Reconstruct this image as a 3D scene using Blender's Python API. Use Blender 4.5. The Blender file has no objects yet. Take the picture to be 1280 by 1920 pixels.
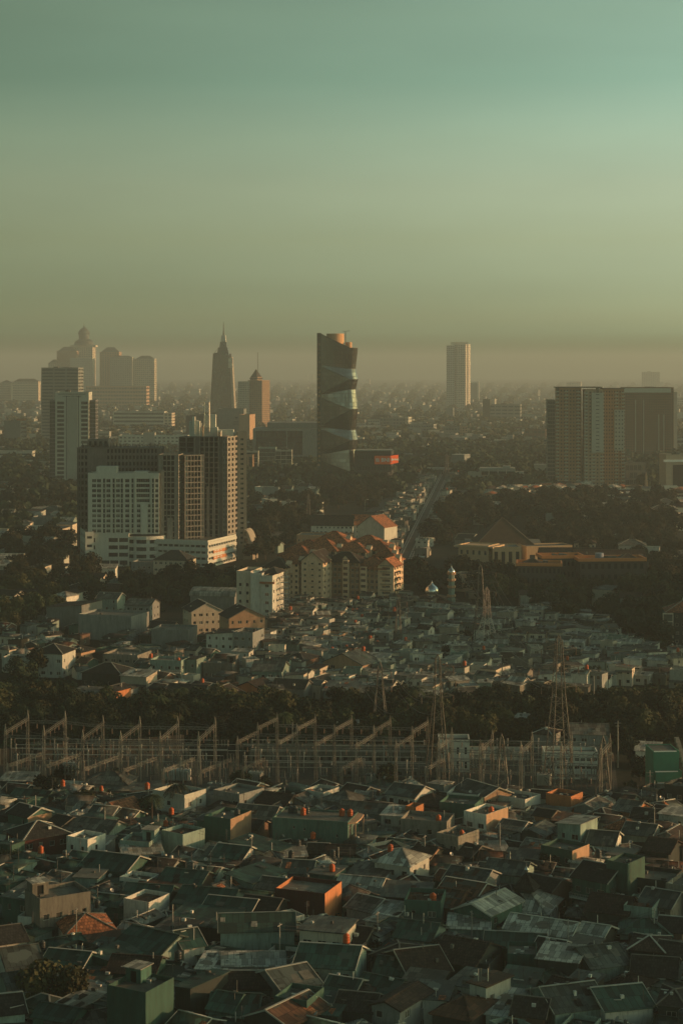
import bpy, math, random
from mathutils import Vector, Matrix
R = math.radians
rnd = random.Random(7)
DARK = 0.62
sc = bpy.context.scene
COL = sc.collection

# ------------------------------------------------------------------ camera
CAM_H, FPX, HOR = 108.0, 3400.0, 690.0          # metres up, focal length and horizon row of a 1280x1920 frame
cam = bpy.data.cameras.new('camera'); camo = bpy.data.objects.new('camera', cam); COL.objects.link(camo)
cam.sensor_fit = 'HORIZONTAL'; cam.sensor_width = 36; cam.lens = 36 * FPX / 1280
cam.shift_y = -(960 - HOR) / 1280
cam.clip_start = 1; cam.clip_end = 60000
camo.location = (0, 0, CAM_H); camo.rotation_euler = (R(90), 0, 0)
sc.camera = camo

# ------------------------------------------------------------------ sky, sun, exposure
SUN_EL, SUN_AZ = R(7.5), R(86)                    # azimuth measured from +Y (view direction) towards +X (right)
w = bpy.data.worlds.new('World'); sc.world = w; w.use_nodes = True
nt = w.node_tree; nt.nodes.clear()
out = nt.nodes.new('ShaderNodeOutputWorld'); bg = nt.nodes.new('ShaderNodeBackground')
sky = nt.nodes.new('ShaderNodeTexSky'); sky.sky_type = 'NISHITA'; sky.sun_disc = False
sky.sun_elevation = SUN_EL; sky.sun_rotation = SUN_AZ
sky.altitude = 0; sky.air_density = 1.2; sky.dust_density = 2.2; sky.ozone_density = 0.8
tc = nt.nodes.new('ShaderNodeTexCoord'); sep = nt.nodes.new('ShaderNodeSeparateXYZ')
ramp = nt.nodes.new('ShaderNodeValToRGB')
els = ramp.color_ramp.elements
SKYTINT = [(0.0, (0.42, 1.256, 1.735)), (0.0118, (0.42, 1.256, 1.735)), (0.0191, (0.928, 1.979, 3.427)), (0.0265, (1.015, 1.815, 3.102)), (0.0411, (0.846, 1.405, 2.289)), (0.0704, (0.842, 1.161, 1.484)), (0.0995, (0.891, 1.132, 1.254)), (0.1255, (0.839, 1.11, 1.113)), (0.1569, (0.645, 0.946, 0.872)), (0.1933, (0.704, 0.943, 0.779)), (0.35, (0.563, 0.754, 0.623)), (1.0, (0.2, 0.33, 0.26))]
els[0].position, els[0].color = SKYTINT[0][0], (*SKYTINT[0][1], 1)
els[1].position, els[1].color = SKYTINT[-1][0], (*SKYTINT[-1][1], 1)
for p, c in SKYTINT[1:-1]:
    e = els.new(p); e.color = (*c, 1)
mul = nt.nodes.new('ShaderNodeMixRGB'); mul.blend_type = 'MULTIPLY'; mul.inputs[0].default_value = 1
nt.links.new(tc.outputs['Generated'], sep.inputs[0]); nt.links.new(sep.outputs[2], ramp.inputs[0])
# the veil of smoke in the sky evens the blue zenith out: a soft, barely uneven haze
ns = nt.nodes.new('ShaderNodeTexNoise'); ns.inputs['Scale'].default_value = 2.2; ns.inputs['Detail'].default_value = 3
mapn = nt.nodes.new('ShaderNodeMapping'); mapn.inputs['Scale'].default_value = (1.6, 1, 9); mapn.inputs['Rotation'].default_value = (0, R(12), 0)
nt.links.new(tc.outputs['Generated'], mapn.inputs[0]); nt.links.new(mapn.outputs[0], ns.inputs[0])
mr = nt.nodes.new('ShaderNodeMapRange'); mr.inputs[1].default_value = 0.3; mr.inputs[2].default_value = 0.7; mr.inputs[3].default_value = 0.93; mr.inputs[4].default_value = 1.07
nt.links.new(ns.outputs[0], mr.inputs[0])
mul2 = nt.nodes.new('ShaderNodeVectorMath'); mul2.operation = 'SCALE'
nt.links.new(sky.outputs[0], mul.inputs[1]); nt.links.new(ramp.outputs[0], mul.inputs[2])
nt.links.new(mul.outputs[0], mul2.inputs[0]); # the sky is clearer and brighter towards the sun's side
gx = nt.nodes.new('ShaderNodeMapRange'); gx.interpolation_type = 'SMOOTHSTEP'; gx.inputs[1].default_value = -0.4; gx.inputs[2].default_value = 0.4; gx.inputs[3].default_value = 0.62; gx.inputs[4].default_value = 1.36
nt.links.new(sep.outputs[0], gx.inputs[0]); gm_ = nt.nodes.new('ShaderNodeMath'); gm_.operation = 'MULTIPLY'
nt.links.new(mr.outputs[0], gm_.inputs[0]); nt.links.new(gx.outputs[0], gm_.inputs[1]); nt.links.new(gm_.outputs[0], mul2.inputs['Scale'])
# and greyer there: the smoke whitens the sky round the low sun
gw = nt.nodes.new('ShaderNodeMixRGB'); gw.inputs[1].default_value = (1.04, 1.0, 0.93, 1); gw.inputs[2].default_value = (1.0, 0.985, 1.08, 1); nt.links.new(gx.outputs[0], gw.inputs[0])
gs = nt.nodes.new('ShaderNodeMapRange'); gs.inputs[1].default_value = -0.3; gs.inputs[2].default_value = 0.3; nt.links.new(sep.outputs[0], gs.inputs[0]); nt.links.new(gs.outputs[0], gw.inputs[0])
mg = nt.nodes.new('ShaderNodeMixRGB'); mg.blend_type = 'MULTIPLY'; mg.inputs[0].default_value = 1; nt.links.new(gw.outputs[0], mg.inputs[1])
nt.links.new(mul2.outputs[0], mg.inputs[2]); nt.links.new(mg.outputs[0], bg.inputs[0]); nt.links.new(bg.outputs[0], out.inputs[0])
bg.inputs[1].default_value = 0.10
sl = bpy.data.lights.new('sun', 'SUN'); so = bpy.data.objects.new('sun', sl); COL.objects.link(so)
sl.energy = 3.1; sl.angle = R(0.6); sl.color = (1.0, 0.50, 0.24)
sd = Vector((math.sin(SUN_AZ) * math.cos(SUN_EL), math.cos(SUN_AZ) * math.cos(SUN_EL), math.sin(SUN_EL)))
so.rotation_euler = sd.to_track_quat('Z', 'Y').to_euler(); so.location = (900, 0, 400)
sc.view_settings.view_transform = 'Standard'; sc.view_settings.look = 'None'
sc.view_settings.gamma = 1; sc.view_settings.exposure = 0.7
sc.cycles.use_denoising = True
sc.cycles.max_bounces = 4; sc.cycles.diffuse_bounces = 2; sc.cycles.glossy_bounces = 2; sc.cycles.volume_bounces = 0
sc.cycles.transparent_max_bounces = 4; sc.cycles.caustics_reflective = False; sc.cycles.caustics_refractive = False

# ------------------------------------------------------------------ helpers
def at(px, py, z=0.0):
    """a photograph pixel looked up on the level plane at height z"""
    D = (CAM_H - z) * FPX / (py - HOR)
    return Vector(((px - 640) * D / FPX, D, z))
def dist(yb): return CAM_H * FPX / (yb - HOR)
def zat(py, D): return CAM_H - (py - HOR) * D / FPX
def scr(v): return (640 + v[0] / v[1] * FPX, HOR + (CAM_H - v[2]) / v[1] * FPX)

class MB:
    def __init__(s): s.v = []; s.f = []; s.m = []
    def quad(s, *p, m=0):
        n = len(s.v); s.v += [tuple(q) for q in p]; s.f.append(tuple(range(n, n + len(p)))); s.m.append(m)
    def box(s, x0, x1, y0, y1, z0, z1, m=0):
        n = len(s.v)
        s.v += [(x0, y0, z0), (x1, y0, z0), (x1, y1, z0), (x0, y1, z0), (x0, y0, z1), (x1, y0, z1), (x1, y1, z1), (x0, y1, z1)]
        for f in ((0, 3, 2, 1), (4, 5, 6, 7), (0, 1, 5, 4), (1, 2, 6, 5), (2, 3, 7, 6), (3, 0, 4, 7)):
            s.f.append(tuple(n + i for i in f)); s.m.append(m)
    def prism(s, poly, z0, z1, m=0, top=None, inset=0):
        n = len(s.v); k = len(poly)
        s.v += [(p[0], p[1], z0) for p in poly]
        if inset:
            cx = sum(p[0] for p in poly) / k; cy = sum(p[1] for p in poly) / k
            s.v += [(cx + (p[0] - cx) * (1 - inset), cy + (p[1] - cy) * (1 - inset), z1) for p in poly]
        else: s.v += [(p[0], p[1], z1) for p in poly]
        for i in range(k):
            j = (i + 1) % k; s.f.append((n + i, n + j, n + k + j, n + k + i)); s.m.append(m)
        s.f.append(tuple(n + k + i for i in range(k))); s.m.append(m if top is None else top)
        s.f.append(tuple(n + k - 1 - i for i in range(k))); s.m.append(m)
    def slab(s, pts, t, m=0):
        """a thick sheet: pts counter-clockwise seen from above, thickness t downwards"""
        n = len(s.v); k = len(pts)
        s.v += [tuple(p) for p in pts] + [(p[0], p[1], p[2] - t) for p in pts]
        s.f.append(tuple(n + i for i in range(k))); s.m.append(m)
        s.f.append(tuple(n + 2 * k - 1 - i for i in range(k))); s.m.append(m)
        for i in range(k):
            j = (i + 1) % k; s.f.append((n + k + i, n + k + j, n + j, n + i)); s.m.append(m)
    def beam(s, p, q, w, m=0, h=None):
        p = Vector(p); q = Vector(q); d = (q - p)
        if d.length < 1e-6: return
        d.normalize(); u = d.cross(Vector((0, 0, 1)))
        if u.length < 1e-3: u = Vector((1, 0, 0))
        u.normalize(); v = u.cross(d).normalized(); a = w / 2; b = (h or w) / 2
        n = len(s.v)
        for c in (p, q):
            for su, sv in ((-1, -1), (1, -1), (1, 1), (-1, 1)): s.v.append(tuple(c + u * a * su + v * b * sv))
        for i in range(4):
            j = (i + 1) % 4; s.f.append((n + i, n + j, n + 4 + j, n + 4 + i)); s.m.append(m)
        s.f.append((n + 3, n + 2, n + 1, n)); s.m.append(m); s.f.append((n + 4, n + 5, n + 6, n + 7)); s.m.append(m)
    def lathe(s, prof, n=16, cx=0, cy=0, m=0):
        b = len(s.v); k = len(prof)
        for r, z in prof:
            for i in range(n):
                a = 2 * math.pi * i / n; s.v.append((cx + r * math.cos(a), cy + r * math.sin(a), z))
        for j in range(k - 1):
            for i in range(n):
                i2 = (i + 1) % n; s.f.append((b + j * n + i, b + j * n + i2, b + (j + 1) * n + i2, b + (j + 1) * n + i)); s.m.append(m)
        s.f.append(tuple(b + n - 1 - i for i in range(n))); s.m.append(m)
        s.f.append(tuple(b + (k - 1) * n + i for i in range(n))); s.m.append(m)
    def mesh(s, name, mats, smooth=False):
        me = bpy.data.meshes.new(name); me.from_pydata(s.v, [], s.f)
        for x in mats: me.materials.append(x)
        if len(mats) > 1: me.polygons.foreach_set('material_index', s.m)
        if smooth: me.polygons.foreach_set('use_smooth', [True] * len(s.f))
        me.update(); return me
    def build(s, name, mats, parent=None, loc=None, smooth=False):
        if not isinstance(mats, (list, tuple)): mats = [mats]
        return inst(name, s.mesh(name, mats, smooth), parent, loc)
def inst(name, me, parent=None, loc=None, rz=0, scale=None):
    o = bpy.data.objects.new(name, me); COL.objects.link(o)
    if parent: o.parent = parent
    if loc is not None: o.location = loc
    if rz: o.rotation_euler = (0, 0, rz)
    if scale is not None: o.scale = scale if isinstance(scale, (tuple, list)) else (scale,) * 3
    return o
def tag(o, label, cat, group=None, kind=None):
    if label: o['label'] = label
    if cat: o['category'] = cat
    if group: o['group'] = group
    if kind: o['kind'] = kind
    return o
def ent(name, loc, rz=0, label=None, cat=None, group=None):
    o = bpy.data.objects.new(name, None); COL.objects.link(o); o.location = loc; o.rotation_euler = (0, 0, rz)
    o.empty_display_size = 1
    return tag(o, label, cat, group)
LAND = []        # (px, py, short name) of hand-labelled things, for the labels of the many
AUTO = []        # (object, description) still waiting for a label
def mark(o, short, z=4):
    x, y = scr(Vector(o.location) + Vector((0, 0, z))); LAND.append((x, y, short, o))
def auto(o, desc, cat, group=None, z=3):
    o['category'] = cat
    if group: o['group'] = group
    AUTO.append((o, desc, z))

# ------------------------------------------------------------------ materials
MATS = {}
def mat(name, col, rough=0.85, var=0.25, scale=0.35, bump=None, metal=0.0, spec=0.3, dirt=0.0, dirtcol=(0.05, 0.05, 0.04), streak=False, bscale=3.0, bstr=0.4, patch=0.0, patchcol=None, rand=0.25, sheet=None):
    """weathered surface: object-space noise, stains with their own shape, corrugation or tile bump"""
    if name in MATS: return MATS[name]
    m = bpy.data.materials.new(name); m.use_nodes = True; n = m.node_tree; b = n.nodes['Principled BSDF']
    L = n.links.new; N = n.nodes.new
    b.inputs['Roughness'].default_value = rough; b.inputs['Metallic'].default_value = metal
    b.inputs['Specular IOR Level'].default_value = spec
    t = N('ShaderNodeTexCoord'); oi = N('ShaderNodeObjectInfo')
    off = N('ShaderNodeVectorMath'); off.operation = 'MULTIPLY_ADD'
    cmb = N('ShaderNodeCombineXYZ')
    for i in range(3): L(oi.outputs['Random'], cmb.inputs[i])
    L(cmb.outputs[0], off.inputs[0]); off.inputs[1].default_value = (173, 91, 37); L(t.outputs['Object'], off.inputs[2])
    vec = off.outputs[0]
    n1 = N('ShaderNodeTexNoise'); n1.inputs['Scale'].default_value = scale; n1.inputs['Detail'].default_value = 6; n1.inputs['Roughness'].default_value = 0.65
    if streak:
        mp = N('ShaderNodeMapping'); mp.inputs['Scale'].default_value = (2.4, 2.4, 0.5); L(vec, mp.inputs[0]); L(mp.outputs[0], n1.inputs[0])
    else: L(vec, n1.inputs[0])
    r1 = N('ShaderNodeMapRange'); r1.inputs[1].default_value = 0.3; r1.inputs[2].default_value = 0.7; r1.inputs[3].default_value = 1 - var; r1.inputs[4].default_value = 1 + var
    L(n1.outputs[0], r1.inputs[0])
    r2 = N('ShaderNodeMapRange'); r2.inputs[3].default_value = 1 - rand; r2.inputs[4].default_value = 1 + rand
    L(oi.outputs['Random'], r2.inputs[0])
    mm = N('ShaderNodeMath'); mm.operation = 'MULTIPLY'; L(r1.outputs[0], mm.inputs[0]); L(r2.outputs[0], mm.inputs[1])
    base = N('ShaderNodeVectorMath'); base.operation = 'SCALE'; base.inputs[0].default_value = col; L(mm.outputs[0], base.inputs['Scale'])
    cur = base.outputs[0]
    if sheet:      # separate sheets: each a tone of its own, dark laps between them
        bk = N('ShaderNodeTexBrick'); bk.inputs['Scale'].default_value = 1; bk.inputs['Brick Width'].default_value = sheet[0]; bk.inputs['Row Height'].default_value = sheet[1]; bk.inputs['Mortar Size'].default_value = 0.05; bk.inputs['Mortar Smooth'].default_value = 0.3
        bk.inputs['Color1'].default_value = (0.5, 0.5, 0.5, 1); bk.inputs['Color2'].default_value = (1.5, 1.5, 1.5, 1); bk.inputs['Mortar'].default_value = (0.3, 0.3, 0.3, 1); bk.offset = 0.37
        L(t.outputs['Object'], bk.inputs['Vector']); bx = N('ShaderNodeMixRGB'); bx.blend_type = 'MULTIPLY'; bx.inputs[0].default_value = 1; L(cur, bx.inputs[1]); L(bk.outputs[0], bx.inputs[2]); cur = bx.outputs[0]
    if dirt:
        n2 = N('ShaderNodeTexNoise'); n2.inputs['Scale'].default_value = scale * 2.7; n2.inputs['Detail'].default_value = 8; n2.inputs['Roughness'].default_value = 0.7
        if streak: L(mp.outputs[0], n2.inputs[0])
        else: L(vec, n2.inputs[0])
        r3 = N('ShaderNodeMapRange'); r3.inputs[1].default_value = 0.5; r3.inputs[2].default_value = 0.68; r3.inputs[3].default_value = 0; r3.inputs[4].default_value = dirt
        L(n2.outputs[0], r3.inputs[0])
        mx = N('ShaderNodeMixRGB'); L(r3.outputs[0], mx.inputs[0]); L(cur, mx.inputs[1]); mx.inputs[2].default_value = (*dirtcol, 1); cur = mx.outputs[0]
    if patch:
        vo = N('ShaderNodeTexVoronoi'); vo.inputs['Scale'].default_value = 0.45; vo.distance = 'CHEBYCHEV'; L(vec, vo.inputs[0])
        r4 = N('ShaderNodeMath'); r4.operation = 'GREATER_THAN'; r4.inputs[1].default_value = 1 - patch
        sp = N('ShaderNodeSeparateColor'); L(vo.outputs['Color'], sp.inputs[0]); L(sp.outputs[0], r4.inputs[0])
        mx = N('ShaderNodeMixRGB'); L(r4.outputs[0], mx.inputs[0]); L(cur, mx.inputs[1]); mx.inputs[2].default_value = (*(patchcol or tuple(c * 1.8 for c in col)), 1); cur = mx.outputs[0]
    L(cur, b.inputs['Base Color'])
    if bump in ('corr', 'tile'):
        wv = N('ShaderNodeTexWave'); wv.wave_type = 'BANDS'; wv.bands_direction = 'X'; wv.inputs['Scale'].default_value = bscale; wv.inputs['Distortion'].default_value = 0.4
        L(vec, wv.inputs[0]); hsrc = wv.outputs['Fac']
        if bump == 'tile':
            w2 = N('ShaderNodeTexWave'); w2.bands_direction = 'Y'; w2.wave_profile = 'SAW'; w2.inputs['Scale'].default_value = bscale * 0.8; L(vec, w2.inputs[0])
            ad = N('ShaderNodeMath'); L(hsrc, ad.inputs[0]); L(w2.outputs['Fac'], ad.inputs[1]); hsrc = ad.outputs[0]
        bm = N('ShaderNodeBump'); bm.inputs['Strength'].default_value = bstr; bm.inputs['Distance'].default_value = 0.15
        L(hsrc, bm.inputs['Height']); L(bm.outputs[0], b.inputs['Normal'])
    elif bump == 'rough':
        bm = N('ShaderNodeBump'); bm.inputs['Strength'].default_value = bstr; bm.inputs['Distance'].default_value = 0.1
        L(n1.outputs[0], bm.inputs['Height']); L(bm.outputs[0], b.inputs['Normal'])
    MATS[name] = m; return m

# walls
W_ = {
 'W': (mat('white_render', (0.54, 0.555, 0.475), dirt=0.45, streak=True, var=0.12), 'white'),
 'V': (mat('pale_tower_grey', (0.38, 0.40, 0.34), dirt=0.3, streak=True, var=0.1), 'white'),
 'C': (mat('cream_render', (0.52, 0.47, 0.36), dirt=0.35, streak=True, var=0.12), 'cream'),
 'G': (mat('grey_render', (0.20, 0.225, 0.21), dirt=0.4, streak=True, var=0.2), 'grey'),
 'K': (mat('stained_concrete', (0.17, 0.165, 0.135), dirt=0.7, streak=True, var=0.3), 'concrete'),
 'T': (mat('teal_render', (0.036, 0.100, 0.076), dirt=0.5, streak=True, var=0.3, patch=0.0), 'teal'),
 'U': (mat('pale_teal_render', (0.19, 0.27, 0.23), dirt=0.5, streak=True, var=0.25), 'pale teal'),
 'D': (mat('dark_render', (0.030, 0.042, 0.037), dirt=0.4, streak=True, var=0.3), 'dark'),
 'B': (mat('brown_render', (0.12, 0.075, 0.05), dirt=0.4, streak=True, var=0.25), 'brown'),
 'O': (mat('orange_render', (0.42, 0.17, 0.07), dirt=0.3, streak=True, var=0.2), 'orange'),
 'M': (mat('maroon_render', (0.055, 0.014, 0.011), dirt=0.3, streak=True, var=0.2), 'maroon'),
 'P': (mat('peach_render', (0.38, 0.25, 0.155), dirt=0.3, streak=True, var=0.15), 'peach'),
}
# roofs
R_ = {
 't': (mat('teal_metal_roof', (0.020, 0.062, 0.047), 0.6, bump='corr', dirt=0.5, dirtcol=(.03, .035, .028), sheet=(1.1, 2.6), var=0.35, patch=0.05, patchcol=(0.05, 0.085, 0.07)), 'teal'),
 'g': (mat('grey_metal_roof', (0.050, 0.066, 0.058), 0.6, bump='corr', dirt=0.6, dirtcol=(.03, .028, .022), sheet=(1.0, 2.4), var=0.35, patch=0.08), 'grey'),
 'l': (mat('pale_metal_roof', (0.31, 0.325, 0.275), 0.6, bump='corr', dirt=0.5, sheet=(1.0, 2.8), var=0.25, patch=0.06, patchcol=(0.16, 0.15, 0.12)), 'pale'),
 'r': (mat('rusty_metal_roof', (0.085, 0.045, 0.026), 0.8, bump='corr', dirt=0.6, dirtcol=(.04, .04, .034), sheet=(0.9, 2.2), var=0.4, patch=0.1, patchcol=(0.07, 0.075, 0.062)), 'rusty'),
 'd': (mat('dark_tile_roof', (0.021, 0.022, 0.020), 0.8, bump='tile', sheet=(0.5, 0.7), dirt=0.35, dirtcol=(0.05, 0.05, 0.04), var=0.35), 'dark tiled'),
 'b': (mat('brown_tile_roof', (0.038, 0.027, 0.021), 0.85, bump='tile', sheet=(0.5, 0.7), dirt=0.5, dirtcol=(.025, .024, .02), var=0.4), 'brown tiled'),
 'o': (mat('orange_tile_roof', (0.32, 0.125, 0.055), 0.85, bump='tile', sheet=(0.6, 0.8), dirt=0.4, dirtcol=(0.10, 0.05, 0.03), var=0.35), 'orange tiled'),
 'c': (mat('concrete_roof', (0.12, 0.125, 0.105), 0.9, dirt=0.7, var=0.3, bump='rough'), 'concrete'),
 'a': (mat('asbestos_roof', (0.10, 0.105, 0.09), 0.8, bump='corr', dirt=0.65, dirtcol=(.035, .033, .026), sheet=(1.2, 1.9), var=0.35, bscale=2.2), 'asbestos'),
}
GLASS = mat('window_glass', (0.025, 0.03, 0.03), 0.12, var=0.3, spec=0.6, rand=0.5)
GLASSW = mat('curtained_glass', (0.10, 0.10, 0.08), 0.25, var=0.4, spec=0.5, rand=0.5)
FRAME = mat('window_frame', (0.45, 0.46, 0.40), 0.6, var=0.1)
STEEL = mat('galvanised_steel', (0.30, 0.31, 0.28), 0.5, var=0.2, metal=0.5)
DSTEEL = mat('dark_steel', (0.08, 0.085, 0.08), 0.6, var=0.2, metal=0.3)
TANKO = mat('orange_plastic', (0.42, 0.085, 0.018), 0.4, var=0.1, rand=0.2)
TANKB = mat('black_plastic', (0.03, 0.04, 0.04), 0.4, var=0.1)
WHITE = mat('white_paint', (0.70, 0.72, 0.66), 0.6, var=0.08)
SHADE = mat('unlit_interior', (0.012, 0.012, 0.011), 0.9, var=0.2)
DOORM = mat('painted_door', (0.10, 0.075, 0.05), 0.6, var=0.2, rand=0.6)

# ------------------------------------------------------------------ facades with real openings
def facade(mb, o, u, w, h, ops, depth=0.3, m=0, mr=None):
    """a wall sheet from o along unit vector u, outward side (u.y,-u.x); rectangular openings get reveals"""
    u = Vector((u[0], u[1], 0)); n = Vector((u[1], -u[0], 0)); o = Vector(o); mr = m if mr is None else mr
    P = lambda a, z, dd=0: o + u * a + Vector((0, 0, z)) - n * dd
    xs = sorted({0, w} | {round(v, 4) for q in ops for v in q[:2]}); zs = sorted({0, h} | {round(v, 4) for q in ops for v in q[2:4]})
    opset = [tuple(round(v, 4) for v in q[:4]) for q in ops]
    rows = {}
    for q in opset: rows.setdefault((q[2], q[3]), []).append(q)
    for j in range(len(zs) - 1):
        z0, z1 = zs[j], zs[j + 1]
        hit = sorted((q[0], q[1]) for k, qs in rows.items() if k[0] < z1 - 1e-4 and k[1] > z0 + 1e-4 for q in qs)
        x = 0
        for a, b in hit:
            if a > x + 1e-4: mb.quad(P(x, z0), P(a, z0), P(a, z1), P(x, z1), m=m)
            x = max(x, b)
        if x < w - 1e-4: mb.quad(P(x, z0), P(w, z0), P(w, z1), P(x, z1), m=m)
    for a, b, c, d in opset:
        mb.quad(P(a, c), P(a, c, depth), P(a, d, depth), P(a, d), m=mr); mb.quad(P(b, c, depth), P(b, c), P(b, d), P(b, d, depth), m=mr)
        mb.quad(P(a, c, depth), P(a, c), P(b, c), P(b, c, depth), m=mr); mb.quad(P(a, d), P(a, d, depth), P(b, d, depth), P(b, d), m=mr)
WM = {}
def win_mesh(w, h, kind=0):
    k = (round(w, 2), round(h, 2), kind)
    if k not in WM:
        mb = MB(); t = min(0.07, w * 0.06)
        mb.quad((0, 0, 0), (w, 0, 0), (w, 0, h), (0, 0, h), m=0)
        mb.box(0, w, -0.06, 0, 0, t, 1); mb.box(0, w, -0.06, 0, h - t, h, 1)
        mb.box(0, t, -0.06, 0, t, h - t, 1); mb.box(w - t, w, -0.06, 0, t, h - t, 1)
        nv = max(1, round(w / 0.9)) - 1
        for i in range(nv):
            x = w * (i + 1) / (nv + 1); mb.box(x - t / 2, x + t / 2, -0.05, 0, t, h - t, 1)
        if h > 1.7: mb.box(t, w - t, -0.055, -0.002, h * 0.68, h * 0.68 + t, 1)
        fr = {0: FRAME, 1: FRAME, 2: DSTEEL, 3: DSTEEL}[kind]; g = {0: GLASS, 1: GLASSW, 2: GLASS, 3: GLASSW}[kind]
        WM[k] = mb.mesh('window', [g, fr])
    return WM[k]
def windows(parent, o, u, ops, depth=0.3, kind=None, cap=None, name='window'):
    """puts a glazed window in each opening: each an own part, past `cap` the rest as one part"""
    u = Vector((u[0], u[1], 0)); n = Vector((u[1], -u[0], 0)); o = Vector(o); a = math.atan2(u[1], u[0])
    left = cap if cap is not None else 10 ** 6
    rest = MB()
    for q in ops:
        p = o + u * q[0] + Vector((0, 0, q[2])) - n * (depth - 0.004)
        k = kind if kind is not None else rnd.choice((0, 0, 1))
        if left > 0:
            inst(name, win_mesh(q[1] - q[0], q[3] - q[2], k), parent, p, a); left -= 1
        else:
            w_, h_ = q[1] - q[0], q[3] - q[2]; U = u * w_; Z = Vector((0, 0, h_))
            rest.quad(p, p + U, p + U + Z, p + Z, m=0)
            c = p + n * 0.03; t = 0.06
            for s0, s1 in ((0, t), (w_ / 2 - t / 2, w_ / 2 + t / 2), (w_ - t, w_)):
                rest.quad(c + u * s0, c + u * s1, c + u * s1 + Z, c + u * s0 + Z, m=1)
    if rest.f:
        r = rest.build('window_rows', [GLASS, FRAME], parent); r['kind'] = 'stuff'
    return max(0, left)
def grid_ops(w, h, nx, nz, ww, wh, x0=None, z0=None, x1=None, z1=None, skip=None):
    x0 = 0 if x0 is None else x0; x1 = w if x1 is None else x1; z0 = 0 if z0 is None else z0; z1 = h if z1 is None else z1
    r = []
    for j in range(nz):
        for i in range(nx):
            if skip and skip(i, j): continue
            cx = x0 + (x1 - x0) * (i + 0.5) / nx; cz = z0 + (z1 - z0) * (j + 0.5) / nz
            r.append((cx - ww / 2, cx + ww / 2, cz - wh / 2, cz + wh / 2))
    return r

# ------------------------------------------------------------------ houses
RIDGE = mat('ridge_cap', (0.12, 0.12, 0.10), 0.8, var=0.3)
PALECAP = mat('white_rim', (0.34, 0.36, 0.31), 0.8, var=0.3)
def roof_mb(kind, w, d, h, rise, ov, th=0.12):
    """ridge along x; returns MB (material 0 sheet, 1 caps)"""
    mb = MB(); X = w / 2 + ov; Y = d / 2 + ov; s = rise / (d / 2) if d else 0
    lo = h - ov * s + 0.1
    if kind == 'gable':
        t = h + rise + 0.1
        mb.slab([(-X, -Y, lo), (X, -Y, lo), (X, -0.0, t), (-X, -0.0, t)], th); mb.slab([(X, Y, lo), (-X, Y, lo), (-X, 0.0, t), (X, 0.0, t)], th)
        for i in range(rnd.randint(0, 3)):      # odd sheets lapped over the slope
            x0 = rnd.uniform(-X, X - 1.0); y0 = rnd.uniform(-Y, -Y * 0.45); y1 = min(y0 + rnd.uniform(1.0, 2.2), -.2); ww = rnd.uniform(.7, min(2.2, X - x0)) if X - x0 > .75 else .7; f = lambda yy: t + s * yy + .04
            mb.slab([(x0, y0, f(y0)), (x0 + ww, y0, f(y0)), (x0 + ww, y1, f(y1)), (x0, y1, f(y1))], 0.03, 2)
        mb.beam((-X - 0.03, 0, t + 0.04), (X + 0.03, 0, t + 0.04), 0.42, 1, 0.1)
        for sx in (-1, 1):
            mb.beam((sx * (X + 0.02), -Y, lo - 0.05), (sx * (X + 0.02), 0, t - 0.05), 0.09, 1, 0.26); mb.beam((sx * (X + 0.02), Y, lo - 0.05), (sx * (X + 0.02), 0, t - 0.05), 0.09, 1, 0.26)
    elif kind == 'hip':
        t = h + rise + 0.1; r = max(0.05, X - Y)
        if X < Y: r = 0.05
        A, B, C, D_ = (-X, -Y, lo), (X, -Y, lo), (X, Y, lo), (-X, Y, lo); E, F = (-r, 0, t), (r, 0, t)
        mb.slab([A, B, F, E], th); mb.slab([B, C, F], th); mb.slab([C, D_, E, F], th); mb.slab([D_, A, E], th)
        for p, q in ((A, E), (B, F), (C, F), (D_, E), (E, F)):
            mb.beam((p[0], p[1], p[2] + 0.03), (q[0], q[1], q[2] + 0.05), 0.3, 1, 0.12)
    elif kind == 'shed':
        lo = h + 0.1; hi = h + rise + 0.1; s = rise / d
        mb.slab([(-X, -Y, lo - ov * s), (X, -Y, lo - ov * s), (X, Y, hi + ov * s), (-X, Y, hi + ov * s)], th)
        # loose ends: a few sheets lapped over the others
        for i in range(rnd.randint(1, 3)):
            x0 = rnd.uniform(-X, X - 1.2); y0 = rnd.uniform(-Y, Y * 0.4); y1 = y0 + rnd.uniform(1.5, 2.5); ww = rnd.uniform(0.8, 1.6)
            z0 = lo + s * (y0 + d / 2) + 0.035; z1 = lo + s * (min(y1, Y) + d / 2) + 0.05; y1 = min(y1, Y)
            mb.slab([(x0, y0, z0), (x0 + ww, y0, z0), (x0 + ww, y1, z1), (x0, y1, z1)], 0.03, 2)
    elif kind == 'vault':
        n = 8; prev = None
        for i in range(n + 1):
            a = math.pi * i / n; p = (-math.cos(a) * Y, h + 0.1 + rise * math.sin(a))
            if prev: mb.slab([(-X, prev[0], prev[1]), (X, prev[0], prev[1]), (X, p[0], p[1]), (-X, p[0], p[1])], th)
            prev = p
    return mb
def dish(parent, loc):
    mb = MB(); prof = [(0.02, 0.0), (0.17, 0.02), (0.3, 0.07), (0.4, 0.15), (0.42, 0.15), (0.31, 0.05), (0.17, -0.01), (0.02, -0.03)]
    mb.lathe(prof, 12); o = mb.build('satellite_dish', STEEL, parent, loc); o.rotation_euler = (R(50), 0, R(rnd.uniform(-40, 60)))
    m2 = MB(); m2.beam((0, 0, -0.05), (0, 0.25, -0.7), 0.06); s = m2.build('dish_mast', DSTEEL, o)
_tank = {}
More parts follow.
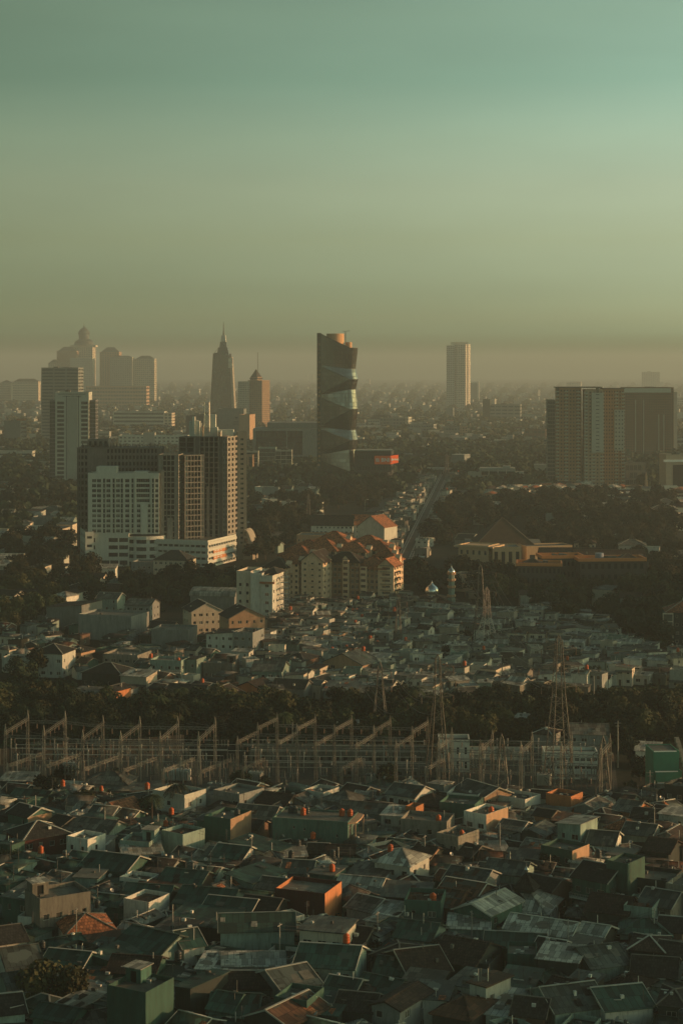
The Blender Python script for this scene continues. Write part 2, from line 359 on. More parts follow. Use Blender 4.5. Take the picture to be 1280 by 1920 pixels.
def tank(p, desc, black=False, size=1.0, label=None):
    k = black
    if k not in _tank:
        mb = MB(); mb.lathe([(0.44, 0), (0.5, 0.05), (0.5, 0.3), (0.47, 0.34), (0.5, 0.38), (0.5, 0.66), (0.47, 0.7), (0.5, 0.74), (0.5, 0.98), (0.42, 1.14), (0.2, 1.24), (0.2, 1.3), (0.02, 1.32)], 14)
        _tank[k] = mb.mesh('tank', [TANKB if black else TANKO], True)
    o = inst('water_tank', _tank[k], None, p, 0, size)
    if label: tag(o, label, 'water tank', 'water tanks on the roofs')
    else: auto(o, ('black' if black else 'orange') + ' roof tank', 'water tank', 'water tanks on the roofs', 0.5)
    return o
OCC = []      # (x, y, r) footprints already taken
def free(x, y, r):
    return all((x - a) ** 2 + (y - b) ** 2 > (r + c) ** 2 for a, b, c in OCC)
def occ_rect(cx, cy, w, d, yaw, pad=0.0):
    n = max(1, int(round(max(w, d) / max(2.0, min(w, d))))); c, s = math.cos(yaw), math.sin(yaw); r = min(w, d) / 2 + pad
    for i in range(n):
        t = ((i + 0.5) / n - 0.5) * max(w, d); dx, dy = (t, 0) if w >= d else (0, t)
        OCC.append((cx + dx * c - dy * s, cy + dx * s + dy * c, r))
RT = {'gx': 'gabled', 'gy': 'gabled', 'hip': 'hipped', 'hipy': 'hipped', 'shed': 'sloping', 'shedr': 'sloping', 'shedl': 'sloping', 'shedb': 'sloping', 'flat': 'flat', 'slab': 'flat', 'vault': 'curved', 'saw': 'saw'}
def house(cx, cy, w, d, h, yaw, roof, rm, wm, rise=None, ov=0.45, opt='', label=None, short=None, name='house', cat='house', group='houses of the crowded neighbourhood', detail=1, reg=True):
    yr = R(yaw); e = ent(name, (cx, cy, 0), yr)
    wmat, wn = W_[wm]; rmat, rn = R_[rm]
    if reg: occ_rect(cx, cy, w, d, yr, -0.3)
    par = 0.9 if roof == 'flat' else 0.0
    nf = max(1, int(h / 2.9)); fh = h / nf
    wb = MB(); H = h + (par if roof == 'flat' else 0)
    walls = [((-w / 2, -d / 2, 0), (1, 0), w, 1), ((w / 2, -d / 2, 0), (0, 1), d, 2), ((w / 2, d / 2, 0), (-1, 0), w, 0), ((-w / 2, d / 2, 0), (0, -1), d, 2)]
    jobs = []
    for o, u, L, vis in walls:
        ops = []
        if vis and detail and 'x' not in opt:
            nx = max(1, int(L / (2.5 if vis == 1 else 3.4)))
            for f in range(nf):
                dooru = rnd.randrange(nx) if (f == 0 and vis == 1 and 'n' not in opt) else -1
                for i in range(nx):
                    if i != dooru and rnd.random() < (0.06 if vis == 1 else 0.3): continue
                    cu = L * (i + 0.5) / nx
                    if i == dooru: ops.append((cu - 0.45, cu + 0.45, 0.02, 2.1, 1))
                    else:
                        ww = rnd.choice((0.8, 1.2, 1.6)) / 2; zb = f * fh + 1.0
                        if L < 2.4: continue
                        ops.append((max(0.15, cu - ww), min(L - 0.15, cu + ww), zb, min(zb + 1.15, (f + 1) * fh - 0.3), 0))
        facade(wb, o, u, L, H, ops, 0.16)
        jobs.append((o, u, ops))
    # gable ends
    if rise is None: rise = {'gx': d * 0.20, 'gy': w * 0.20, 'hip': min(w, d) * 0.22, 'hipy': min(w, d) * 0.22, 'shed': d * 0.09, 'shedb': d * 0.09, 'shedr': w * 0.09, 'shedl': w * 0.09, 'vault': d * 0.22}.get(roof, 0)
    a, b = w / 2, d / 2
    if roof == 'gx':
        for s in (-1, 1): q = [(s * a, -b, h), (s * a, b, h), (s * a, 0, h + rise)]; wb.quad(*(q if s > 0 else q[::-1]))
    elif roof == 'gy':
        for s in (-1, 1): q = [(-a, s * b, h), (a, s * b, h), (0, s * b, h + rise)]; wb.quad(*(q if s < 0 else q[::-1]))
    elif roof in ('shed', 'shedb', 'shedl', 'shedr'):
        k = {'shed': (0, 0, 1, 1), 'shedb': (1, 1, 0, 0), 'shedr': (1, 0, 0, 1), 'shedl': (0, 1, 1, 0)}[roof]
        cs = [(-a, -b), (a, -b), (a, b), (-a, b)]
        for i in range(4):
            j = (i + 1) % 4; zi, zj = h + rise * k[i], h + rise * k[j]
            p = [(*cs[i], h), (*cs[j], h)]
            if zj > h: p.append((*cs[j], zj))
            if zi > h: p.append((*cs[i], zi))
            if len(p) > 2: wb.quad(*p)
    elif roof == 'vault':
        for s in (-1, 1):
            q = [(s * a, -math.cos(math.pi * i / 8) * b, h + rise * math.sin(math.pi * i / 8)) for i in range(9)]; wb.quad(*(q[::-1] if s > 0 else q))
    elif roof == 'flat':
        t = 0.16
        facade(wb, (-w / 2 + t, d / 2 - t, h), (1, 0), w - 2 * t, par, []); facade(wb, (w / 2 - t, -d / 2 + t, h), (-1, 0), w - 2 * t, par, [])
        facade(wb, (-w / 2 + t, -d / 2 + t, h), (0, 1), d - 2 * t, par, []); facade(wb, (w / 2 - t, d / 2 - t, h), (0, -1), d - 2 * t, par, [])
        z = h + par
        wb.quad((-a, -b, z), (a, -b, z), (a - t, -b + t, z), (-a + t, -b + t, z)); wb.quad((a, -b, z), (a, b, z), (a - t, b - t, z), (a - t, -b + t, z))
        wb.quad((a, b, z), (-a, b, z), (-a + t, b - t, z), (a - t, b - t, z)); wb.quad((-a, b, z), (-a, -b, z), (-a + t, -b + t, z), (-a + t, b - t, z))
    wall = wb.build('wall', wmat, e)
    for o, u, ops in jobs:
        if detail:
            windows(e, o, u, [q[:4] for q in ops if q[4] == 0], 0.16)
            for q in ops:
                if q[4] == 1:
                    U = Vector((u[0], u[1], 0)); n = Vector((u[1], -u[0], 0)); p = Vector(o) + U * q[0] + Vector((0, 0, q[2])) - n * 0.15
                    if 'dm' not in WM:
                        mb = MB(); mb.box(0, 0.9, 0, 0.05, 0, 2.08); mb.box(0.74, 0.8, -0.05, 0, 0.95, 1.1); WM['dm'] = mb.mesh('door', [DOORM])
                    inst('door', WM['dm'], e, p, math.atan2(u[1], u[0]))
    rd = random.choice
    extra = rnd.choice(list(R_.values()))[0] if rm not in 'dbo' else rmat
    if roof in ('gx', 'hip', 'shed', 'vault'): rb, ang = roof_mb({'gx': 'gable'}.get(roof, roof), w, d, h, rise, ov), 0
    elif roof == 'gy': rb, ang = roof_mb('gable', d, w, h, rise, ov), 90
    elif roof == 'hipy': rb, ang = roof_mb('hip', d, w, h, rise, ov), 90
    elif roof == 'shedb': rb, ang = roof_mb('shed', w, d, h, rise, ov), 180
    elif roof == 'shedr': rb, ang = roof_mb('shed', d, w, h, rise, ov), 90
    elif roof == 'shedl': rb, ang = roof_mb('shed', d, w, h, rise, ov), -90
    elif roof == 'slab':
        rb = MB(); rb.box(-a - ov, a + ov, -b - ov, b + ov, h, h + 0.22); ang = 0
    else:
        rb = MB(); rb.box(-a + 0.165, a - 0.165, -b + 0.165, b - 0.165, h - 0.1, h + 0.12); ang = 0
        for i in range(3):
            x = rnd.uniform(-a + 0.6, a - 0.8); y = rnd.uniform(-b + 0.6, b - 0.8); rb.box(x, x + rnd.uniform(.3, .9), y, y + rnd.uniform(.3, .8), h + 0.12, h + rnd.uniform(.3, .8), 1)
    capm = PALECAP if rnd.random() < .38 else {'d': RIDGE, 'o': RIDGE}.get(rm, rmat)
    if roof not in ('flat', 'slab'):      # nothing up here is quite straight
        p1, p2 = rnd.uniform(0, 6), rnd.uniform(0, 6); rb.v = [(x + .06 * math.sin(y + p2), y, z + .08 * math.sin(.8 * x + p1) + .06 * math.sin(.9 * y + p2)) for x, y, z in rb.v]
    ro = rb.build('roof', [rmat, capm, extra], e)
    if ang: ro.rotation_euler = (0, 0, R(ang))
    top = h + 0.12 if roof == 'flat' else (h + 0.22 if roof == 'slab' else h + rise)
    if 'u' in opt:      # stair head or drying room on the roof
        uw, ud, uh = min(3.2, w * 0.4), min(3, d * 0.5), 2.4; sx = rnd.choice((-1, 1)) * (w / 2 - uw / 2 - 0.3) if 'L' not in opt else -(w / 2 - uw / 2 - 0.3); sy = d / 2 - ud / 2 - 0.3
        m2 = MB(); zb = h + 0.12
        facade(m2, (sx - uw / 2, sy - ud / 2, zb), (1, 0), uw, uh, [(uw * 0.3, uw * 0.7, 0.02, 1.9)], 0.2)
        facade(m2, (sx + uw / 2, sy - ud / 2, zb), (0, 1), ud, uh, []); facade(m2, (sx + uw / 2, sy + ud / 2, zb), (-1, 0), uw, uh, []); facade(m2, (sx - uw / 2, sy + ud / 2, zb), (0, -1), ud, uh, [])
        ur = m2.build('roof_room', wmat, e)
        m3 = MB(); m3.box(sx - uw / 2 - 0.3, sx + uw / 2 + 0.3, sy - ud / 2 - 0.5, sy + ud / 2 + 0.3, zb + uh, zb + uh + 0.15); m3.build('roof_room_cover', rmat if rm != 'c' else R_['l'][0], ur)
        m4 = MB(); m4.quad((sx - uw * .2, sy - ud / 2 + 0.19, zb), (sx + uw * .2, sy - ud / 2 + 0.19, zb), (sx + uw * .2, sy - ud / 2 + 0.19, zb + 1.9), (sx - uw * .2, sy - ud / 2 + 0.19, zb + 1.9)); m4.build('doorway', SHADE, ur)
    if 'v' in opt:      # lean-to awning with posts along the front
        m2 = MB(); az = min(h - 0.3, 2.8 if nf == 1 else fh * (nf - 1) + 2.3); dd = 1.7
        m2.slab([(-a - 0.2, -b - dd, az - 0.45), (a + 0.2, -b - dd, az - 0.45), (a + 0.2, -b, az), (-a - 0.2, -b, az)], 0.08)
        m2.build('awning', rnd.choice(('l', 'g', 'a')) and R_[rnd.choice(('l', 'g', 'a'))][0], e)
        n = max(2, int(w / 2.6))
        for i in range(n + 1): x = -a + w * i / n; m3 = MB(); m3.beam((x, -b - dd + 0.15, 0), (x, -b - dd + 0.15, az - 0.5), 0.1); m3.build('awning_post', FRAME, e)
    if 'r' in opt:      # balcony with balusters on the top floor front
        z = fh * (nf - 1); m2 = MB(); m2.box(-a, a, -b - 1.2, -b, z - 0.12, z + 0.06); m2.build('balcony', W_['W'][0] if wm in 'TUD' else wmat, e)
        m3 = MB(); m3.box(-a, a, -b - 1.2, -b - 1.12, z + 0.86, z + 0.94); m3.box(-a, -a + 0.08, -b - 1.12, -b, z + 0.86, z + 0.94); m3.box(a - 0.08, a, -b - 1.12, -b, z + 0.86, z + 0.94)
        n = int(w / 0.35)
        for i in range(n + 1): x = -a + 0.04 + (w - 0.08) * i / n; m3.box(x - 0.04, x + 0.04, -b - 1.18, -b - 1.13, z + 0.06, z + 0.86)
        m3.build('balcony_railing', FRAME, e)
    if detail and rnd.random() < .6:     # odds and ends left on the roof: boxes, pipes, planks
        for i in range(rnd.randint(2, 4)):
            m2 = MB()
            x, y = rnd.uniform(-a * .8, a * .8), rnd.uniform(-b * .8, b * .8)
            zz = top if roof in ('flat', 'slab') else h + rise * {'gx': 1 - abs(y) / b, 'gy': 1 - abs(x) / a, 'hip': max(0, 1 - max(abs(x) / a, abs(y) / b)), 'hipy': max(0, 1 - max(abs(x) / a, abs(y) / b)), 'shed': (y + b) / d, 'shedb': (b - y) / d, 'shedr': (a - x) / w, 'shedl': (x + a) / w, 'vault': .6}.get(roof, 0)
            k = rnd.random(); L = rnd.uniform(.8, 2.4)
            if k < .4: m2.box(x - .3, x + rnd.uniform(.1, .5), y - .25, y + .25, zz - .1, zz + rnd.uniform(.3, .7))
            elif k < .75: m2.beam((x - L / 2, y, zz + .2), (x + L / 2, y + rnd.uniform(-.5, .5), zz + .25), .12)
            else: m2.beam((x, y, zz - .2), (x, y, zz + rnd.uniform(1, 2.2)), .1)
            m2.build('roof_crate' if k < .4 else ('plank' if k < .75 else 'roof_pole'), rnd.choice((FRAME, DSTEEL, RIDGE, W_['W'][0])), e)
    if 'e' in opt:      # right-hand wall panel: evening sun on plaster, put into its peach and orange colour
        m2 = MB(); m2.box(a + 0.004, a + 0.03, -b + 0.05, b - 0.05, 0.3, H - 0.02); pe = m2.build('side_wall', W_['O'][0] if wm == 'M' else W_['P'][0], e); pe['label'] = 'plaster side wall, sunlight in its colour'
        if wm == 'M': m3 = MB(); m3.box(a - 0.19, a - 0.165, -b + 0.2, b - 0.2, h + .13, H - .02); m3.box(-a + .165, -a + .19, -b + 0.2, b - 0.2, h + .13, H - .02); m3.build('parapet_sun_lining', W_['O'][0], e)  # same sunlit orange, painted on the inner parapet faces
    if 's' in opt: dish(e, (rnd.uniform(-a * 0.6, a * 0.6), rnd.uniform(-b * .5, b * 0.4), top + 0.75))
    if 'm' in opt:      # aerial
        m2 = MB(); x = rnd.uniform(-a * .7, a * .7); m2.beam((x, 0, h), (x, 0, top + 3.2), 0.07)
        for k in range(4): m2.beam((x - 0.5, 0.06, top + 2.2 + k * .25), (x + 0.5, 0.06, top + 2.2 + k * .25), 0.04)
        m2.build('aerial', DSTEEL, e)
    if 'k' in opt or 'K' in opt:
        lx, ly = a * rnd.uniform(0.45, 0.8), b * rnd.uniform(-0.5, 0.5); z = (h + 0.12) if roof == 'flat' else ((h + 0.22) if roof == 'slab' else None)
        if z is None:
            m2 = MB(); z = top + 0.3
            for i in (-1, 1):
                for j in (-1, 1): m2.beam((lx + i * 0.5, ly + j * 0.5, h - 0.3), (lx + i * 0.5, ly + j * 0.5, z), 0.09)
            m2.box(lx - 0.6, lx + 0.6, ly - 0.6, ly + 0.6, z, z + 0.08); z += 0.08; m2.build('tank_stand', DSTEEL, e)
        c, s = math.cos(yr), math.sin(yr)
        tank((cx + lx * c - ly * s, cy + lx * s + ly * c, z), f'{wn} house', black='K' in opt, size=rnd.uniform(1.0, 1.35))
    desc = f'{wn} {cat} with {rn} {RT[roof]} roof'.replace('sloping ', '').replace('gabled', 'gable')
    if label: tag(e, label, cat, group)
    else: auto(e, desc, cat, group, h)
    if short: mark(e, short, h)
    return e

# ------------------------------------------------------------------ trees
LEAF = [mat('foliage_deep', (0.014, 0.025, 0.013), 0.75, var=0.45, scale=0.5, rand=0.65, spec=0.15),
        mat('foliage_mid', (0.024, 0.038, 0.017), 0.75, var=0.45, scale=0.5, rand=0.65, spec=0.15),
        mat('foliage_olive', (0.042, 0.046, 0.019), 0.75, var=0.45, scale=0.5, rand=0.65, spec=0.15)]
BARK = mat('bark', (0.07, 0.055, 0.04), 0.9, var=0.3)
def crown_mesh(seed, nl, per, leaf, shape):
    r = random.Random(seed); mb = MB(); lobes = []
    for i in range(nl):
        a = r.uniform(0, 6.283); q = r.random() ** 0.5; z = r.uniform(-0.45, 0.75)
        rad = (1 - abs(z) ** 1.8 * 0.6) * 0.68 * q
        lobes.append((math.cos(a) * rad, math.sin(a) * rad, z * shape, r.uniform(0.26, 0.46)))
    for x, y, z, lr in lobes:
        for k in range(per):
            u = r.uniform(-0.55, 1); t = r.uniform(0, 6.283); s = math.sqrt(max(0, 1 - u * u)); rr = lr * r.uniform(0.72, 1.08)
            n = Vector((s * math.cos(t), s * math.sin(t), u)); p = Vector((x, y, z)) + n * rr
            n = (n + Vector((r.gauss(0, .5), r.gauss(0, .5), r.gauss(0, .4)))).normalized()
            t1 = n.cross(Vector((r.gauss(0, 1), r.gauss(0, 1), r.gauss(0, 1)))).normalized(); t2 = n.cross(t1)
            sz = leaf * r.uniform(0.55, 1.35); sk = sz * r.uniform(0.5, 1.0)
            mb.quad(p - t1 * sz - t2 * sk * .3, p + t2 * -sk, p + t1 * sz + t2 * sk * .2, p + t2 * sk)
    return mb
CROWN = [crown_mesh(11 + i, rnd.randint(11, 15), 150, 0.075, (0.75, 1.05, 0.6, 0.85, 1.25, 0.7)[i]).mesh('crown', [LEAF[i % 3]]) for i in range(6)]
def trunk_mesh(seed):
    r = random.Random(seed); mb = MB()
    def limb(p, q, r0, r1):
        p, q = Vector(p), Vector(q); d = (q - p).normalized(); u = d.cross(Vector((0.3, 1, 0.2))).normalized(); v = d.cross(u); n = len(mb.v)
        for c, rr in ((p, r0), (q, r1)):
            for i in range(6): a = i * math.pi / 3; mb.v.append(tuple(c + u * rr * math.cos(a) + v * rr * math.sin(a)))
        for i in range(6): j = (i + 1) % 6; mb.f.append((n + i, n + j, n + 6 + j, n + 6 + i)); mb.m.append(0)
    limb((0, 0, -0.02), (0.02, 0.0, 0.5), 0.05, 0.035)
    for i in range(5):
        a = i * 1.256 + r.uniform(-.3, .3); q = (math.cos(a) * 0.4, math.sin(a) * 0.4, r.uniform(0.8, 1.15)); limb((0.02, 0, 0.45 + 0.03 * i), q, 0.03, 0.01)
    return mb.mesh('trunk', [BARK])
TRUNK = [trunk_mesh(3), trunk_mesh(8)]
def palm_meshes():
    mb = MB(); r = random.Random(5)
    for i in range(16):
        a = i * 0.3927 * 1.02 + r.uniform(-.1, .1); up = r.uniform(0.1, 0.75); pts = []
        for k in range(7):
            t = k / 6; rad = t * 1.0; z = up * t * 1.1 - 0.95 * t * t; pts.append(Vector((math.cos(a) * rad, math.sin(a) * rad, z)))
        side = Vector((-math.sin(a), math.cos(a), 0))
        for k in range(6):
            p, q = pts[k], pts[k + 1]; wd = 0.2 * math.sin(math.pi * (k + 0.8) / 7.6)
            for s in (-1, 1):
                for j in range(3):
                    c = p.lerp(q, j / 3); c2 = p.lerp(q, (j + 0.55) / 3)
                    mb.quad(c, c2, c2 + side * s * wd + Vector((0, 0, -wd * 0.7)), c + side * s * wd * 1.02 + Vector((0, 0, -wd * 0.75)))
    return mb.mesh('crown', [LEAF[1]])
PALM = palm_meshes()
NTREE = [0]
def tree(x, y, rad, height, variant=None, desc=None, label=None, group='trees among the houses', short=None):
    v = rnd.randrange(6) if variant is None else variant
    e = ent('palm_tree' if v == 9 else 'tree', (x, y, 0), rnd.uniform(0, 6.28)); NTREE[0] += 1
    if v == 9:
        tr = MB(); tr.lathe([(0.22, 0), (0.16, height * 0.5), (0.12, height)], 7); tr.build('trunk', BARK, e)
        inst('crown', PALM, e, (0, 0, height), 0, rad); desc = desc or 'slender palm tree'
    else:
        inst('trunk', TRUNK[v % 2], e, (0, 0, 0), 0, (height * 0.75, height * 0.75, height * 0.78))
        sz = (0.75, 1.05, 0.6, 0.85, 1.25, 0.7)[v]
        inst('crown', CROWN[v], e, (0, 0, height - rad * sz * 0.95), rnd.uniform(0, 6.28), (rad * rnd.uniform(.9, 1.15), rad * rnd.uniform(.9, 1.15), rad * rnd.uniform(0.85, 1.1)))
        desc = desc or ('broad dark tree', 'tall dark tree', 'flat topped green tree', 'leafy green tree', 'tall narrow tree', 'broad olive green tree')[v]
    if label: tag(e, label, 'tree', group)
    else: auto(e, desc, 'tree', group, height)
    if short: mark(e, short, height)
    return e

# ------------------------------------------------------------------ ground
def ground_mat():
    m = bpy.data.materials.new('ground'); m.use_nodes = True; n = m.node_tree; b = n.nodes['Principled BSDF']; L = n.links.new; N = n.nodes.new
    b.inputs['Roughness'].default_value = 0.95; b.inputs['Specular IOR Level'].default_value = 0.1
    t = N('ShaderNodeTexCoord')
    a = N('ShaderNodeTexNoise'); a.inputs['Scale'].default_value = 0.012; a.inputs['Detail'].default_value = 10; a.inputs['Roughness'].default_value = 0.7; L(t.outputs['Object'], a.inputs[0])
    r = N('ShaderNodeValToRGB'); e = r.color_ramp.elements; e[0].position = 0.38; e[0].color = (0.009, 0.012, 0.008, 1); e[1].position = 0.62; e[1].color = (0.034, 0.036, 0.028, 1)
    x = e.new(0.5); x.color = (0.018, 0.02, 0.013, 1); L(a.outputs[0], r.inputs[0])
    c = N('ShaderNodeTexNoise'); c.inputs['Scale'].default_value = 0.5; c.inputs['Detail'].default_value = 5; L(t.outputs['Object'], c.inputs[0])
    mr = N('ShaderNodeMapRange'); mr.inputs[3].default_value = 0.5; mr.inputs[4].default_value = 1.5; L(c.outputs[0], mr.inputs[0])
    s = N('ShaderNodeVectorMath'); s.operation = 'SCALE'; L(r.outputs[0], s.inputs[0]); L(mr.outputs[0], s.inputs['Scale']); L(s.outputs[0], b.inputs['Base Color'])
    return m
g = MB(); g.quad((-7500, 20, 0), (7500, 20, 0), (7500, 17500, 0), (-7500, 17500, 0)); g.box(-7500, 7500, 20, 17500, -1, -0.01)
tag(g.build('ground', ground_mat()), None, None, None, 'structure')
ASPH = mat('asphalt', (0.055, 0.055, 0.05), 0.9, var=0.3, dirt=0.4, dirtcol=(0.09, 0.08, 0.06), rand=0.05)
GRAV = mat('railway_ballast', (0.055, 0.05, 0.042), 0.95, var=0.35, scale=1.2, bump='rough', rand=0.05)
LINE = mat('road_marking', (0.5, 0.5, 0.45), 0.8, var=0.2)

# ------------------------------------------------------------------ generic wings and towers
def ops_of(w, h, S):
    if not S: return []
    nx, nz, fw, fh = S[:4]; mx, mz0, mz1 = (S[4:7] if len(S) > 4 else (0.0, 0.0, 0.0))
    W, Hh = w - 2 * mx, h - mz0 - mz1
    return grid_ops(w, h, nx, nz, W / nx * fw, Hh / nz * fh, mx, mz0, w - mx, h - mz1)
def wing(parent, name, cx, cy, w, d, z0, z1, yaw, wm, F=None, S=None, depth=0.35, glaze=True, kind=None, cap=40, par=1.0, roof='c', Fops=None, Sops=None, B=True, label=None):
    h = z1 - z0; mb = MB(); a, b = w / 2, d / 2
    fo = ops_of(w, h, F) if Fops is None else Fops; so_ = ops_of(d, h, S) if Sops is None else Sops
    wmat = W_[wm][0] if isinstance(wm, str) else wm
    sides = [((-a, -b, 0), (1, 0), w, fo), ((a, -b, 0), (0, 1), d, so_), ((a, b, 0), (-1, 0), w, []), ((-a, b, 0), (0, -1), d, so_)]
    for o, u, L, q in sides: facade(mb, o, u, L, h, q, depth)
    mb.quad((-a, -b, h), (a, -b, h), (a, b, h), (-a, b, h), m=1)
    if par:
        t = 0.25
        for x0, x1, y0, y1 in ((-a - .05, a + .05, -b - .05, -b + t), (-a - .05, a + .05, b - t, b + .05), (-a - .05, -a + t, -b + t, b - t), (a - t, a + .05, -b + t, b - t)): mb.box(x0, x1, y0, y1, h, h + par)
    e = mb.build(name, [wmat, R_[roof][0]], parent, (cx, cy, z0)); e.rotation_euler = (0, 0, R(yaw))
    if label: e['label'] = label
    if glaze:
        left = cap; extra = []
        for o, u, L, q in sides[:2] + sides[3:]:
            n = min(left, len(q)) if o is not sides[3][0] else 0
            if n: windows(e, o, u, q[:n], depth, kind)
            left -= n; extra.append((o, u, q[n:]))
        rest = MB()
        for o, u, q in extra:
            U = Vector((u[0], u[1], 0)); n_ = Vector((u[1], -u[0], 0))
            for p in q:
                s = Vector(o) + U * p[0] + Vector((0, 0, p[2])) - n_ * (depth - 0.004); X = U * (p[1] - p[0]); Z = Vector((0, 0, p[3] - p[2]))
                rest.quad(s, s + X, s + X + Z, s + Z, m=0 if (kind == 2 or rnd.random() < 0.7) else 1)
                if p[1] - p[0] > 1.6 and depth > 0.1:
                    nn = int((p[1] - p[0]) / 1.3) + 1
                    for i in range(1, nn):
                        c = s + X * i / nn + n_ * 0.05; rest.quad(c - U * .05, c + U * .05, c + U * .05 + Z, c - U * .05 + Z, m=2)
        if rest.f:
            r = rest.build('window_rows', [GLASS, GLASSW, FRAME], e); r['kind'] = 'stuff'
    elif fo or so_:
        rest = MB()
        for o, u, L, q in sides[:2] + sides[3:]:
            U = Vector((u[0], u[1], 0)); n_ = Vector((u[1], -u[0], 0))
            for p in q:
                s = Vector(o) + U * p[0] + Vector((0, 0, p[2])) - n_ * (depth - 0.004); X = U * (p[1] - p[0]); Z = Vector((0, 0, p[3] - p[2]))
                rest.quad(s, s + X, s + X + Z, s + Z)
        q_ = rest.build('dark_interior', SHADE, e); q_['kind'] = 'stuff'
    return e
def hat(parent, kind, w, d, z, rise, rm, ov=0.6, x=0, y=0, rz=0, name='roof'):
    o = roof_mb('gable' if kind == 'gx' else kind, w, d, z, rise, ov, 0.25).build(name, [R_[rm][0], RIDGE if rm in 'db' else R_[rm][0], R_['a'][0]], parent, (x, y, 0))
    if kind == 'gx':
        m = MB(); a, b = w / 2, d / 2
        for s in (-1, 1): q = [(s * a, -b, z), (s * a, b, z), (s * a, 0, z + rise)]; m.quad(*(q if s > 0 else q[::-1]))
        m.build('gable_end', parent.data.materials[0] if parent.data else W_['C'][0], o)
    if rz: o.rotation_euler = (0, 0, R(rz))
    return o
def clutter(parent, w, d, z, n=5, tall=2.5, seed=1):
    r = random.Random(seed); mb = MB()
    for i in range(n):
        sx, sy, sz = r.uniform(.06, .25) * w, r.uniform(.1, .35) * d, r.uniform(.4, 1) * tall; x = r.uniform(-w / 2 + sx, w / 2 - sx) * .9; y = r.uniform(-d / 2 + sy, d / 2 - sy) * .9
        mb.box(x - sx / 2, x + sx / 2, y - sy / 2, y + sy / 2, z, z + sz + i * 0.013)
    return mb.build('roof_plant', R_['c'][0], parent)
def office(name, x0, x1, yt, yb, d, yaw, wm, F, S=None, label=None, short=None, cat='building', group=None, cap=0, par=1.0, roof='c', kind=None, depth=0.4, hatspec=None, plant=4, tall=3.0, ent_=None, occ=True):
    D = dist(yb); k = D / FPX; w = (x1 - x0) * k; x = ((x0 + x1) / 2 - 640) * k; zt = zat(yt, D)
    c, s = math.cos(R(yaw)), math.sin(R(yaw)); cx, cy = x - s * d / 2, D + c * d / 2
    e = ent(name, (cx, cy, 0), 0, label, cat, group)
    wg = wing(e, 'block', 0, 0, w / max(.5, c), d, 0, zt - (par if par else 0), yaw, wm, F, S, depth, True, kind, cap, par, roof)
    if plant: clutter(wg, w * .8, d * .8, zt - par, plant, tall, int(x0))
    if hatspec: hat(wg, hatspec[0], w, d, zt - par, hatspec[1], hatspec[2])
    if short: mark(e, short, zt * 0.5)
    if occ: occ_rect(cx, cy, w, d, R(yaw), 2)
    return e, wg, w, zt
def letters(parent, text, p, u, size, m, ext=0.08, name='lettering', bold=0.0):
    cu = bpy.data.curves.new('lettering', 'FONT'); cu.body = text; cu.size = size; cu.extrude = ext; cu.offset = bold; cu.align_x = 'CENTER'; cu.align_y = 'CENTER'; cu.resolution_u = 2
    t = bpy.data.objects.new('tmp', cu); COL.objects.link(t); dg = bpy.context.evaluated_depsgraph_get(); me = bpy.data.meshes.new_from_object(t.evaluated_get(dg)); bpy.data.objects.remove(t)
    me.name = 'lettering'; me.materials.clear(); me.materials.append(m)
    o = inst(name, me, parent, p); o.rotation_euler = (R(90), 0, math.atan2(u[1], u[0])); return o

# ---- tall folded glass tower
def glass_mat(name, col, rough, metal, sx, sz, line=0.35):
    m = bpy.data.materials.new(name); m.use_nodes = True; n = m.node_tree; b = n.nodes['Principled BSDF']; L = n.links.new; N = n.nodes.new
    t = N('ShaderNodeTexCoord'); sp = N('ShaderNodeSeparateXYZ'); L(t.outputs['Object'], sp.inputs[0])
    def frac(src, k, wd):
        a = N('ShaderNodeMath'); a.operation = 'MULTIPLY'; a.inputs[1].default_value = k; L(src, a.inputs[0])
        f = N('ShaderNodeMath'); f.operation = 'FRACT'; L(a.outputs[0], f.inputs[0]); g = N('ShaderNodeMath'); g.operation = 'LESS_THAN'; g.inputs[1].default_value = wd; L(f.outputs[0], g.inputs[0]); return g.outputs[0], a.outputs[0]
    gx, ax = frac(sp.outputs[0], 1 / sx, 0.12); gz, az = frac(sp.outputs[2], 1 / sz, 0.16)
    mx = N('ShaderNodeMath'); mx.operation = 'MAXIMUM'; L(gx, mx.inputs[0]); L(gz, mx.inputs[1])
    wn = N('ShaderNodeTexWhiteNoise'); wn.noise_dimensions = '2D'; cb = N('ShaderNodeCombineXYZ')
    for i, s in ((0, ax), (1, az)):
        fl = N('ShaderNodeMath'); fl.operation = 'FLOOR'; L(s, fl.inputs[0]); L(fl.outputs[0], cb.inputs[i])
    L(cb.outputs[0], wn.inputs[0])
    mr = N('ShaderNodeMapRange'); mr.inputs[3].default_value = 0.6; mr.inputs[4].default_value = 1.4; L(wn.outputs[0], mr.inputs[0])
    sc_ = N('ShaderNodeVectorMath'); sc_.operation = 'SCALE'; sc_.inputs[0].default_value = col; L(mr.outputs[0], sc_.inputs['Scale'])
    mix = N('ShaderNodeMixRGB'); L(mx.outputs[0], mix.inputs[0]); L(sc_.outputs[0], mix.inputs[1]); mix.inputs[2].default_value = (*[c * line for c in col], 1)
    L(mix.outputs[0], b.inputs['Base Color']); b.inputs['Roughness'].default_value = rough; b.inputs['Metallic'].default_value = metal; b.inputs['Specular IOR Level'].default_value = 0.7
    return m
CURT = glass_mat('folded_curtain_wall', (0.22, 0.225, 0.20), 0.15, 0.85, 1.5, 4.0, 0.45)
CORE = glass_mat('dark_core_glass', (0.03, 0.03, 0.026), 0.3, 0.3, 2.2, 4.0, 2.2)
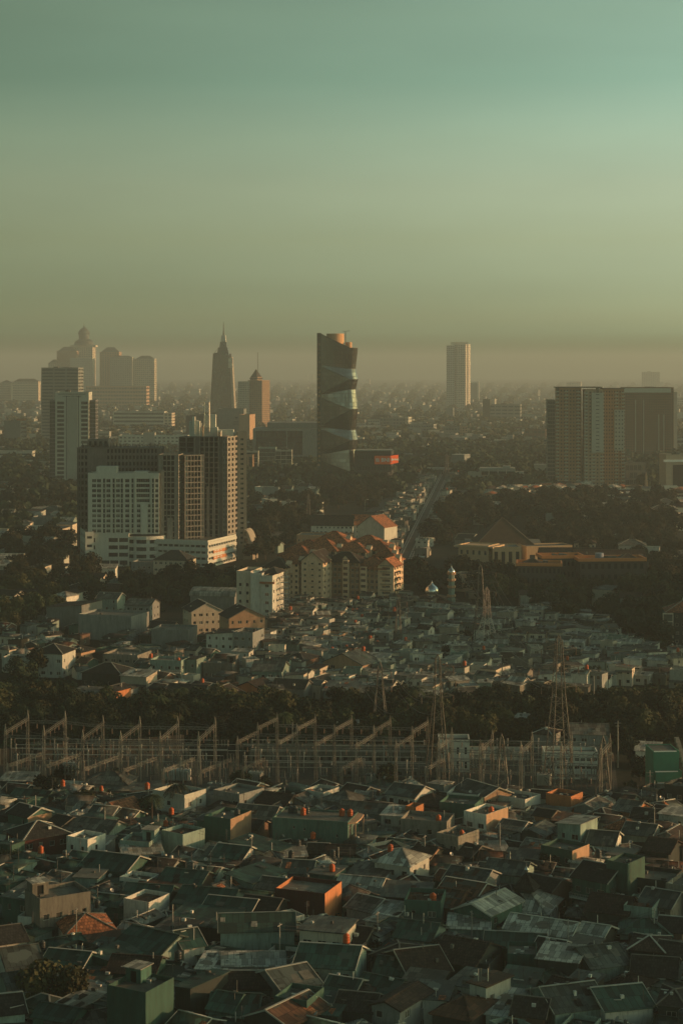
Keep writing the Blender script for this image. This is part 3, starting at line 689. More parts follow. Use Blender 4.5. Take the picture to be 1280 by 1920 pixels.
def folded_tower():
    D = dist(908); k = D / FPX; X0 = (594 - 640) * k; Z = lambda y: CAM_H - (y - HOR) * k
    e = ent('glass_tower', (X0, D, 0), 0, 'tall dark glass tower with folded triangular facets standing beside the orange billboard', 'skyscraper'); mark(e, 'the folded dark glass tower', 60)
    wl, wr = 13 * k * 0.55, (669 - 594) * k      # fold apex and right edge, metres from the left corner
    # fold lines from the top down: (left z, right z, how far the right end leans out)
    T = [(Z(625), Z(652), 1.3), (Z(684), Z(691), -1.2), (Z(686), Z(711), 1.3), (Z(738), Z(711) - .01, 1.3), (Z(740), Z(730), -1.0), (Z(745), Z(767), 1.3), (Z(799), Z(767) - .01, 1.3),
         (Z(801), Z(806), -1.3), (Z(804), Z(825), 1.2), (Z(849), Z(825) - .01, 1.2), (Z(852), Z(843), -0.8), (Z(862), Z(884), 1.2), (0, 0, 0.2)]
    # plan of the curved glass skin: front, rounded right corner, back
    plan = []
    for i in range(15): t = i / 14; plan.append((wl + (wr - 7 - wl) * t, -0.9 * math.sin(t * 1.57), t))
    for i in range(1, 10): a = i / 9 * math.pi; plan.append((wr - 7 + 7 * math.sin(a), 9 - 0.9 - 9 * math.cos(a) + 0, 1.0))
    for i in range(1, 8): t = i / 7; plan.append((wr - 7 - (wr - 7 - wl) * t, 17.1 + 0.0, 1 - t))
    mb = MB(); cx, cy = wr * 0.55, 8.5
    def P(j, line):
        x, y, t = plan[j]; zl, zr, q = line; d = Vector((x - cx, y - cy, 0)); d.normalize(); return (x + d.x * q * t * .85, y + d.y * q * t * .85, zl + (zr - zl) * t)
    for a, b in zip(T, T[1:]):
        for j in range(len(plan) - 1): mb.quad(P(j, b), P(j + 1, b), P(j + 1, a), P(j, a))
    mb.build('curtain_wall', CURT, e)
    for a in T[:-1]:
        fl = MB()
        for j in range(len(plan) - 1):
            p, q = Vector(P(j, a)), Vector(P(j + 1, a)); n = Vector((p.x - cx, p.y - cy, 0)).normalized() * 0.12; fl.beam(p + n, q + n, 0.35)
        fl.build('fold_edge', DSTEEL, e)
    cb = MB(); cb.box(0, wl + .4, 0.4, 16.5, 0, Z(624)); cb.build('service_core', CORE, e)
    fin = MB(); r = random.Random(4)
    for i in range(6):
        x = 0.3 + i * (wl / 6) + r.uniform(0, .3)
        for j in range(34):
            if r.random() < 0.6: fin.box(x, x + r.uniform(.2, .6), 0.1, 0.4, 4 * j + 1, 4 * j + r.uniform(2.2, 3.8))
    fin.build('core_fins', mat('bronze_fin', (0.28, 0.2, 0.11), 0.5, var=0.4), e)
    rs = MB(); n = len(plan); rs.quad(*[P(j, (Z(629), Z(656), 1.3)) for j in range(n)]); rs.build('roof_deck', R_['c'][0], e)
    dr = MB(); dr.lathe([(8.2, Z(650)), (8.2, Z(625))], 28, 17, 8.5); dr.build('roof_drum', mat('ochre_drum', (0.42, 0.25, 0.13), 0.8, var=0.12, streak=True), e)
    d2 = MB(); d2.lathe([(3.0, Z(660)), (3.0, Z(641))], 20, 29.5, 8); d2.build('roof_plant', mat('ochre_drum', (0, 0, 0)), e)
    c = MB(); c.beam((26.5, 9, Z(648)), (26.5, 9, Z(622)), 0.9); c.beam((24, 9, Z(621)), (30.5, 9, Z(619.5)), 0.5); c.build('maintenance_crane', STEEL, e)
    occ_rect(X0 + 18, D + 9, 40, 22, 0, 3)
folded_tower()

# ---- low dark building with the orange billboard
def billboard_block():
    D = dist(912); k = D / FPX; e = ent('dark_podium_block', ((706 - 640) * k, D + 12, 0), 0, 'low dark glass building under the orange billboard beside the glass tower', 'building'); mark(e, 'the billboard block', 10)
    dk = mat('dark_cladding', (0.035, 0.036, 0.034), 0.4, var=0.2)
    wing(e, 'upper_block', -2, 6, 34, 22, 11, zat(848, D), -8, dk, (6, 2, .9, .35), (4, 2, .9, .4), 0.4, True, 2, 0)
    wing(e, 'lower_block', -4, -3, 34, 20, 0, 12, -16, dk, (1, 2, .9, .3), (5, 2, .85, .35), 0.4, True, 2, 20)
    b = MB(); b.box(-18, 15, -7, 14, zat(846, D), zat(844, D)); b.build('roof_slab', W_['V'][0], e)
    z0, z1 = zat(871, D), zat(855, D)
    s = ent('billboard', ((702 - 640) * k, D + 3.9, z0), 0, 'orange corner billboard with white BNI lettering on the dark building', 'billboard'); mark(s, 'the orange billboard', 3)
    OM = mat('orange_panel', (0.95, 0.13, 0.01), 0.6, var=0.04, rand=0)
    w1 = 30 * k; h = z1 - z0; a = R(28); w2 = 17 * k; wl = mat('sign_white', (0.85, 0.85, 0.8), 0.6, var=0.03, rand=0)
    m = MB(); m.box(0, w1, 0, 0.6, 0, h); m.build('front_panel', OM, s)
    letters(s, 'BNI', (w1 * 0.68, -0.04, h * .5), (1, 0), 4.9, wl, 0.04, 'lettering', .09)
    lg = MB()      # woven square emblem of crossed bars
    for i in range(3):
        lg.beam((1.5 + i * 1.25, -0.05, h * .5 - 1.5), (1.7 + i * 1.15, -0.05, h * .5 + 1.5), 0.4); lg.beam((1.3, -0.07, h * .5 - 1.1 + i * 1.1), (4.3, -0.07, h * .5 - 1.3 + i * 1.2), 0.35)
    lg.build('emblem', wl, s)
    m = MB(); u = Vector((math.cos(a), math.sin(a), 0)); n = Vector((math.sin(a), -math.cos(a), 0)); o = Vector((w1, 0, 0)); P = lambda x, z, q=0: o + u * x + n * q + Vector((0, 0, z))
    m.slab([P(0, 0), P(w2, 1.6), P(w2, h + .6), P(0, h)], 0.01); pn = MB(); pn.quad(P(0, 0, 0), P(w2, 1.4, 0), P(w2, h + .8, 0), P(0, h, 0)); pn.quad(P(w2, 1.4, -.5), P(0, 0, -.5), P(0, h, -.5), P(w2, h + .8, -.5)); pn.quad(P(w2, 1.4), P(w2, 1.4, -.5), P(w2, h + .8, -.5), P(w2, h + .8)); pn.quad(P(0, h), P(w2, h + .8), P(w2, h + .8, -.5), P(0, h, -.5)); pn.build('angled_panel', OM, s)
    letters(s, '(BNI46)', P(w2 * .55, h * .55, .1), u, 2.5, wl, 0.05, 'angled_lettering', .08); b3 = MB(); b3.beam(P(1.2, 1.2, .08), P(1.2, h - 1, .08), .35); b3.build('divider', wl, s)
    occ_rect((706 - 640) * k, D + 12, 44, 30, 0, 2)
billboard_block()

# ---- stepped spire tower
def spire_tower():
    D = dist(803); k = D / FPX; Z = lambda y: zat(y, D)
    e = ent('spire_tower', ((418 - 640) * k, D + 16, 0), R(-5), 'tapering glass office tower with stepped crown and needle spire', 'skyscraper'); mark(e, 'the spire tower', 100)
    gm = glass_mat('brown_curtain_wall', (0.10, 0.09, 0.075), 0.22, 0.7, 2.2, 4.2, 0.7)
    def taper(w0, w1, d0, d1, z0, z1, x=0, y=0, x1=None, y1=None):
        mb = MB(); x1 = x if x1 is None else x1; y1 = y if y1 is None else y1; n = 0
        lo = [(x - w0 / 2, y - d0 / 2, z0), (x + w0 / 2, y - d0 / 2, z0), (x + w0 / 2, y + d0 / 2, z0), (x - w0 / 2, y + d0 / 2, z0)]
        hi = [(x1 - w1 / 2, y1 - d1 / 2, z1), (x1 + w1 / 2, y1 - d1 / 2, z1), (x1 + w1 / 2, y1 + d1 / 2, z1), (x1 - w1 / 2, y1 + d1 / 2, z1)]
        for i in range(4): j = (i + 1) % 4; mb.quad(lo[i], lo[j], hi[j], hi[i])
        mb.quad(*hi); return mb
    s = 1.0
    taper(38, 26, 34, 24, 0, Z(667)).build('shaft', gm, e)
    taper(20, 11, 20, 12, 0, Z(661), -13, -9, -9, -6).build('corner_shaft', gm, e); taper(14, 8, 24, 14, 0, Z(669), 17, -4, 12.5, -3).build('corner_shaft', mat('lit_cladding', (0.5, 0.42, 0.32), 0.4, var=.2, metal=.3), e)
    taper(12, 8, 16, 12, 0, Z(662), -20, 6, -15, 4).build('corner_shaft', gm, e)
    taper(22, 17, 20, 16, Z(667), Z(651)).build('crown_step', gm, e); taper(13, 11, 12, 10, Z(651), Z(640)).build('crown_step', gm, e); taper(9, 7, 8, 7, Z(640), Z(628)).build('lantern', FRAME, e)
    m = MB(); m.lathe([(1.6, Z(628)), (0.9, Z(615)), (0.25, Z(602))], 8); m.build('needle', DSTEEL, e)
    m = MB(); m.beam((-18, -4, Z(663)), (-9, -2, Z(652)), .6); m.beam((-18, -4, Z(669)), (-18, -4, Z(662)), .7); m.beam((13, -4, Z(670)), (13, -4, Z(663)), 3); m.build('roof_bracing', DSTEEL, e)
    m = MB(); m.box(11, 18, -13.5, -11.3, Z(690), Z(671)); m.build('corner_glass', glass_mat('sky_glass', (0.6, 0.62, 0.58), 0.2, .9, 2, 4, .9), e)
spire_tower()

# ---- pale residential tower with pyramid roof and mast
def pyramid_tower():
    D = dist(806); k = D / FPX; Z = lambda y: zat(y, D)
    e = ent('apartment_tower', ((478 - 640) * k, D + 16, 0), 0, 'peach apartment tower with a pyramid roof and thin mast right of the spire tower', 'skyscraper'); mark(e, 'the pyramid roofed peach tower', 50)
    wing(e, 'left_wing', -17, 2, 18, 22, 0, Z(716), -32, 'V', (5, 22, .5, .5), (6, 22, .5, .5), .3, True, None, 0)
    wing(e, 'main_wing', 6, 0, 30, 24, 0, Z(714), -32, 'P', (7, 24, .5, .5), (7, 24, .45, .5), .3, True, None, 0)
    wg = wing(e, 'top_stage', 1, 3, 15, 15, Z(714), Z(708), -32, 'P', (4, 1, .6, .6), (4, 1, .6, .6), .3, True, None, 0); hat(wg, 'hip', 15, 15, Z(708) - Z(714), 15, 'b', 1)
    m = MB(); m.beam((4, 0, Z(708)), (4, 0, Z(660)), .7); m.build('mast', DSTEEL, e)
pyramid_tower()

# ---- hazy towers of the far left
def far_cluster():
    D = dist(757); k = D / FPX; Z = lambda y: zat(y, D); CX = lambda a, b: ((a + b) / 2 - 640) * k
    def T(a, b, yt, nx, nz, lab, wm='C', cr=None, d=34, yo=0, dome=False):
        e = ent('apartment_tower', (CX(a, b), D + d / 2 + yo, 0), 0, lab, 'skyscraper', 'hazy residential towers on the horizon'); w = (b - a) * k
        wg = wing(e, 'block', 0, 0, w, d, 0, Z(yt), -6, wm, (nx, nz, .5, .5), (4, nz, .5, .5), .3, True, None, 0)
        if cr: m = roof_mb('hip', w * .92, d * .9, Z(yt) + 0.5, cr * k, .5, .5).build('crown_roof', [R_['g'][0], RIDGE, RIDGE], e); 
        if dome:
            m = MB(); z = Z(yt); m.box(-w * .62, w * .62, -d * .55, d * .55, z - 3, z + 3); m.build('cornice', W_['C'][0], e)
            m = MB(); m.lathe([(w * .5, z + 3), (w * .44, z + 14), (w * .26, z + 22), (w * .26, z + 36), (w * .3, z + 38), (w * .24, z + 48), (w * .12, z + 55), (w * .03, z + 58), (.3, z + 70)], 20); m.build('dome', R_['g'][0], e)
        return e
    T(131, 170, 648, 9, 30, 'tallest hazy tower at far left, topped by a dome on a wide cornice', 'C', None, 40, 60, True)
    T(104, 142, 658, 9, 26, 'hazy tower with sloping shoulders in front of the domed tower', 'P', 8, 34, 30)
    T(132, 175, 672, 12, 24, 'pale hazy slab with many small windows below the domed tower', 'V', None, 30)
    T(83, 104, 680, 5, 20, 'small hazy tower at the left end of the far cluster', 'C', 6, 26, 80)
    T(186, 223, 660, 8, 26, 'hazy tower with a curved hip crown in the middle of the far cluster', 'P', 9, 36, 20)
    T(207, 249, 670, 12, 24, 'pale hazy slab joined to the middle tower of the far cluster', 'V', 3, 30)
    T(252, 290, 673, 10, 22, 'hazy tower with a squared hip crown at the right end of the far cluster', 'C', 6, 34, 10)
    office('parking_podium', 160, 275, 724, 765, 40, -6, 'P', (22, 6, .8, .5), (8, 6, .8, .5), 'long peach podium with rows of openings below the far hazy towers', cap=0, plant=0)
    office('apartment_block', 0, 20, 717, 757, 30, -4, 'C', (8, 9, .45, .5), None, 'hazy apartment slab cut by the left edge of the photo', cap=0, hatspec=('hip', 8, 'b'), plant=0)
    office('apartment_block', 24, 72, 715, 758, 30, -4, 'C', (16, 9, .45, .5), None, 'wide hazy apartment slab behind trees at far left', cap=0, hatspec=('hip', 9, 'b'), plant=0)
far_cluster()

# ---- office towers of the left
e, wg, w_, zt = office('office_tower', 77, 147, 689, 838, 34, -4, 'G', (3, 24, .88, .42), (2, 24, .85, .42), 'grey slab tower banded with ribbon windows, left of the tower with black lettering', 'the banded grey slab tower', cap=0, kind=2, depth=1.2, plant=3)
wing(wg, 'centre_bay', 0, -w_ * .25, w_ * .2, 1.6, 4, zt - 6, 0, 'D', (1, 23, .9, .5), None, .2, True, 2, 0)
office('office_annex', 88, 118, 832, 848, 20, -4, 'V', (3, 3, .9, .5), None, 'white low annex at the foot of the banded grey slab tower', cap=0)
def lettered_tower():
    D = dist(907); k = D / FPX; Z = lambda y: zat(y, D); w = (166 - 103) * k; dep = 22
    e = ent('office_tower', ((135 - 640) * k, D + dep / 2, 0), 0, 'white office tower with black lettering along its top and a blank central strip', 'skyscraper'); mark(e, 'the white tower with black lettering', 50)
    H = Z(735); ops = []; nf = 18; z1 = Z(752); fh = (z1 - 4) / nf
    for j in range(nf):
        for a, b in ((.055, .26), (.77, .965)): ops.append((w * a, w * b, 4 + j * fh + fh * .25, 4 + j * fh + fh * .9))
    for a in (.325, .68): ops.append((w * a, w * (a + .022), 4, Z(742)))
    wing(e, 'block', 0, 0, w, dep, 0, H - 1, 0, 'V', None, (3, 18, .8, .6, 1, 3, 8), .5, True, 2, 60, 1, Fops=ops)
    for x, z in ((-w / 2 - 3, Z(752)), (w / 2 + 3, Z(752))): wing(e, 'side_wing', x, 1.5, 5.6, dep - 4, 0, z, 0, mat('blue_grey_render', (0.16, 0.17, 0.18), .6), (1, 22, .9, .8), (3, 22, .9, .8), .2, True, 2, 0)
    m = MB(); m.box(-w * .155, w * .155, -dep / 2 - .5, -dep / 2, 0, H - 5.5); m.build('central_strip', W_['V'][0], e)
    bl = mat('black_letter', (.01, .01, .01), .6, var=0, rand=0)
    letters(e, 'BADAN PEMERIKSA KEUANGAN', (0, -dep / 2 - .06, H - 2.0), (1, 0), 1.75, bl, .05); letters(e, 'REPUBLIK INDONESIA', (0, -dep / 2 - .06, H - 4.1), (1, 0), 1.75, bl, .05)
    clutter(e, w * .7, dep * .6, H, 3, 2)
    occ_rect((135 - 640) * k, D + dep / 2, w + 10, dep, 0, 2)
lettered_tower()
office('office_block', 6, 40, 789, 838, 14, -26, 'G', None, (1, 6, .9, .5), 'grey windowless block with orange bands on its right face', 'the block with orange bands', plant=2)
office('banded_block', 28, 43, 785, 837, 8, -26, 'O', (1, 5, .96, .42), (1, 5, .96, .42), 'narrow white and orange banded stair block at far left', plant=0, kind=1)
office('office_block', -8, 60, 846, 872, 26, 2, 'V', (1, 3, .94, .35), (3, 3, .8, .35), 'white two band office cut by the left edge under the banded block', 'the left edge office', plant=3)
office('shop_block', -12, 23, 877, 895, 16, 0, 'V', (3, 2, .7, .5), None, 'small white block below the left edge office', plant=1)
office('office_block', 212, 308, 771, 808, 26, -4, 'V', (1, 5, .97, .5), (2, 5, .9, .5), 'long white office block with ribbon windows above the unfinished tower', 'the long white office block', cap=0, kind=2, plant=3)
office('office_block', 300, 322, 774, 808, 24, -8, 'C', (3, 6, .6, .5), (3, 6, .6, .5), 'cream square end block of the long white office', plant=1)
office('shop_block', 175, 205, 809, 832, 20, 0, 'V', (1, 3, .9, .35), None, 'white low block right of the lettered tower behind the concrete shell', plant=1)
office('office_block', 222, 352, 816, 850, 24, -3, 'V', (16, 5, .55, .4), (4, 5, .5, .4), 'white office slab half hidden behind the unfinished concrete towers', plant=4)
office('office_block', 268, 290, 811, 850, 10, -3, 'V', (2, 1, .4, .1), None, 'taller white stair block of the half hidden office slab', plant=1)
office('dark_hall', 348, 422, 779, 830, 34, -4, 'D', None, None, 'black windowless hall behind the white rooftop of the unfinished tower', 'the black hall', plant=5, tall=7)
# grey hall with an eagle emblem
e, wg, w_, zt = office('government_hall', 408, 457, 766, 835, 24, -6, 'G', None, (3, 1, .3, .2), 'grey windowless hall with a small dark eagle emblem and lettering', 'the grey hall with the emblem', plant=0)
mk = mat('black_letter', (0, 0, 0)); em = MB()
for s in (-1, 1): em.quad((0, 0, -1.4), (s * 1.2, 0, -.2), (s * 2.4, 0, 1.6), (s * .7, 0, 1.2)); 
em.quad((-.5, 0, -1.8), (.5, 0, -1.8), (.5, 0, 1.9), (-.5, 0, 1.9)); em.build('emblem', mk, wg, (w_ * .22, -12.1, zt - 13))
for i, (t, q) in enumerate((('MAJELIS UMUM', 1), ('REPUBLIK INDONESIA', 1), ('JAKARTA', 1))):
    m = MB(); mm_ = 6 - i
    for c in range(9): m.box(w_ * .22 - 4.6 + c * 1.05, w_ * .22 - 4.6 + c * 1.05 + .7, -12.12, -12.03, zt - 18.5 - i * 2, zt - 17.6 - i * 2)
    m.build('lettering', mk, wg)
office('brown_hall', 448, 468, 777, 838, 26, -14, 'P', None, None, 'tan windowless hall to the right of the grey hall with the emblem', plant=0)

# big dark fronted hall beside the glass tower
def big_hall():
    D = dist(882); k = D / FPX; Z = lambda y: zat(y, D); X = lambda p: (p - 540) * k
    e = ent('convention_hall', ((540 - 640) * k, D, 0), 0, 'big grey hall with a wide dark glass front left of the folded tower', 'building'); mark(e, 'the big hall with a dark glass front', 20)
    wm = W_['G'][0]; m = MB(); m.box(X(478), X(567), 4, 60, 0, Z(808)); m.build('glass_front', glass_mat('hall_glass', (.035, .037, .036), .25, .3, 4, 30, .6), e)
    m = MB(); m.box(X(474), X(597), -1, 62, Z(808), Z(804)); m.build('canopy', wm, e); m = MB(); m.box(X(500), X(597), 8, 62, Z(803.5), Z(793)); m.build('upper_block', wm, e)
    m = MB(); m.box(X(567), X(597), -1, 50, 0, Z(808.2)); m.build('side_wall', wm, e); m = MB(); m.box(X(474), X(479), -1, 4, 0, Z(808.2)); m.box(X(537), X(538.5), 0, 1.2, 0, Z(808.2)); m.build('columns', wm, e)
    m = MB(); m.box(X(479), X(567), 0, 3.6, 0, Z(853)); m.build('base_wall', wm, e); occ_rect((540 - 640) * k, D + 30, 70, 62, 0, 2)
big_hall()
e, wg, w_, zt = office('panelled_block', 484, 517, 839, 893, 20, 0, 'U', (6, 7, .93, .9), None, 'pale blue grey building clad in square panels below the big hall', 'the square panelled building', cap=0, depth=.12, kind=1, plant=1)
office('panelled_block', 516, 547, 844, 893, 20, 0, 'V', (3, 6, .93, .88), (1, 5, .3, .8), 'white panelled block with aerials joined to the square panelled building', depth=.1, kind=1, plant=4, tall=5)
office('panelled_block', 546, 571, 870, 893, 18, 0, 'C', (3, 2, .9, .8), None, 'low cream end block of the panelled buildings', depth=.1, kind=1, plant=0)
office('portal_block', 447, 474, 853, 900, 16, 0, 'P', (3, 2, .6, .85), None, 'tan portal with tall dark openings left of the square panelled building', kind=2, plant=0)
office('shop_block', 460, 484, 846, 897, 14, 0, 'V', (1, 5, .9, .9), None, 'white side block between the tan portal and the panelled building', plant=2, depth=.1, kind=1)
office('canopy_block', 515, 596, 890, 905, 18, -10, 'G', (6, 1, .8, .6), None, 'low grey canopy building in front of the panelled blocks', plant=0, kind=2)
# white house with small dark lettering
e, wg, w_, zt = office('white_block', 522, 551, 942, 972, 16, -3, 'V', (2, 1, .4, .01), None, 'white cube building with small dark characters on its blank wall', 'the white cube with small lettering', plant=3)
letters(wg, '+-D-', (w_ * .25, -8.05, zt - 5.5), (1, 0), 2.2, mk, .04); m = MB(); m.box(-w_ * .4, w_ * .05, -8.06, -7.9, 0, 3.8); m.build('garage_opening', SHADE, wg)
office('white_block', 498, 520, 936, 966, 14, 14, 'V', (5, 2, .5, .6), None, 'white wing with a stepped gable left of the white cube', plant=1, cap=10)

# ---- right towers
def right_towers():
    D = dist(916); k = D / FPX; Z = lambda y: zat(y, D); X = lambda p: (p - 1100) * k
    e = ent('apartment_towers', ((1100 - 640) * k, D + 14, 0), 0, 'broad cream and brown apartment tower with stacked balconies and one blank white strip', 'skyscraper'); mark(e, 'the cream balcony tower', 40)
    bw = mat('tan_render', (0.32, 0.19, 0.10), .85, var=.1, dirt=.3, streak=True, rand=0); cw = mat('cream_panel', (0.38, 0.30, 0.20), .85, var=.1, dirt=.25, streak=True, rand=0)
    def bal(par, w, d, n, h, xs, ww, m=None):
        b = MB()
        for x in xs:
            for j in range(n): z = (j + .06) * h / n; b.box(x - ww / 2, x + ww / 2, -d / 2 - 1.3, -d / 2, z, z + .16); b.box(x - ww / 2, x + ww / 2, -d / 2 - 1.3, -d / 2 - 1.2, z + .16, z + 1.15)
        o = b.build('balconies', m or W_['V'][0], par); o['kind'] = 'stuff'
    n = 28; H1 = Z(729)
    a = wing(e, 'left_wing', X(1069), 2, 46 * k, 22, 0, H1, -3, bw, (8, n, .5, .45), (5, n, .5, .45), .3, True, None, 30); bal(a, 0, 22, n, H1, [-22 * k, -5 * k, 17 * k], 3.2)
    wing(e, 'back_wing', X(1038), 12, 14 * k, 20, 0, Z(752), -3, W_['G'][0], (3, 22, .8, .7), (4, 22, .6, .6), .3, True, 2, 0)
    b = wing(e, 'centre_wing', X(1114), -3, 34 * k, 24, 0, Z(732), -3, cw, (5, n, .45, .4), (5, n, .5, .5), .3, True, None, 30); bal(b, 0, 24, n, Z(732), [-15 * k, -1 * k, 15 * k], 3.6)
    s = MB(); s.box(X(1108), X(1128), -18.2, -14.95, Z(848), Z(734)); 
    st = wing(e, 'white_strip', X(1119), -16.3, 22 * k, 3.2, Z(848), Z(736), -3, 'V', (1, 16, .36, .2, 1, 0, 0), None, .25, True, 2, 20, 0)
    c = wing(e, 'right_wing', X(1152), 1, 40 * k, 22, 0, Z(731), -3, bw, (8, n, .45, .45), (5, n, .5, .5), .3, True, None, 30); bal(c, 0, 22, n, Z(731), [6 * k, 18 * k], 3.0)
    wing(e, 'white_panel_bay', X(1161), -11.6, 18 * k, 2.4, Z(845), Z(768), -3, 'V', (3, 10, .4, .35), None, .25, True, 2, 20, 0)
    r = MB(); r.box(X(1044), X(1096), -10, 14, H1 + 1, H1 + 1.8); r.box(X(1095), X(1128), -17, 10, Z(727), Z(725)); r.box(X(1118), X(1122), -16, -10, Z(740), Z(727)); r.box(X(1131), X(1172), -11, 13, Z(729), Z(727.5)); r.box(X(1045), X(1049), -9, -6, Z(740), H1 + 1.2); r.build('roof_canopy', R_['c'][0], e)
    occ_rect((1100 - 640) * k, D + 14, 75, 34, 0, 3)
right_towers()
e, wg, w_, zt = office('brown_tower', 1168, 1262, 726, 868, 30, -3, mat('brown_panel', (0.15, 0.078, 0.04), .6, var=.2, rand=0), (22, 30, .6, .55), (8, 30, .6, .5), 'dark brown tower with thin white vertical lines right of the cream balcony tower', 'the dark brown tower', cap=0, kind=2, depth=.3, plant=2)
m = MB()
for f in (-.26, -.1, .2, .3): m.box(w_ * f, w_ * f + .7, -15.5, -15, 3, zt - 14 * (1 if f < 0 else 2.2))
m.box(w_ / 2, w_ / 2 + 5, -8, 12, 0, zt - 5); m.box(-w_ / 2 + 1, w_ / 2 - 3, -15.6, -15, zt - 6, zt - 1); m.build('white_fins', W_['V'][0], wg)
office('frame_block', 1172, 1210, 868, 912, 20, 0, 'G', (5, 3, .8, .7), None, 'grey building with a white roof frame below the brown tower', plant=2)
e, wg, w_, zt = office('portal_building', 1248, 1300, 852, 922, 24, 4, mat('sandstone', (.4, .33, .24), .85, var=.1, rand=0), None, None, 'sandstone building with one great dark portal at the right edge', 'the sandstone portal building', plant=2)
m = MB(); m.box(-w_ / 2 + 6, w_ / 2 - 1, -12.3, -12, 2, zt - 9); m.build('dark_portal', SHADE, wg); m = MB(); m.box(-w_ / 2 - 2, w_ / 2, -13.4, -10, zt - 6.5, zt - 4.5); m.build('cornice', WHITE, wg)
office('office_block', 1262, 1292, 822, 850, 26, 0, 'G', (1, 3, .95, .5), None, 'grey banded block behind the sandstone portal building', kind=2)

# ---- slim pale tower and its neighbours on the horizon
def slim():
    D = dist(768); k = D / FPX; Z = lambda y: zat(y, D); X = lambda p: (p - 860) * k; pale = mat('pale_tower_render', (.62, .58, .48), .8, var=.08, rand=0)
    e = ent('apartment_tower', ((860 - 640) * k, D + 20, 0), 0, 'slim pale high rise standing alone on the horizon right of the glass tower', 'skyscraper'); mark(e, 'the slim pale high rise', 60)
    H = Z(646); wing(e, 'left_wing', X(847), 2, 15 * k, 30, 0, Z(648), -14, mat('cool_tower_render', (.40, .44, .40), .8, var=.08, rand=0), (4, 34, .6, .5), (5, 34, .6, .5), .5, True, None, 0)
    wing(e, 'right_wing', X(867), -2, 24 * k, 30, 0, H, -28, pale, (6, 36, .6, .5), (6, 36, .5, .5), .8, True, None, 0)
    m = MB()
    for p in (857, 861, 866, 871, 876): m.box(X(p), X(p) + 2.2, -20 + (p - 857) * .3, -16, 4, Z(643))
    m.build('piers', pale, e)
    m = MB(); m.box(X(846), X(878), -10, 8, H, Z(641)); m.build('crown', W_['C'][0], e)
slim()
e, wg, w_, zt = office('frame_tower', 881, 897, 716, 752, 30, -10, 'G', None, None, 'small grey tower with a white frame beside the slim pale high rise', plant=0)
m = MB(); m.box(w_ / 2 - 4, w_ / 2, -15.6, -15, 0, zt); m.box(-w_ / 2, w_ / 2 - 4.2, -15.6, -15, zt - 3, zt); m.build('white_frame', WHITE, wg)
office('apartment_tower', 1203, 1236, 697, 732, 60, -10, 'C', (10, 20, .5, .5), (6, 20, .5, .5), 'faint twin slab on the horizon above the dark brown tower', 'the faint twin slab', plant=1, tall=8)
FARB = [(690, 740, 786, 806, 'V', (12, 3, .6, .4), 'white long block with a brown hip roof right of the folded tower', ('hip', 9, 'b')),
 (712, 760, 783, 808, 'G', (8, 4, .7, .5), 'grey glazed block with white stair towers right of the folded tower', None),
 (747, 765, 782, 808, 'V', (4, 4, .4, .5), 'white square block with slit windows', None),
 (765, 812, 795, 815, 'G', (10, 3, .7, .4), 'low grey office block with pale bands in the middle distance', None),
 (905, 974, 758, 792, 'G', (6, 5, .8, .4), 'wide grey office with red roof trim under the slim high rise', None),
 (905, 918, 748, 792, 'D', None, 'dark slab tower at the left end of the wide grey office', None),
 (826, 872, 769, 780, 'C', (8, 2, .6, .5), 'low cream hall at the foot of the slim high rise', ('hip', 4, 'c')),
 (768, 800, 792, 812, 'V', (6, 3, .6, .5), 'small white block near the tree line in the middle distance', None),
 (830, 862, 800, 822, 'G', (6, 3, .6, .5), 'grey block with a pale roof edge beside the cream stair tower', None),
 (861, 876, 799, 824, 'P', (3, 5, .5, .4), 'peach stair tower catching the sun in the middle distance', None),
 (880, 920, 802, 810, 'U', (6, 1, .6, .4), 'long low shed with pale turquoise roof', ('gx', 3, 't')),
 (885, 900, 808, 822, 'C', (3, 3, .7, .5), 'small cream banded block under the turquoise shed', None),
 (984, 1022, 804, 832, 'B', (5, 3, .7, .4), 'brown block with pale cornices left of the cream balcony tower', None),
 (668, 712, 800, 812, 'C', (10, 2, .6, .5), 'pale market hall roofs just right of the folded tower', ('gx', 3, 'l')),
 (976, 1016, 779, 792, 'V', (8, 2, .6, .5), 'low white hall with turquoise roofs on the right', ('gx', 3, 't')),
 (1062, 1088, 716, 738, 'C', (6, 4, .6, .5), 'stepped cream hotel far behind the cream balcony tower', None),
 (1262, 1282, 750, 768, 'C', (5, 4, .6, .5), 'hazy cream block at the right edge', None),
 (700, 722, 792, 800, 'V', (5, 2, .6, .5), 'small bright white hall among far roofs', None),
 (570, 577, 701, 712, 'V', None, 'tiny bright block on the horizon left of the folded tower', None),
 (583, 588, 702, 716, 'V', None, 'tiny bright slab touching the folded tower on the horizon', None),
 (684, 693, 710, 720, 'C', None, 'tiny pale block on the horizon right of the folded tower', None)]
for i, (a, b, yt, yb, wm, F, lab, hs) in enumerate(FARB):
    office('distant_building', a, b, yt, yb, 24, rnd.uniform(-18, -2), wm, F, (4, F[1], F[2], F[3]) if F else None, lab, hatspec=hs, plant=0 if hs else 3)
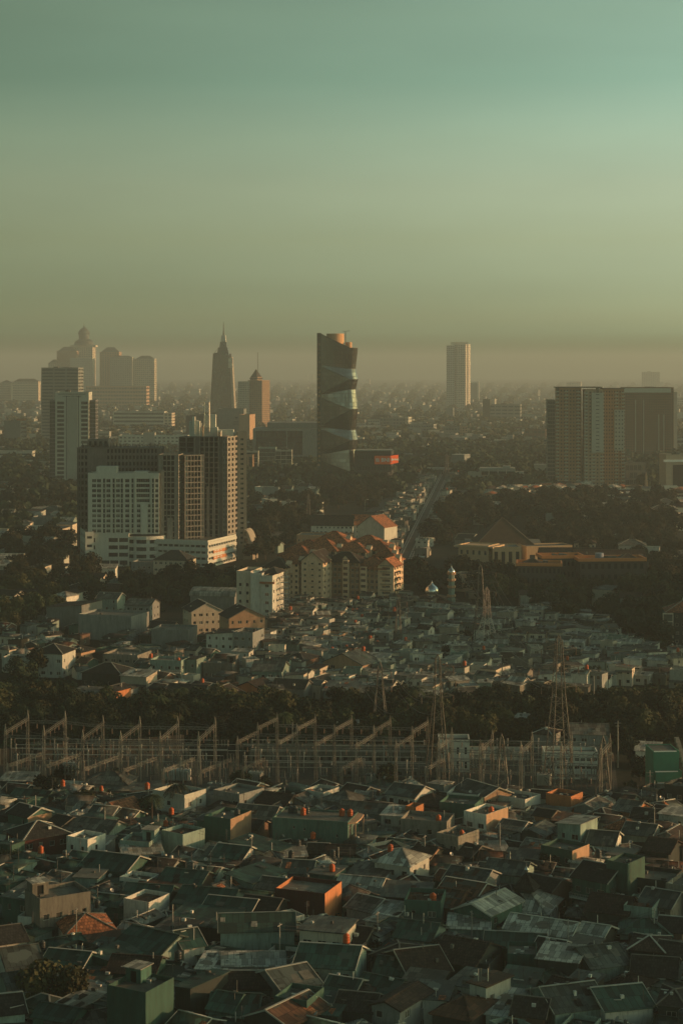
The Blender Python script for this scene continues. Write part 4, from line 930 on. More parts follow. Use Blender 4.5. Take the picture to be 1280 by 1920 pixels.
# white parking deck right of the railway
def deck():
    D = dist(912); k = D / FPX; Z = lambda y: zat(y, D); X = lambda p: (p - 940) * k
    e = ent('parking_deck', ((940 - 640) * k, D + 8, 0), R(-6), 'white open parking deck with a sloping ramp right of the railway', 'parking deck'); mark(e, 'the white parking deck', 8)
    m = MB(); m.box(X(900), X(966), -7, 14, Z(884), Z(878)); m.box(X(900), X(970), -7, 14, Z(897), Z(892)); m.build('decks', W_['V'][0], e)
    m = MB()
    for p in (900, 917, 934, 950, 966): m.box(X(p), X(p) + .7, -7.3, -6.6, 0, Z(879))
    m.build('columns', W_['V'][0], e); m = MB(); m.slab([(X(917), -8.6, Z(900)), (X(983), -8.6, Z(889)), (X(983), -7.3, Z(889)), (X(917), -7.3, Z(900))], 1.2); m.build('ramp', W_['V'][0], e)
    m = MB(); m.box(X(966), X(983), -8, 10, Z(900), Z(885)); m.box(X(985), X(1000), -6, 8, Z(899), Z(896)); m.build('side_block', W_['V'][0], e); m = MB(); m.box(X(901), X(980), 4, 13, 0, Z(885)); m.build('rear_wall', W_['D'][0], e); m = MB(); m.box(X(944), X(958), -5, 5, Z(880), Z(874)); m.build('roof_room', W_['V'][0], e)
    occ_rect((940 - 640) * k, D + 8, 52, 22, 0, 2)
deck()
office('small_house', 877, 899, 885, 912, 14, -12, 'V', (2, 2, .4, .3), None, 'small white block with a flat roof at the left of the parking deck', plant=1)
office('small_house', 884, 893, 899, 920, 6, -30, 'P', (2, 3, .4, .5), (2, 3, .4, .5), 'narrow yellow house catching the sun in front of the parking deck', plant=0)

# ------------------------------------------------------------------ unfinished tower complex on its white podium
def complex_():
    D = dist(1062); k = D / FPX; X = lambda p: (p - 300) * k; Z = lambda y, dd=0: zat(y, D + dd)
    e = ent('unfinished_tower_complex', ((300 - 640) * k, D, 0), 0, 'raw concrete towers and one white finished tower under construction on a white banded podium', 'tower complex'); mark(e, 'the unfinished tower complex', 20)
    wr = mat('podium_render', (0.50, 0.52, 0.45), .8, var=.08, dirt=.2, streak=True, rand=0); raw = mat('raw_concrete', (0.25, 0.235, 0.20), .9, var=.25, dirt=.55, streak=True, rand=0)
    dk = mat('dark_raw_concrete', (0.145, 0.135, 0.125), .9, var=.25, dirt=.5, streak=True, rand=0)
    sidem = mat('side_tower_render', (.27, .245, .195), .85, var=.12, streak=True, rand=0)
    # podium, left
    w = X(242) - X(163); H = Z(1003); ops = []
    for j in range(4):
        z = H - 3.9 - j * 4.0
        ops.append((w * .06, w * .2, z, z + 2.2))
        if j < 3: ops += [(w * .52, w * .74, z, z + 2.2), (w * .77, w * .98, z, z + 2.2)]
        else: ops += [(w * .35, w * .54, z - .4, z + 2), (w * .56, w * .75, z - .4, z + 2), (w * .78, w * .97, z - .4, z + 2)]
    wing(e, 'podium', X(202), 19, w, 38, 0, H, 0, wr, None, None, .4, True, 2, 40, .8, Fops=ops)
    wing(e, 'podium_end', X(154), 15, 4.5, 36, 0, Z(996, 10), 14, wr, (1, 4, .6, .3), (4, 4, .7, .4), .4, True, 2, 10, .8)
    # podium, round middle
    m = MB(); cx, cy, r = X(268), 13.0, 13.5; N = 22
    for j in range(4):
        z0 = 0.3 + j * 4.0; 
        for i in range(N):
            a0, a1 = math.pi * (1 + i / N), math.pi * (1 + (i + 1) / N); p0 = (cx + r * math.cos(a0), cy + r * math.sin(a0)); p1 = (cx + r * math.cos(a1), cy + r * math.sin(a1))
            m.quad((*p0, z0 + 2.1), (*p1, z0 + 2.1), (*p1, z0 + 4.0), (*p0, z0 + 4.0)); 
            q = lambda p, s=.94: (cx + (p[0] - cx) * s, cy + (p[1] - cy) * s)
            m.quad((*q(p0), z0), (*q(p1), z0), (*q(p1), z0 + 2.1), (*q(p0), z0 + 2.1), m=1 if i % 4 else 0); m.quad((*q(p0), z0 + 2.1), (*q(p1), z0 + 2.1), (*p1, z0 + 2.1), (*p0, z0 + 2.1)); m.quad((*p0, z0), (*p1, z0), (*q(p1), z0), (*q(p0), z0))
    m.quad(*[(cx + r * math.cos(math.pi * (1 + i / N)), cy + r * math.sin(math.pi * (1 + i / N)), 16.3) for i in range(N + 1)], m=2); m.build('round_podium', [wr, GLASS, R_['c'][0]], e)
    # podium, right: stacked bands
    yaw = -19; c, s = math.cos(R(yaw)), math.sin(R(yaw)); w = 31; dpt = 40; fx, fy = X(341), -3; cx, cy = fx - s * dpt / 2, fy + c * dpt / 2
    H = Z(1015, -3); pr = wing(e, 'podium', cx, cy, w, dpt, 0, H, yaw, wr, (9, 4, .82, .5, 1, 0, 0.6), (11, 4, .82, .5, 1, 0, .6), .9, True, None, 80, .9)
    b = MB()
    for j in range(1, 5): z = (H - .6) * j / 4; b.box(-w / 2 - .5, w / 2 + .5, -dpt / 2 - .5, dpt / 2, z - 1.1, z + .45)
    b.build('parapet_bands', wr, pr)
    om = W_['O'][0]; b = MB(); b.box(w / 2 + .1, w / 2 + .45, -dpt / 2 + 7, dpt / 2 - 14, 2.5, 9.6); o = b.build('orange_panel', om, pr)
    for i in range(3):
        b = MB(); y = -dpt / 2 + 8 + i * 4
        for j in range(5): b.box(w / 2 + .46, w / 2 + .55, y, y + 2.8, 3.4 + j * 1.2, 3.9 + j * 1.2)
        b.build('vent_louvre', WHITE, o)
    # finished white tower
    w = X(297) - X(163); H0 = Z(1003) + .05; H1 = Z(891, 4); n = 11; fh = (H1 - H0 - 2.0) / n; ops = []; ww = w
    for j in range(n):
        z = H0 * 0 + j * fh + .9
        for f in (.085, .155, .285, .42, .55): ops.append((w * f - 1.1, w * f + 1.1, z, z + 1.7))
        for f in (.225, .36, .475, .625): ops.append((w * f - .55, w * f + .55, z - .25, z + 2.0))
        if j >= n - 5: ops.append((w * .68, w * .865, z, z + 1.9))
        else: ops += [(w * .685, w * .735, z, z + 1.7), (w * .84, w * .875, z, z + 1.7)]
        ops += [(w * .9, w * .925, z - .25, z + 2.0), (w * .945, w * .985, z, z + 1.7)]
    t = wing(e, 'finished_tower', X(230), 12, w, 16, H0, H1, 0, wr, None, (4, 11, .4, .5), .5, True, None, 88, 1.2, Fops=ops)
    b = MB()
    for f in (.19, .255, .325, .39, .5, .59, .66, .885, .935): b.box(w * f - w / 2 - .22, w * f - w / 2 + .22, -8.45, -8, 0, H1 - H0 - 1.4)
    b.box(w * .745 - w / 2, w * .83 - w / 2, -8.7, -8, 0, fh * 6 - .6); b.build('wall_ribs', wr, t)
    b = MB(); b.box(X(178) - X(230), X(216) - X(230), -6, 3, H1 - H0, H1 - H0 + 4.6); b.box(X(248) - X(230), X(275) - X(230), -6, 3, H1 - H0, H1 - H0 + 2); b.build('roof_room', wr, t)
    # raw concrete wing behind it
    w = X(297) - X(142); Hc = Z(839, 30)
    ops = [q for q in grid_ops(w, Hc, 22, 18, w / 22 * .6, Hc / 18 * .62) if not (w * .1 < q[0] < w * .36)]
    r1 = wing(e, 'concrete_wing', X(219.5) * 1.04 - 1, 33, w * 1.04, 18, 0.02, Hc, 0, dk, None, (5, 18, .6, .6), 1.2, False, None, 0, .3, 'c', Fops=ops)
    b = MB(); b.box(-w / 2 - .4, w / 2 + .4, -9.6, 9.4, Hc - .3, Hc + .25); b.build('roof_slab', dk, r1)
    b = MB(); rr = random.Random(2)
    for i in range(60): x = -w / 2 + 1 + rr.random() * (w - 2); b.box(x, x + .18, rr.uniform(-9, -6), -5.9, Hc, Hc + rr.uniform(1, 3.2))
    b.build('rebar_and_props', DSTEEL, r1)
    wing(e, 'lift_core', X(176) * 1.04, 33, 11.5, 12, Hc + .3, Z(824, 30), 0, dk, (4, 1, .5, .6), None, .5, False, None, 0, .2)
    # bare frame, middle (nearer) and right (taller)
    Hm = Z(853, 6)
    wing(e, 'bare_frame', X(316), 15, X(332) - X(297) + 1, 18, 12, Hm, -4, raw, (5, 16, .86, .8), (5, 16, .85, .8), 2.2, False, None, 0, .2)
    wing(e, 'bare_frame', X(348.5), 20, X(364) - X(333) + 2, 20, 12, Hm - .4, 22, raw, (6, 16, .82, .8), (4, 16, .85, .8), 2.0, False, None, 0, .2)
    b = MB(); b.box(X(299), X(306), 5.2, 6, 12, Hm - 8); b.box(X(312), X(322), 5.3, 6, 12, 26); b.build('blank_concrete_panel', raw, e)
    Ht = Z(819, 22); t2 = wing(e, 'tall_frame', X(389), 33, X(417) - X(362), 18, 12, Ht, -6, dk, (6, 20, .86, .8), (3, 20, .8, .8), 2.2, False, None, 0, .2)
    b = MB(); w2 = X(417) - X(362)
    for i in range(7): x = -w2 / 2 + w2 * i / 6; b.box(x - .22, x + .22, -9.35, -9, 0, Ht - 12)
    for f in (.42, .62): b.box(w2 * (f - .5), w2 * (f - .5) + 1.6, -9.5, -9, 0, 30)
    b.build('columns', raw, t2)
    wing(e, 'sunlit_end', X(426), 33, X(433) - X(418), 20, 12, Ht, -20, raw, (3, 20, .45, .5), (4, 20, .5, .55), .8, False, None, 0, .2)
    wing(e, 'left_shoulder', X(350), 38, 13, 14, 12, Ht - .5, -6, dk, (3, 20, .8, .8), None, 1.5, False, None, 0, .2)
    wg = wing(e, 'white_side_tower', X(441) * 1.04 - .5, 42, 5.2, 12, 0.02, Z(812, 40), 6, sidem, (1, 22, .5, .5, .8, 8, 2), (2, 22, .5, .5, 1, 8, 2), .35, True, 0, 22, 1)
    wing(e, 'white_rear_tower', X(392) * 1.05, 58, 26, 12, 0, Z(812, 56), -4, wr, (6, 1, .4, .4), None, .3, True, 0, 0, 1)
    b = MB(); N = 14      # flared curved base of the white side tower
    prof = [(0, 0)] + [(5.5 * math.cos(i / N * 1.5) + .2, 17 * math.sin(i / N * 1.57)) for i in range(N + 1)]
    n = len(b.v)
    for i in range(1, len(prof) - 1):
        p, q = prof[i], prof[i + 1]; b.quad((p[0], -6, p[1]), (p[0], 6, p[1]), (q[0], 6, q[1]), (q[0], -6, q[1]))
        b.quad((0, -6, p[1]), (p[0], -6, p[1]), (q[0], -6, q[1]), (0, -6, q[1]))
    o = b.build('flared_base', sidem, e, (X(441) * 1.04 + 1.9, 41, 0)); o.rotation_euler = (0, 0, R(-12))
    b = MB()
    for j in range(4): b.box(.6, 4.2 - j * .7, -6.1, -6.02, 2 + j * 3.8, 4.4 + j * 3.8)
    o2 = b.build('base_windows', GLASS, o); o2['kind'] = 'stuff'
    # roof clutter, pipes and a lattice mast
    b = MB(); q = 34
    b.box(X(346), X(366), q - 4, q + 3, Ht, Ht + 8.5); b.box(X(348), X(400), q - 1, q + 5, Ht, Ht + 5); b.box(X(352), X(357), q - 5, q + 1, Ht, Ht + 11); b.box(X(369), X(371), q - 8, q - 6, Ht, Ht + 7.5); b.box(X(402), X(408), q - 6, q, Ht, Ht + 3.2); b.box(X(372), X(395), q + 4, q + 10, Ht, Ht + 12); b.box(X(380), X(430), q + 2, q + 8, Ht, Ht + 3.5); b.box(X(358), X(362), q - 2, q + 2, Ht + 6, Ht + 9)
    b.build('roof_room', wr, e)
    b = MB(); b.box(X(372), X(374.5), q - 8.5, q - 6.5, Ht, Ht + 6); b.box(X(403), X(407), q - 7, q - 6, Ht, Ht + 2.6); b.build('sunlit_block', W_['P'][0], e)
    b = MB(); x0, z0 = X(379), Ht + 2
    for sx in (-1, 1):
        for sy in (-1, 1): b.beam((x0 + sx * 1.6, q + sy * 1.6, z0), (x0 + sx * 1.4, q + sy * 1.4, z0 + 17), .25)
    for j in range(6):
        z = z0 + j * 2.9
        b.beam((x0 - 1.6, q - 1.6, z), (x0 + 1.5, q - 1.6, z + 2.9), .16); b.beam((x0 + 1.6, q - 1.6, z), (x0 - 1.5, q - 1.6, z + 2.9), .16); b.beam((x0 - 1.6, q - 1.6, z), (x0 + 1.6, q - 1.6, z), .16)
    b.build('lattice_mast', STEEL, e)
    for a in ((X(219), 25, 46, 26), (X(300), 22, 30, 26), (X(345), 22, 36, 44), (X(400), 30, 30, 40)): occ_rect(a[0] + e.location.x, a[1] + D, a[2], a[3], 0, 3)
complex_()
# house with a hipped roof in front of the podium
def pod_house(): pass

# ------------------------------------------------------------------ apartment estate with orange hip roofs
def estate():
    D = dist(1140); k = D / FPX; X = lambda p: (p - 640) * k; Z = lambda y, dd=0: zat(y, D + dd)
    e = ent('apartment_estate', (-3.6, D, 0), 0, 'cream eight storey apartment estate with many orange and brown hipped roofs', 'apartment estate'); mark(e, 'the orange roofed estate', 14)
    cr = mat('estate_cream', (0.64, 0.49, 0.33), .85, var=.12, dirt=.4, streak=True, rand=.1); br = mat('estate_recess', (0.32, 0.22, 0.14), .85, var=.2, dirt=.3, rand=.1)
    yaw = -20; c, s = math.cos(R(yaw)), math.sin(R(yaw))
    def blk(px, dd, w, d, ztop, F, S, roof, rm, rise, wm=cr, cap=30, fl=8, dy=0, bal=None):
        x = X(px) * (D + dd) / D; cx, cy = x - s * d / 2, dd + c * d / 2
        g = wing(e, 'wing', cx, cy, w, d, 0, ztop, yaw + dy, wm, F, S, .45, True, None, cap, 0)
        if roof == 'gy':
            hat(g, 'gx', d, w, ztop, rise, rm, .8, rz=90)
        elif roof: hat(g, roof, w, d, ztop, rise, rm, .9)
        if bal:
            b = MB()
            for x_, bw in bal:
                for j in range(fl): z = (j + .1) * ztop / fl; b.box(x_ - bw / 2, x_ + bw / 2, -d / 2 - 1.0, -d / 2, z, z + .15); b.box(x_ - bw / 2, x_ + bw / 2, -d / 2 - 1.0, -d / 2 - .92, z + .15, z + 1.0)
            b.build('balconies', cr, g)
        return g
    blk(600, 0, 10.5, 15, Z(1052), (3, 8, .34, .4), (3, 8, .4, .4), 'gy', 'b', 4.2, cap=24, bal=[(0, 3.4)])
    g = blk(655, 6, 17, 13, Z(1053, 4), (8, 8, .7, .62), (3, 8, .5, .5), 'hip', 'b', 3.6, br, 64)
    for f in (-.36, .14):
        b = MB(); b.box(17 * f - 1.4, 17 * f + 1.4, -8.0, -6.5, 0, Z(1053, 4) + .6); b.quad((17 * f - 1.6, -8.1, Z(1053) + .6), (17 * f + 1.6, -8.1, Z(1053) + .6), (17 * f, -8.1, Z(1053) + 2.2)); b.build('bay', cr, g)
        b = MB()
        for j in range(8): z = j * Z(1053) / 8 + 1.1; b.box(17 * f - 1.0, 17 * f + 1.0, -8.05, -7.98, z, z + 1.3)
        b.build('bay_windows', GLASS, g)
    g = blk(707, 2, 15, 12, Z(1064, 2), (6, 7, .6, .55), (3, 7, .5, .5), 'hip', 'o', 4.0, br, 42, 7)
    b = MB(); b.box(-4, -1, -7.2, -6, 0, Z(1064)); b.build('bay', cr, g); b = MB()
    for j in range(7): z = j * Z(1064) / 7 + 1.1; b.box(-3.6, -1.4, -7.26, -7.18, z, z + 1.2)
    b.build('bay_windows', GLASS, g)
    g = blk(738, -1, 7.5, 11, Z(1060, 0), (1, 7, .5, .4), (3, 7, .6, .45), 'gy', 'o', 3, cr, 28, 7)
    b = MB()
    for j in range(7): z = j * Z(1060) / 7 + 2.6; b.slab([(4.7, -4.5, z - .35), (4.7, 3, z - .35), (3.75, 3, z), (3.75, -4.5, z)][::1], .1); b.box(-2.6, 2.6, -6.4, -5.5, z, z + .1)
    b.build('window_hoods', R_['b'][0], g)
    # rear rows
    for px, dd, w, d, yt, rt, rm, rise in ((612, 22, 17, 15, 1030, 'hip', 'o', 4.2), (583, 28, 17, 15, 1031, 'hip', 'o', 4), (640, 26, 19, 16, 1027, 'hip', 'o', 4), (668, 20, 17, 14, 1033, 'hip', 'o', 3.4),
        (695, 30, 18, 16, 1023, 'hip', 'o', 4.2), (715, 22, 15, 14, 1030, 'hip', 'o', 3.5), (733, 16, 9, 11, 1042, 'hip', 'o', 3), (744, 10, 7, 10, 1050, 'hip', 'o', 2.6), (632, 44, 16, 14, 1014, 'hip', 'b', 4), (566, 16, 15, 14, 1041, 'hip', 'o', 4), (550, 6, 13, 13, 1054, 'hip', 'o', 3.8), (530, 2, 11, 12, 1062, 'hip', 'b', 3.4)):
        g = blk(px, dd, w, d, Z(yt, dd), (5, 8, .5, .5), (4, 8, .5, .5), rt, 'o' if px > 545 else rm, rise, cr, 8)
        b = MB(); x = w / 2 + .1; zt = Z(yt, dd); b.box(x - .6, x + .9, -3, -.6, zt - 3.2, zt + .9); b.quad((x + .92, -3.3, zt + .9), (x + .92, -.3, zt + .9), (x + .92, -1.8, zt + 2.3)); b.slab([(x + 1, -3.4, zt + .85), (x + 1, -1.8, zt + 2.4), (x - 1.5, -1.8, zt + 2.4), (x - 1.5, -3.4, zt + .85)][::-1], .1); b.slab([(x + 1, -.2, zt + .85), (x - 1.5, -.2, zt + .85), (x - 1.5, -1.8, zt + 2.4), (x + 1, -1.8, zt + 2.4)], .1); b.build('dormer', cr, g)
    occ_rect(X(640), D + 22, 56, 46, R(yaw), 2)
estate()

# ------------------------------------------------------------------ medium blocks of the middle ground
def block6():
    D = dist(1172); k = D / FPX; X = lambda p: (p - 497) * k; Z = lambda y, dd=0: zat(y, D + dd)
    e = ent('apartment_block', ((497 - 640) * k, D, 0), 0, 'narrow cream six storey building with a steel fire stair on its right side', 'apartment block'); mark(e, 'the fire stair building', 12)
    H = Z(1078); yaw = -14; w = X(512) - X(452); wing(e, 'left_bay', X(465), 9, X(480) - X(452), 16, 0, H + .5, yaw, 'C', (2, 5, .38, .4, 0, 1, 3), (3, 5, .3, .3), .3, True, 0, 14, 1)
    wing(e, 'middle_bay', X(490), 6, X(502) - X(480), 17, 0, H + .2, yaw, 'W', None, None, .3, True, 0, 0, .8)
    g = wing(e, 'right_bay', X(510), 4, X(523) - X(501), 17, 0, H - .4, yaw, 'W', (1, 5, .34, .35, 0, 1, 2), (4, 5, .3, .3), .3, True, 0, 20, .6)
    hat(g, 'hip', X(526) - X(498), 12, H + .8, 1.8, 'd', .5, y=2)
    b = MB(); b.box(-3, 3.4, -9.2, -8.3, H - 3.2, H - 2.4); b.build('ledge', W_['O'][0], g)
    s = MB(); x, y = X(533), 3
    for j in range(9):
        z = 1 + j * 2.35; s.beam((x - 1.5, y, z), (x + 1.5, y + 1.5, z + 2.3), .35, 0, .1); s.box(x - 1.8, x + 1.8, y - 1, y + 2.2, z - .08, z)
        s.beam((x - 1.5, y - 1, z + 1), (x + 1.5, y - 1, z + 1), .08)
    for sx in (-1.8, 1.8):
        for sy in (-1, 2.2): s.beam((x + sx, y + sy, 0), (x + sx, y + sy, H - 1), .16)
    s.build('fire_stair', mat('blue_steel', (.12, .17, .18), .5), e); occ_rect(e.location.x, D + 8, 20, 18, 0, 1)
block6()
BH = []   # big hand-placed houses: photo pixel of the front eave centre, eave height, width px, depth m, yaw, roof, roof colour, wall, options, label, short name
def big(x, y, h, wp, d, yaw, roof, rm, wm, opt='', label=None, short=None, rise=None, ov=.45, name='house', cat='house', group=None):
    p = at(x, y, h); k = p.y / FPX; w = wp * k / max(.6, math.cos(R(yaw))); c, s = math.cos(R(yaw)), math.sin(R(yaw))
    return house(p.x - s * d / 2, p.y + c * d / 2, w, d, h, yaw, roof, rm, wm, rise, ov, opt, label, short, name, cat, group)
A = 'house'
# twin cream blocks with dark gabled roofs
big(388, 1146, 12, 56, 13, 20, 'gy', 'd', 'C', 'n', 'left one of the two cream blocks with dark gabled roofs', None, 3.2)
big(463, 1158, 13, 66, 13, 20, 'gy', 'd', 'P', 'n', 'peach gable ended block, right one of the pair with dark roofs', 'the peach gable block', 3.6)
big(320, 1050, 10, 66, 14, -12, 'hip', 'd', 'C', 'n', 'cream house with a dark hipped roof in front of the white podium', 'the cream podium house', 4.2)
big(270, 1057, 7, 50, 12, -12, 'flat', 'c', 'G', 'n', 'low grey block left of the cream house before the podium')
big(398, 1118, 7, 84, 13, -14, 'vault', 'l', 'G', 'x', 'grey hall with a pale curved roof behind the twin cream blocks', 'the curved roof hall', 3.2)
big(412, 1190, 9, 52, 12, -18, 'shedl', 'd', 'W', 'n', 'grey white block with a dark front strip below the peach gable block')
big(455, 1190, 9.5, 38, 12, -18, 'flat', 'c', 'G', 'K', 'plain grey box with black tanks right below the peach gable block')
big(88, 1225, 8.5, 60, 12, -14, 'hip', 'd', 'W', 'n', 'white two storey house with a dark hipped roof at lower left', 'the white two storey house')
big(136, 1222, 7, 34, 9, -26, 'hip', 'd', 'P', 'n', 'peach side wing of the white house, its right wall in the sun')
big(28, 1238, 4.5, 50, 8, -10, 'flat', 'c', 'W', 'n', 'white low house at the left edge beside the white house with dark hip roof')
big(225, 1232, 6, 68, 12, -18, 'flat', 'c', 'K', 'n', 'walled concrete roof terrace right of the white house with dark hip roof', 'the walled concrete terrace')
big(120, 1140, 9, 70, 18, -20, 'shedl', 'b', 'G', 'x', 'large blank grey wall house with brown sloping roof at left', 'the large blank grey wall')
big(196, 1158, 9, 104, 16, -20, 'flat', 'c', 'G', 'x', 'broad blank grey warehouse with a cluttered pale rooftop', 'the broad grey warehouse')
big(258, 1135, 6.5, 48, 11, -16, 'gx', 'a', 'G', 'm', 'grey shed with a pale roof right of the broad grey warehouse')
big(318, 1185, 7.5, 70, 14, -10, 'flat', 'c', 'G', 'x', 'blank dark grey box house in front of the twin cream blocks')
big(190, 1262, 5, 76, 12, -16, 'hip', 'd', 'D', '', 'low dark hipped roof house in front of the walled concrete terrace')
big(250, 1268, 5.5, 50, 9, -18, 'shed', 'l', 'C', 'v', 'small house with a sunlit pale roof edge right of the dark hipped roof')
big(203, 1295, 5.5, 30, 8, -30, 'gy', 'd', 'O', '', 'small orange gable catching the sun at lower left', 'the small orange gable')
big(155, 1300, 4, 46, 8, -16, 'shed', 'a', 'G', '', 'grey low roof left of the small orange gable')
big(310, 1243, 6.5, 60, 9, -14, 'flat', 'c', 'U', 'kr', 'grey house with a roof terrace and orange tank right of the walled concrete terrace')
big(352, 1238, 7, 34, 8, -20, 'shedl', 'd', 'U', '', 'pale teal narrow house with a steep dark roof beside the roof terrace')
big(408, 1248, 5, 56, 9, -12, 'flat', 'c', 'K', 'ur', 'concrete house with a small roof room below the plain grey box')
big(345, 1300, 4.5, 70, 10, -14, 'gx', 'd', 'G', 'k', 'dark gabled house behind the tree belt at lower left')
big(400, 1305, 4.5, 60, 10, -24, 'gy', 'b', 'P', '', 'brown roofed house with a sunlit peach gable beside the tree belt')
big(500, 1258, 7, 56, 12, -10, 'gx', 'a', 'U', '', 'pale teal two storey house with low roof left of the eye painted gable')
big(548, 1238, 5.5, 44, 12, -26, 'hip', 'd', 'B', '', 'dark hipped roof left of the eye painted gable')
e = big(642, 1244, 6.2, 74, 12, -30, 'gy', 'g', 'P', 'nk', 'peach gabled house with painted eyes on its front wall', 'the eye painted gable', 3.4)
big(465, 1290, 5, 46, 9, -30, 'gy', 'b', 'O', '', 'orange walled gable house in the sun by the tree belt', 'the orange walled gable')
big(590, 1278, 5, 34, 8, -30, 'gy', 'd', 'O', '', 'small house with bright orange gable below the eye painted gable')
big(540, 1290, 5, 60, 10, -14, 'gx', 'd', 'G', '', 'grey low house behind the tree belt left of centre')
big(636, 1296, 5, 60, 12, -10, 'shed', 'g', 'G', '', 'grey wide roofed hall at the back of the tree belt')
big(690, 1302, 4.5, 54, 10, -10, 'shed', 'a', 'K', '', 'long pale flat roof touching the tree belt in the middle')
big(780, 1310, 4.5, 90, 10, -6, 'shed', 'l', 'K', '', 'long pale metal roof along the tree belt right of the centre pylon')
big(620, 1195, 5, 34, 9, -20, 'flat', 'c', 'P', 'n', 'peach walled low block in the sun below the estate')
big(702, 1236, 6, 40, 9, -16, 'shed', 'l', 'W', 'v', 'white house with round arch shapes beside the eye painted gable')
# orange roofed terraces behind the estate
big(622, 985, 9, 78, 14, -6, 'gx', 'b', 'W', 'n', 'long brown tiled house row behind the estate, left part', 'the brown tiled row', 6)
big(690, 984, 9, 64, 14, -6, 'gx', 'o', 'W', 'n', 'long orange tiled house row behind the estate, right part', None, 6)
big(695, 988, 13, 50, 16, -30, 'gy', 'o', 'W', 'x', 'tall white gable house with a bright orange roof behind the estate', 'the tall white gable', 6.5)
big(606, 1006, 8, 100, 18, -8, 'flat', 'c', 'P', 'n', 'peach flat roofed block with a row of dark windows behind the estate')
big(603, 972, 7, 26, 10, -10, 'gy', 'a', 'W', 'x', 'small white gable behind the brown tiled row')
big(548, 905, 6, 34, 14, -10, 'gy', 'g', 'W', 'x', 'small pale gabled hall below the canopy building')
big(500, 900, 4, 60, 16, -4, 'slab', 'l', 'G', 'x', 'low pale flat roof among trees left of the pale gabled hall')
big(470, 1016, 5, 34, 12, -20, 'shed', 'l', 'G', 'x', 'pale sloping roof among trees left of the estate')
# left strip
for (x, y, h, wp, d, yaw, ro, rm, wm, lab) in ((40, 964, 8, 50, 16, -8, 'flat', 'c', 'G', 'grey flat block among trees at the left edge, upper'), (84, 972, 7, 50, 14, -8, 'flat', 'c', 'G', 'grey box right of the upper left edge block'), (62, 990, 5, 30, 10, -8, 'flat', 'c', 'W', 'small pale box before the grey box at the left edge'),
    (95, 1000, 6, 60, 12, -8, 'shed', 'r', 'B', 'brown walled shed with a rusty roof edge at far left'), (18, 910, 5, 60, 14, -8, 'gx', 'g', 'W', 'low pale roofed house under the white office at left edge'), (58, 925, 6, 40, 12, -14, 'gx', 'l', 'W', 'white house with pale roof below the banded block'), (95, 925, 6, 34, 12, -14, 'hip', 'd', 'G', 'dark hipped house left of the lettered tower foot'),
    (118, 1085, 5, 32, 10, -10, 'hip', 'b', 'W', 'small white house with a brown hip roof in the dark trees'), (50, 1118, 5, 60, 12, -16, 'gx', 'b', 'D', 'brown roof in the dark trees at the left edge'), (135, 1105, 5, 40, 12, -24, 'hip', 'b', 'B', 'brown hipped roof behind the large blank grey wall'),
    (200, 1122, 6, 40, 10, -14, 'gx', 'g', 'U', 'pale gabled house with a window, behind the grey warehouse'), (215, 1105, 5, 50, 10, -14, 'gx', 'b', 'B', 'brown roof below the white podium left end'), (300, 1178, 6, 44, 10, -16, 'gx', 'd', 'C', 'dark roofed low house left of the twin cream blocks')):
    big(x, y, h, wp, d, yaw, ro, rm, wm, 'x' if 'box' in lab else '', lab)

# ------------------------------------------------------------------ mosque with silver dome and minaret
def mosque():
    D = dist(1141); k = D / FPX; X = lambda p: (p - 811) * k; Z = lambda y, dd=0: zat(y, D + dd)
    e = ent('mosque', ((811 - 640) * k, D + 8, 0), R(-14), 'low mosque with a silver onion dome and tiered brown roofs', 'mosque'); mark(e, 'the mosque dome', 8)
    wing(e, 'hall', 0, 0, 17, 15, 0, Z(1130), 0, 'C', (5, 1, .55, .6), (4, 1, .5, .6), .4, True, 2, 9, 0)
    for w, z, r_ in ((20, Z(1130), 2.2), (12, Z(1124), 1.6)): roof_mb('hip', w, w * .85, z, r_, .4, .2).build('roof_tier', [R_['r'][0], R_['b'][0], R_['b'][0]], e)
    m = MB(); m.lathe([(2.7, Z(1122)), (2.7, Z(1119))], 20); m.build('drum', W_['C'][0], e)
    m = MB(); z = Z(1119); m.lathe([(2.5, z), (3.05, z + 1), (3.1, z + 1.9), (2.7, z + 2.9), (1.8, z + 3.8), (.7, z + 4.6), (.15, z + 5.6), (.05, z + 6.6)], 24); m.build('dome', mat('silver_dome', (.6, .6, .55), .25, var=.08, metal=.9), e, smooth=True)
    t = ent('minaret', ((847 - 640) * k, D + 4, 0), 0, 'slender white minaret with ring balconies and a small dome right of the mosque', 'minaret'); mark(t, 'the minaret', 10)
    m = MB(); H = Z(1078); m.lathe([(1.9, 0), (1.8, 4), (1.45, 4.2), (1.4, H)], 8); m.build('shaft', W_['U'][0], t)
    for zz in (Z(1120), Z(1103), Z(1090), Z(1078)): m = MB(); m.lathe([(1.4, zz - .5), (1.9, zz - .2), (1.9, zz + .1), (1.95, zz + .1), (1.95, zz + .8), (1.8, zz + .8), (1.8, zz + .12), (1.4, zz + .1)], 8); m.build('ring_balcony', W_['P'][0], t)
    m = MB(); m.lathe([(1.4, H), (1.7, H + .9), (1.4, H + 1.7), (.5, H + 2.6), (.08, H + 3.4), (.04, H + 4.6)], 14); m.build('dome', MATS['silver_dome'], t, smooth=True)
    occ_rect((811 - 640) * k, D + 8, 20, 17, 0, 1); OCC.append(((847 - 640) * k, D + 4, 3))
mosque()
t = ent('minaret', ((1211 - 640) * dist(922) / FPX, dist(922), 0), 0, 'small distant minaret below the dark brown tower', 'minaret'); m = MB(); m.lathe([(1.6, 0), (1.3, 9), (1.7, 9.4), (1.1, 10), (1.0, 14), (.05, 18)], 8); m.build('shaft', W_['P'][0], t)

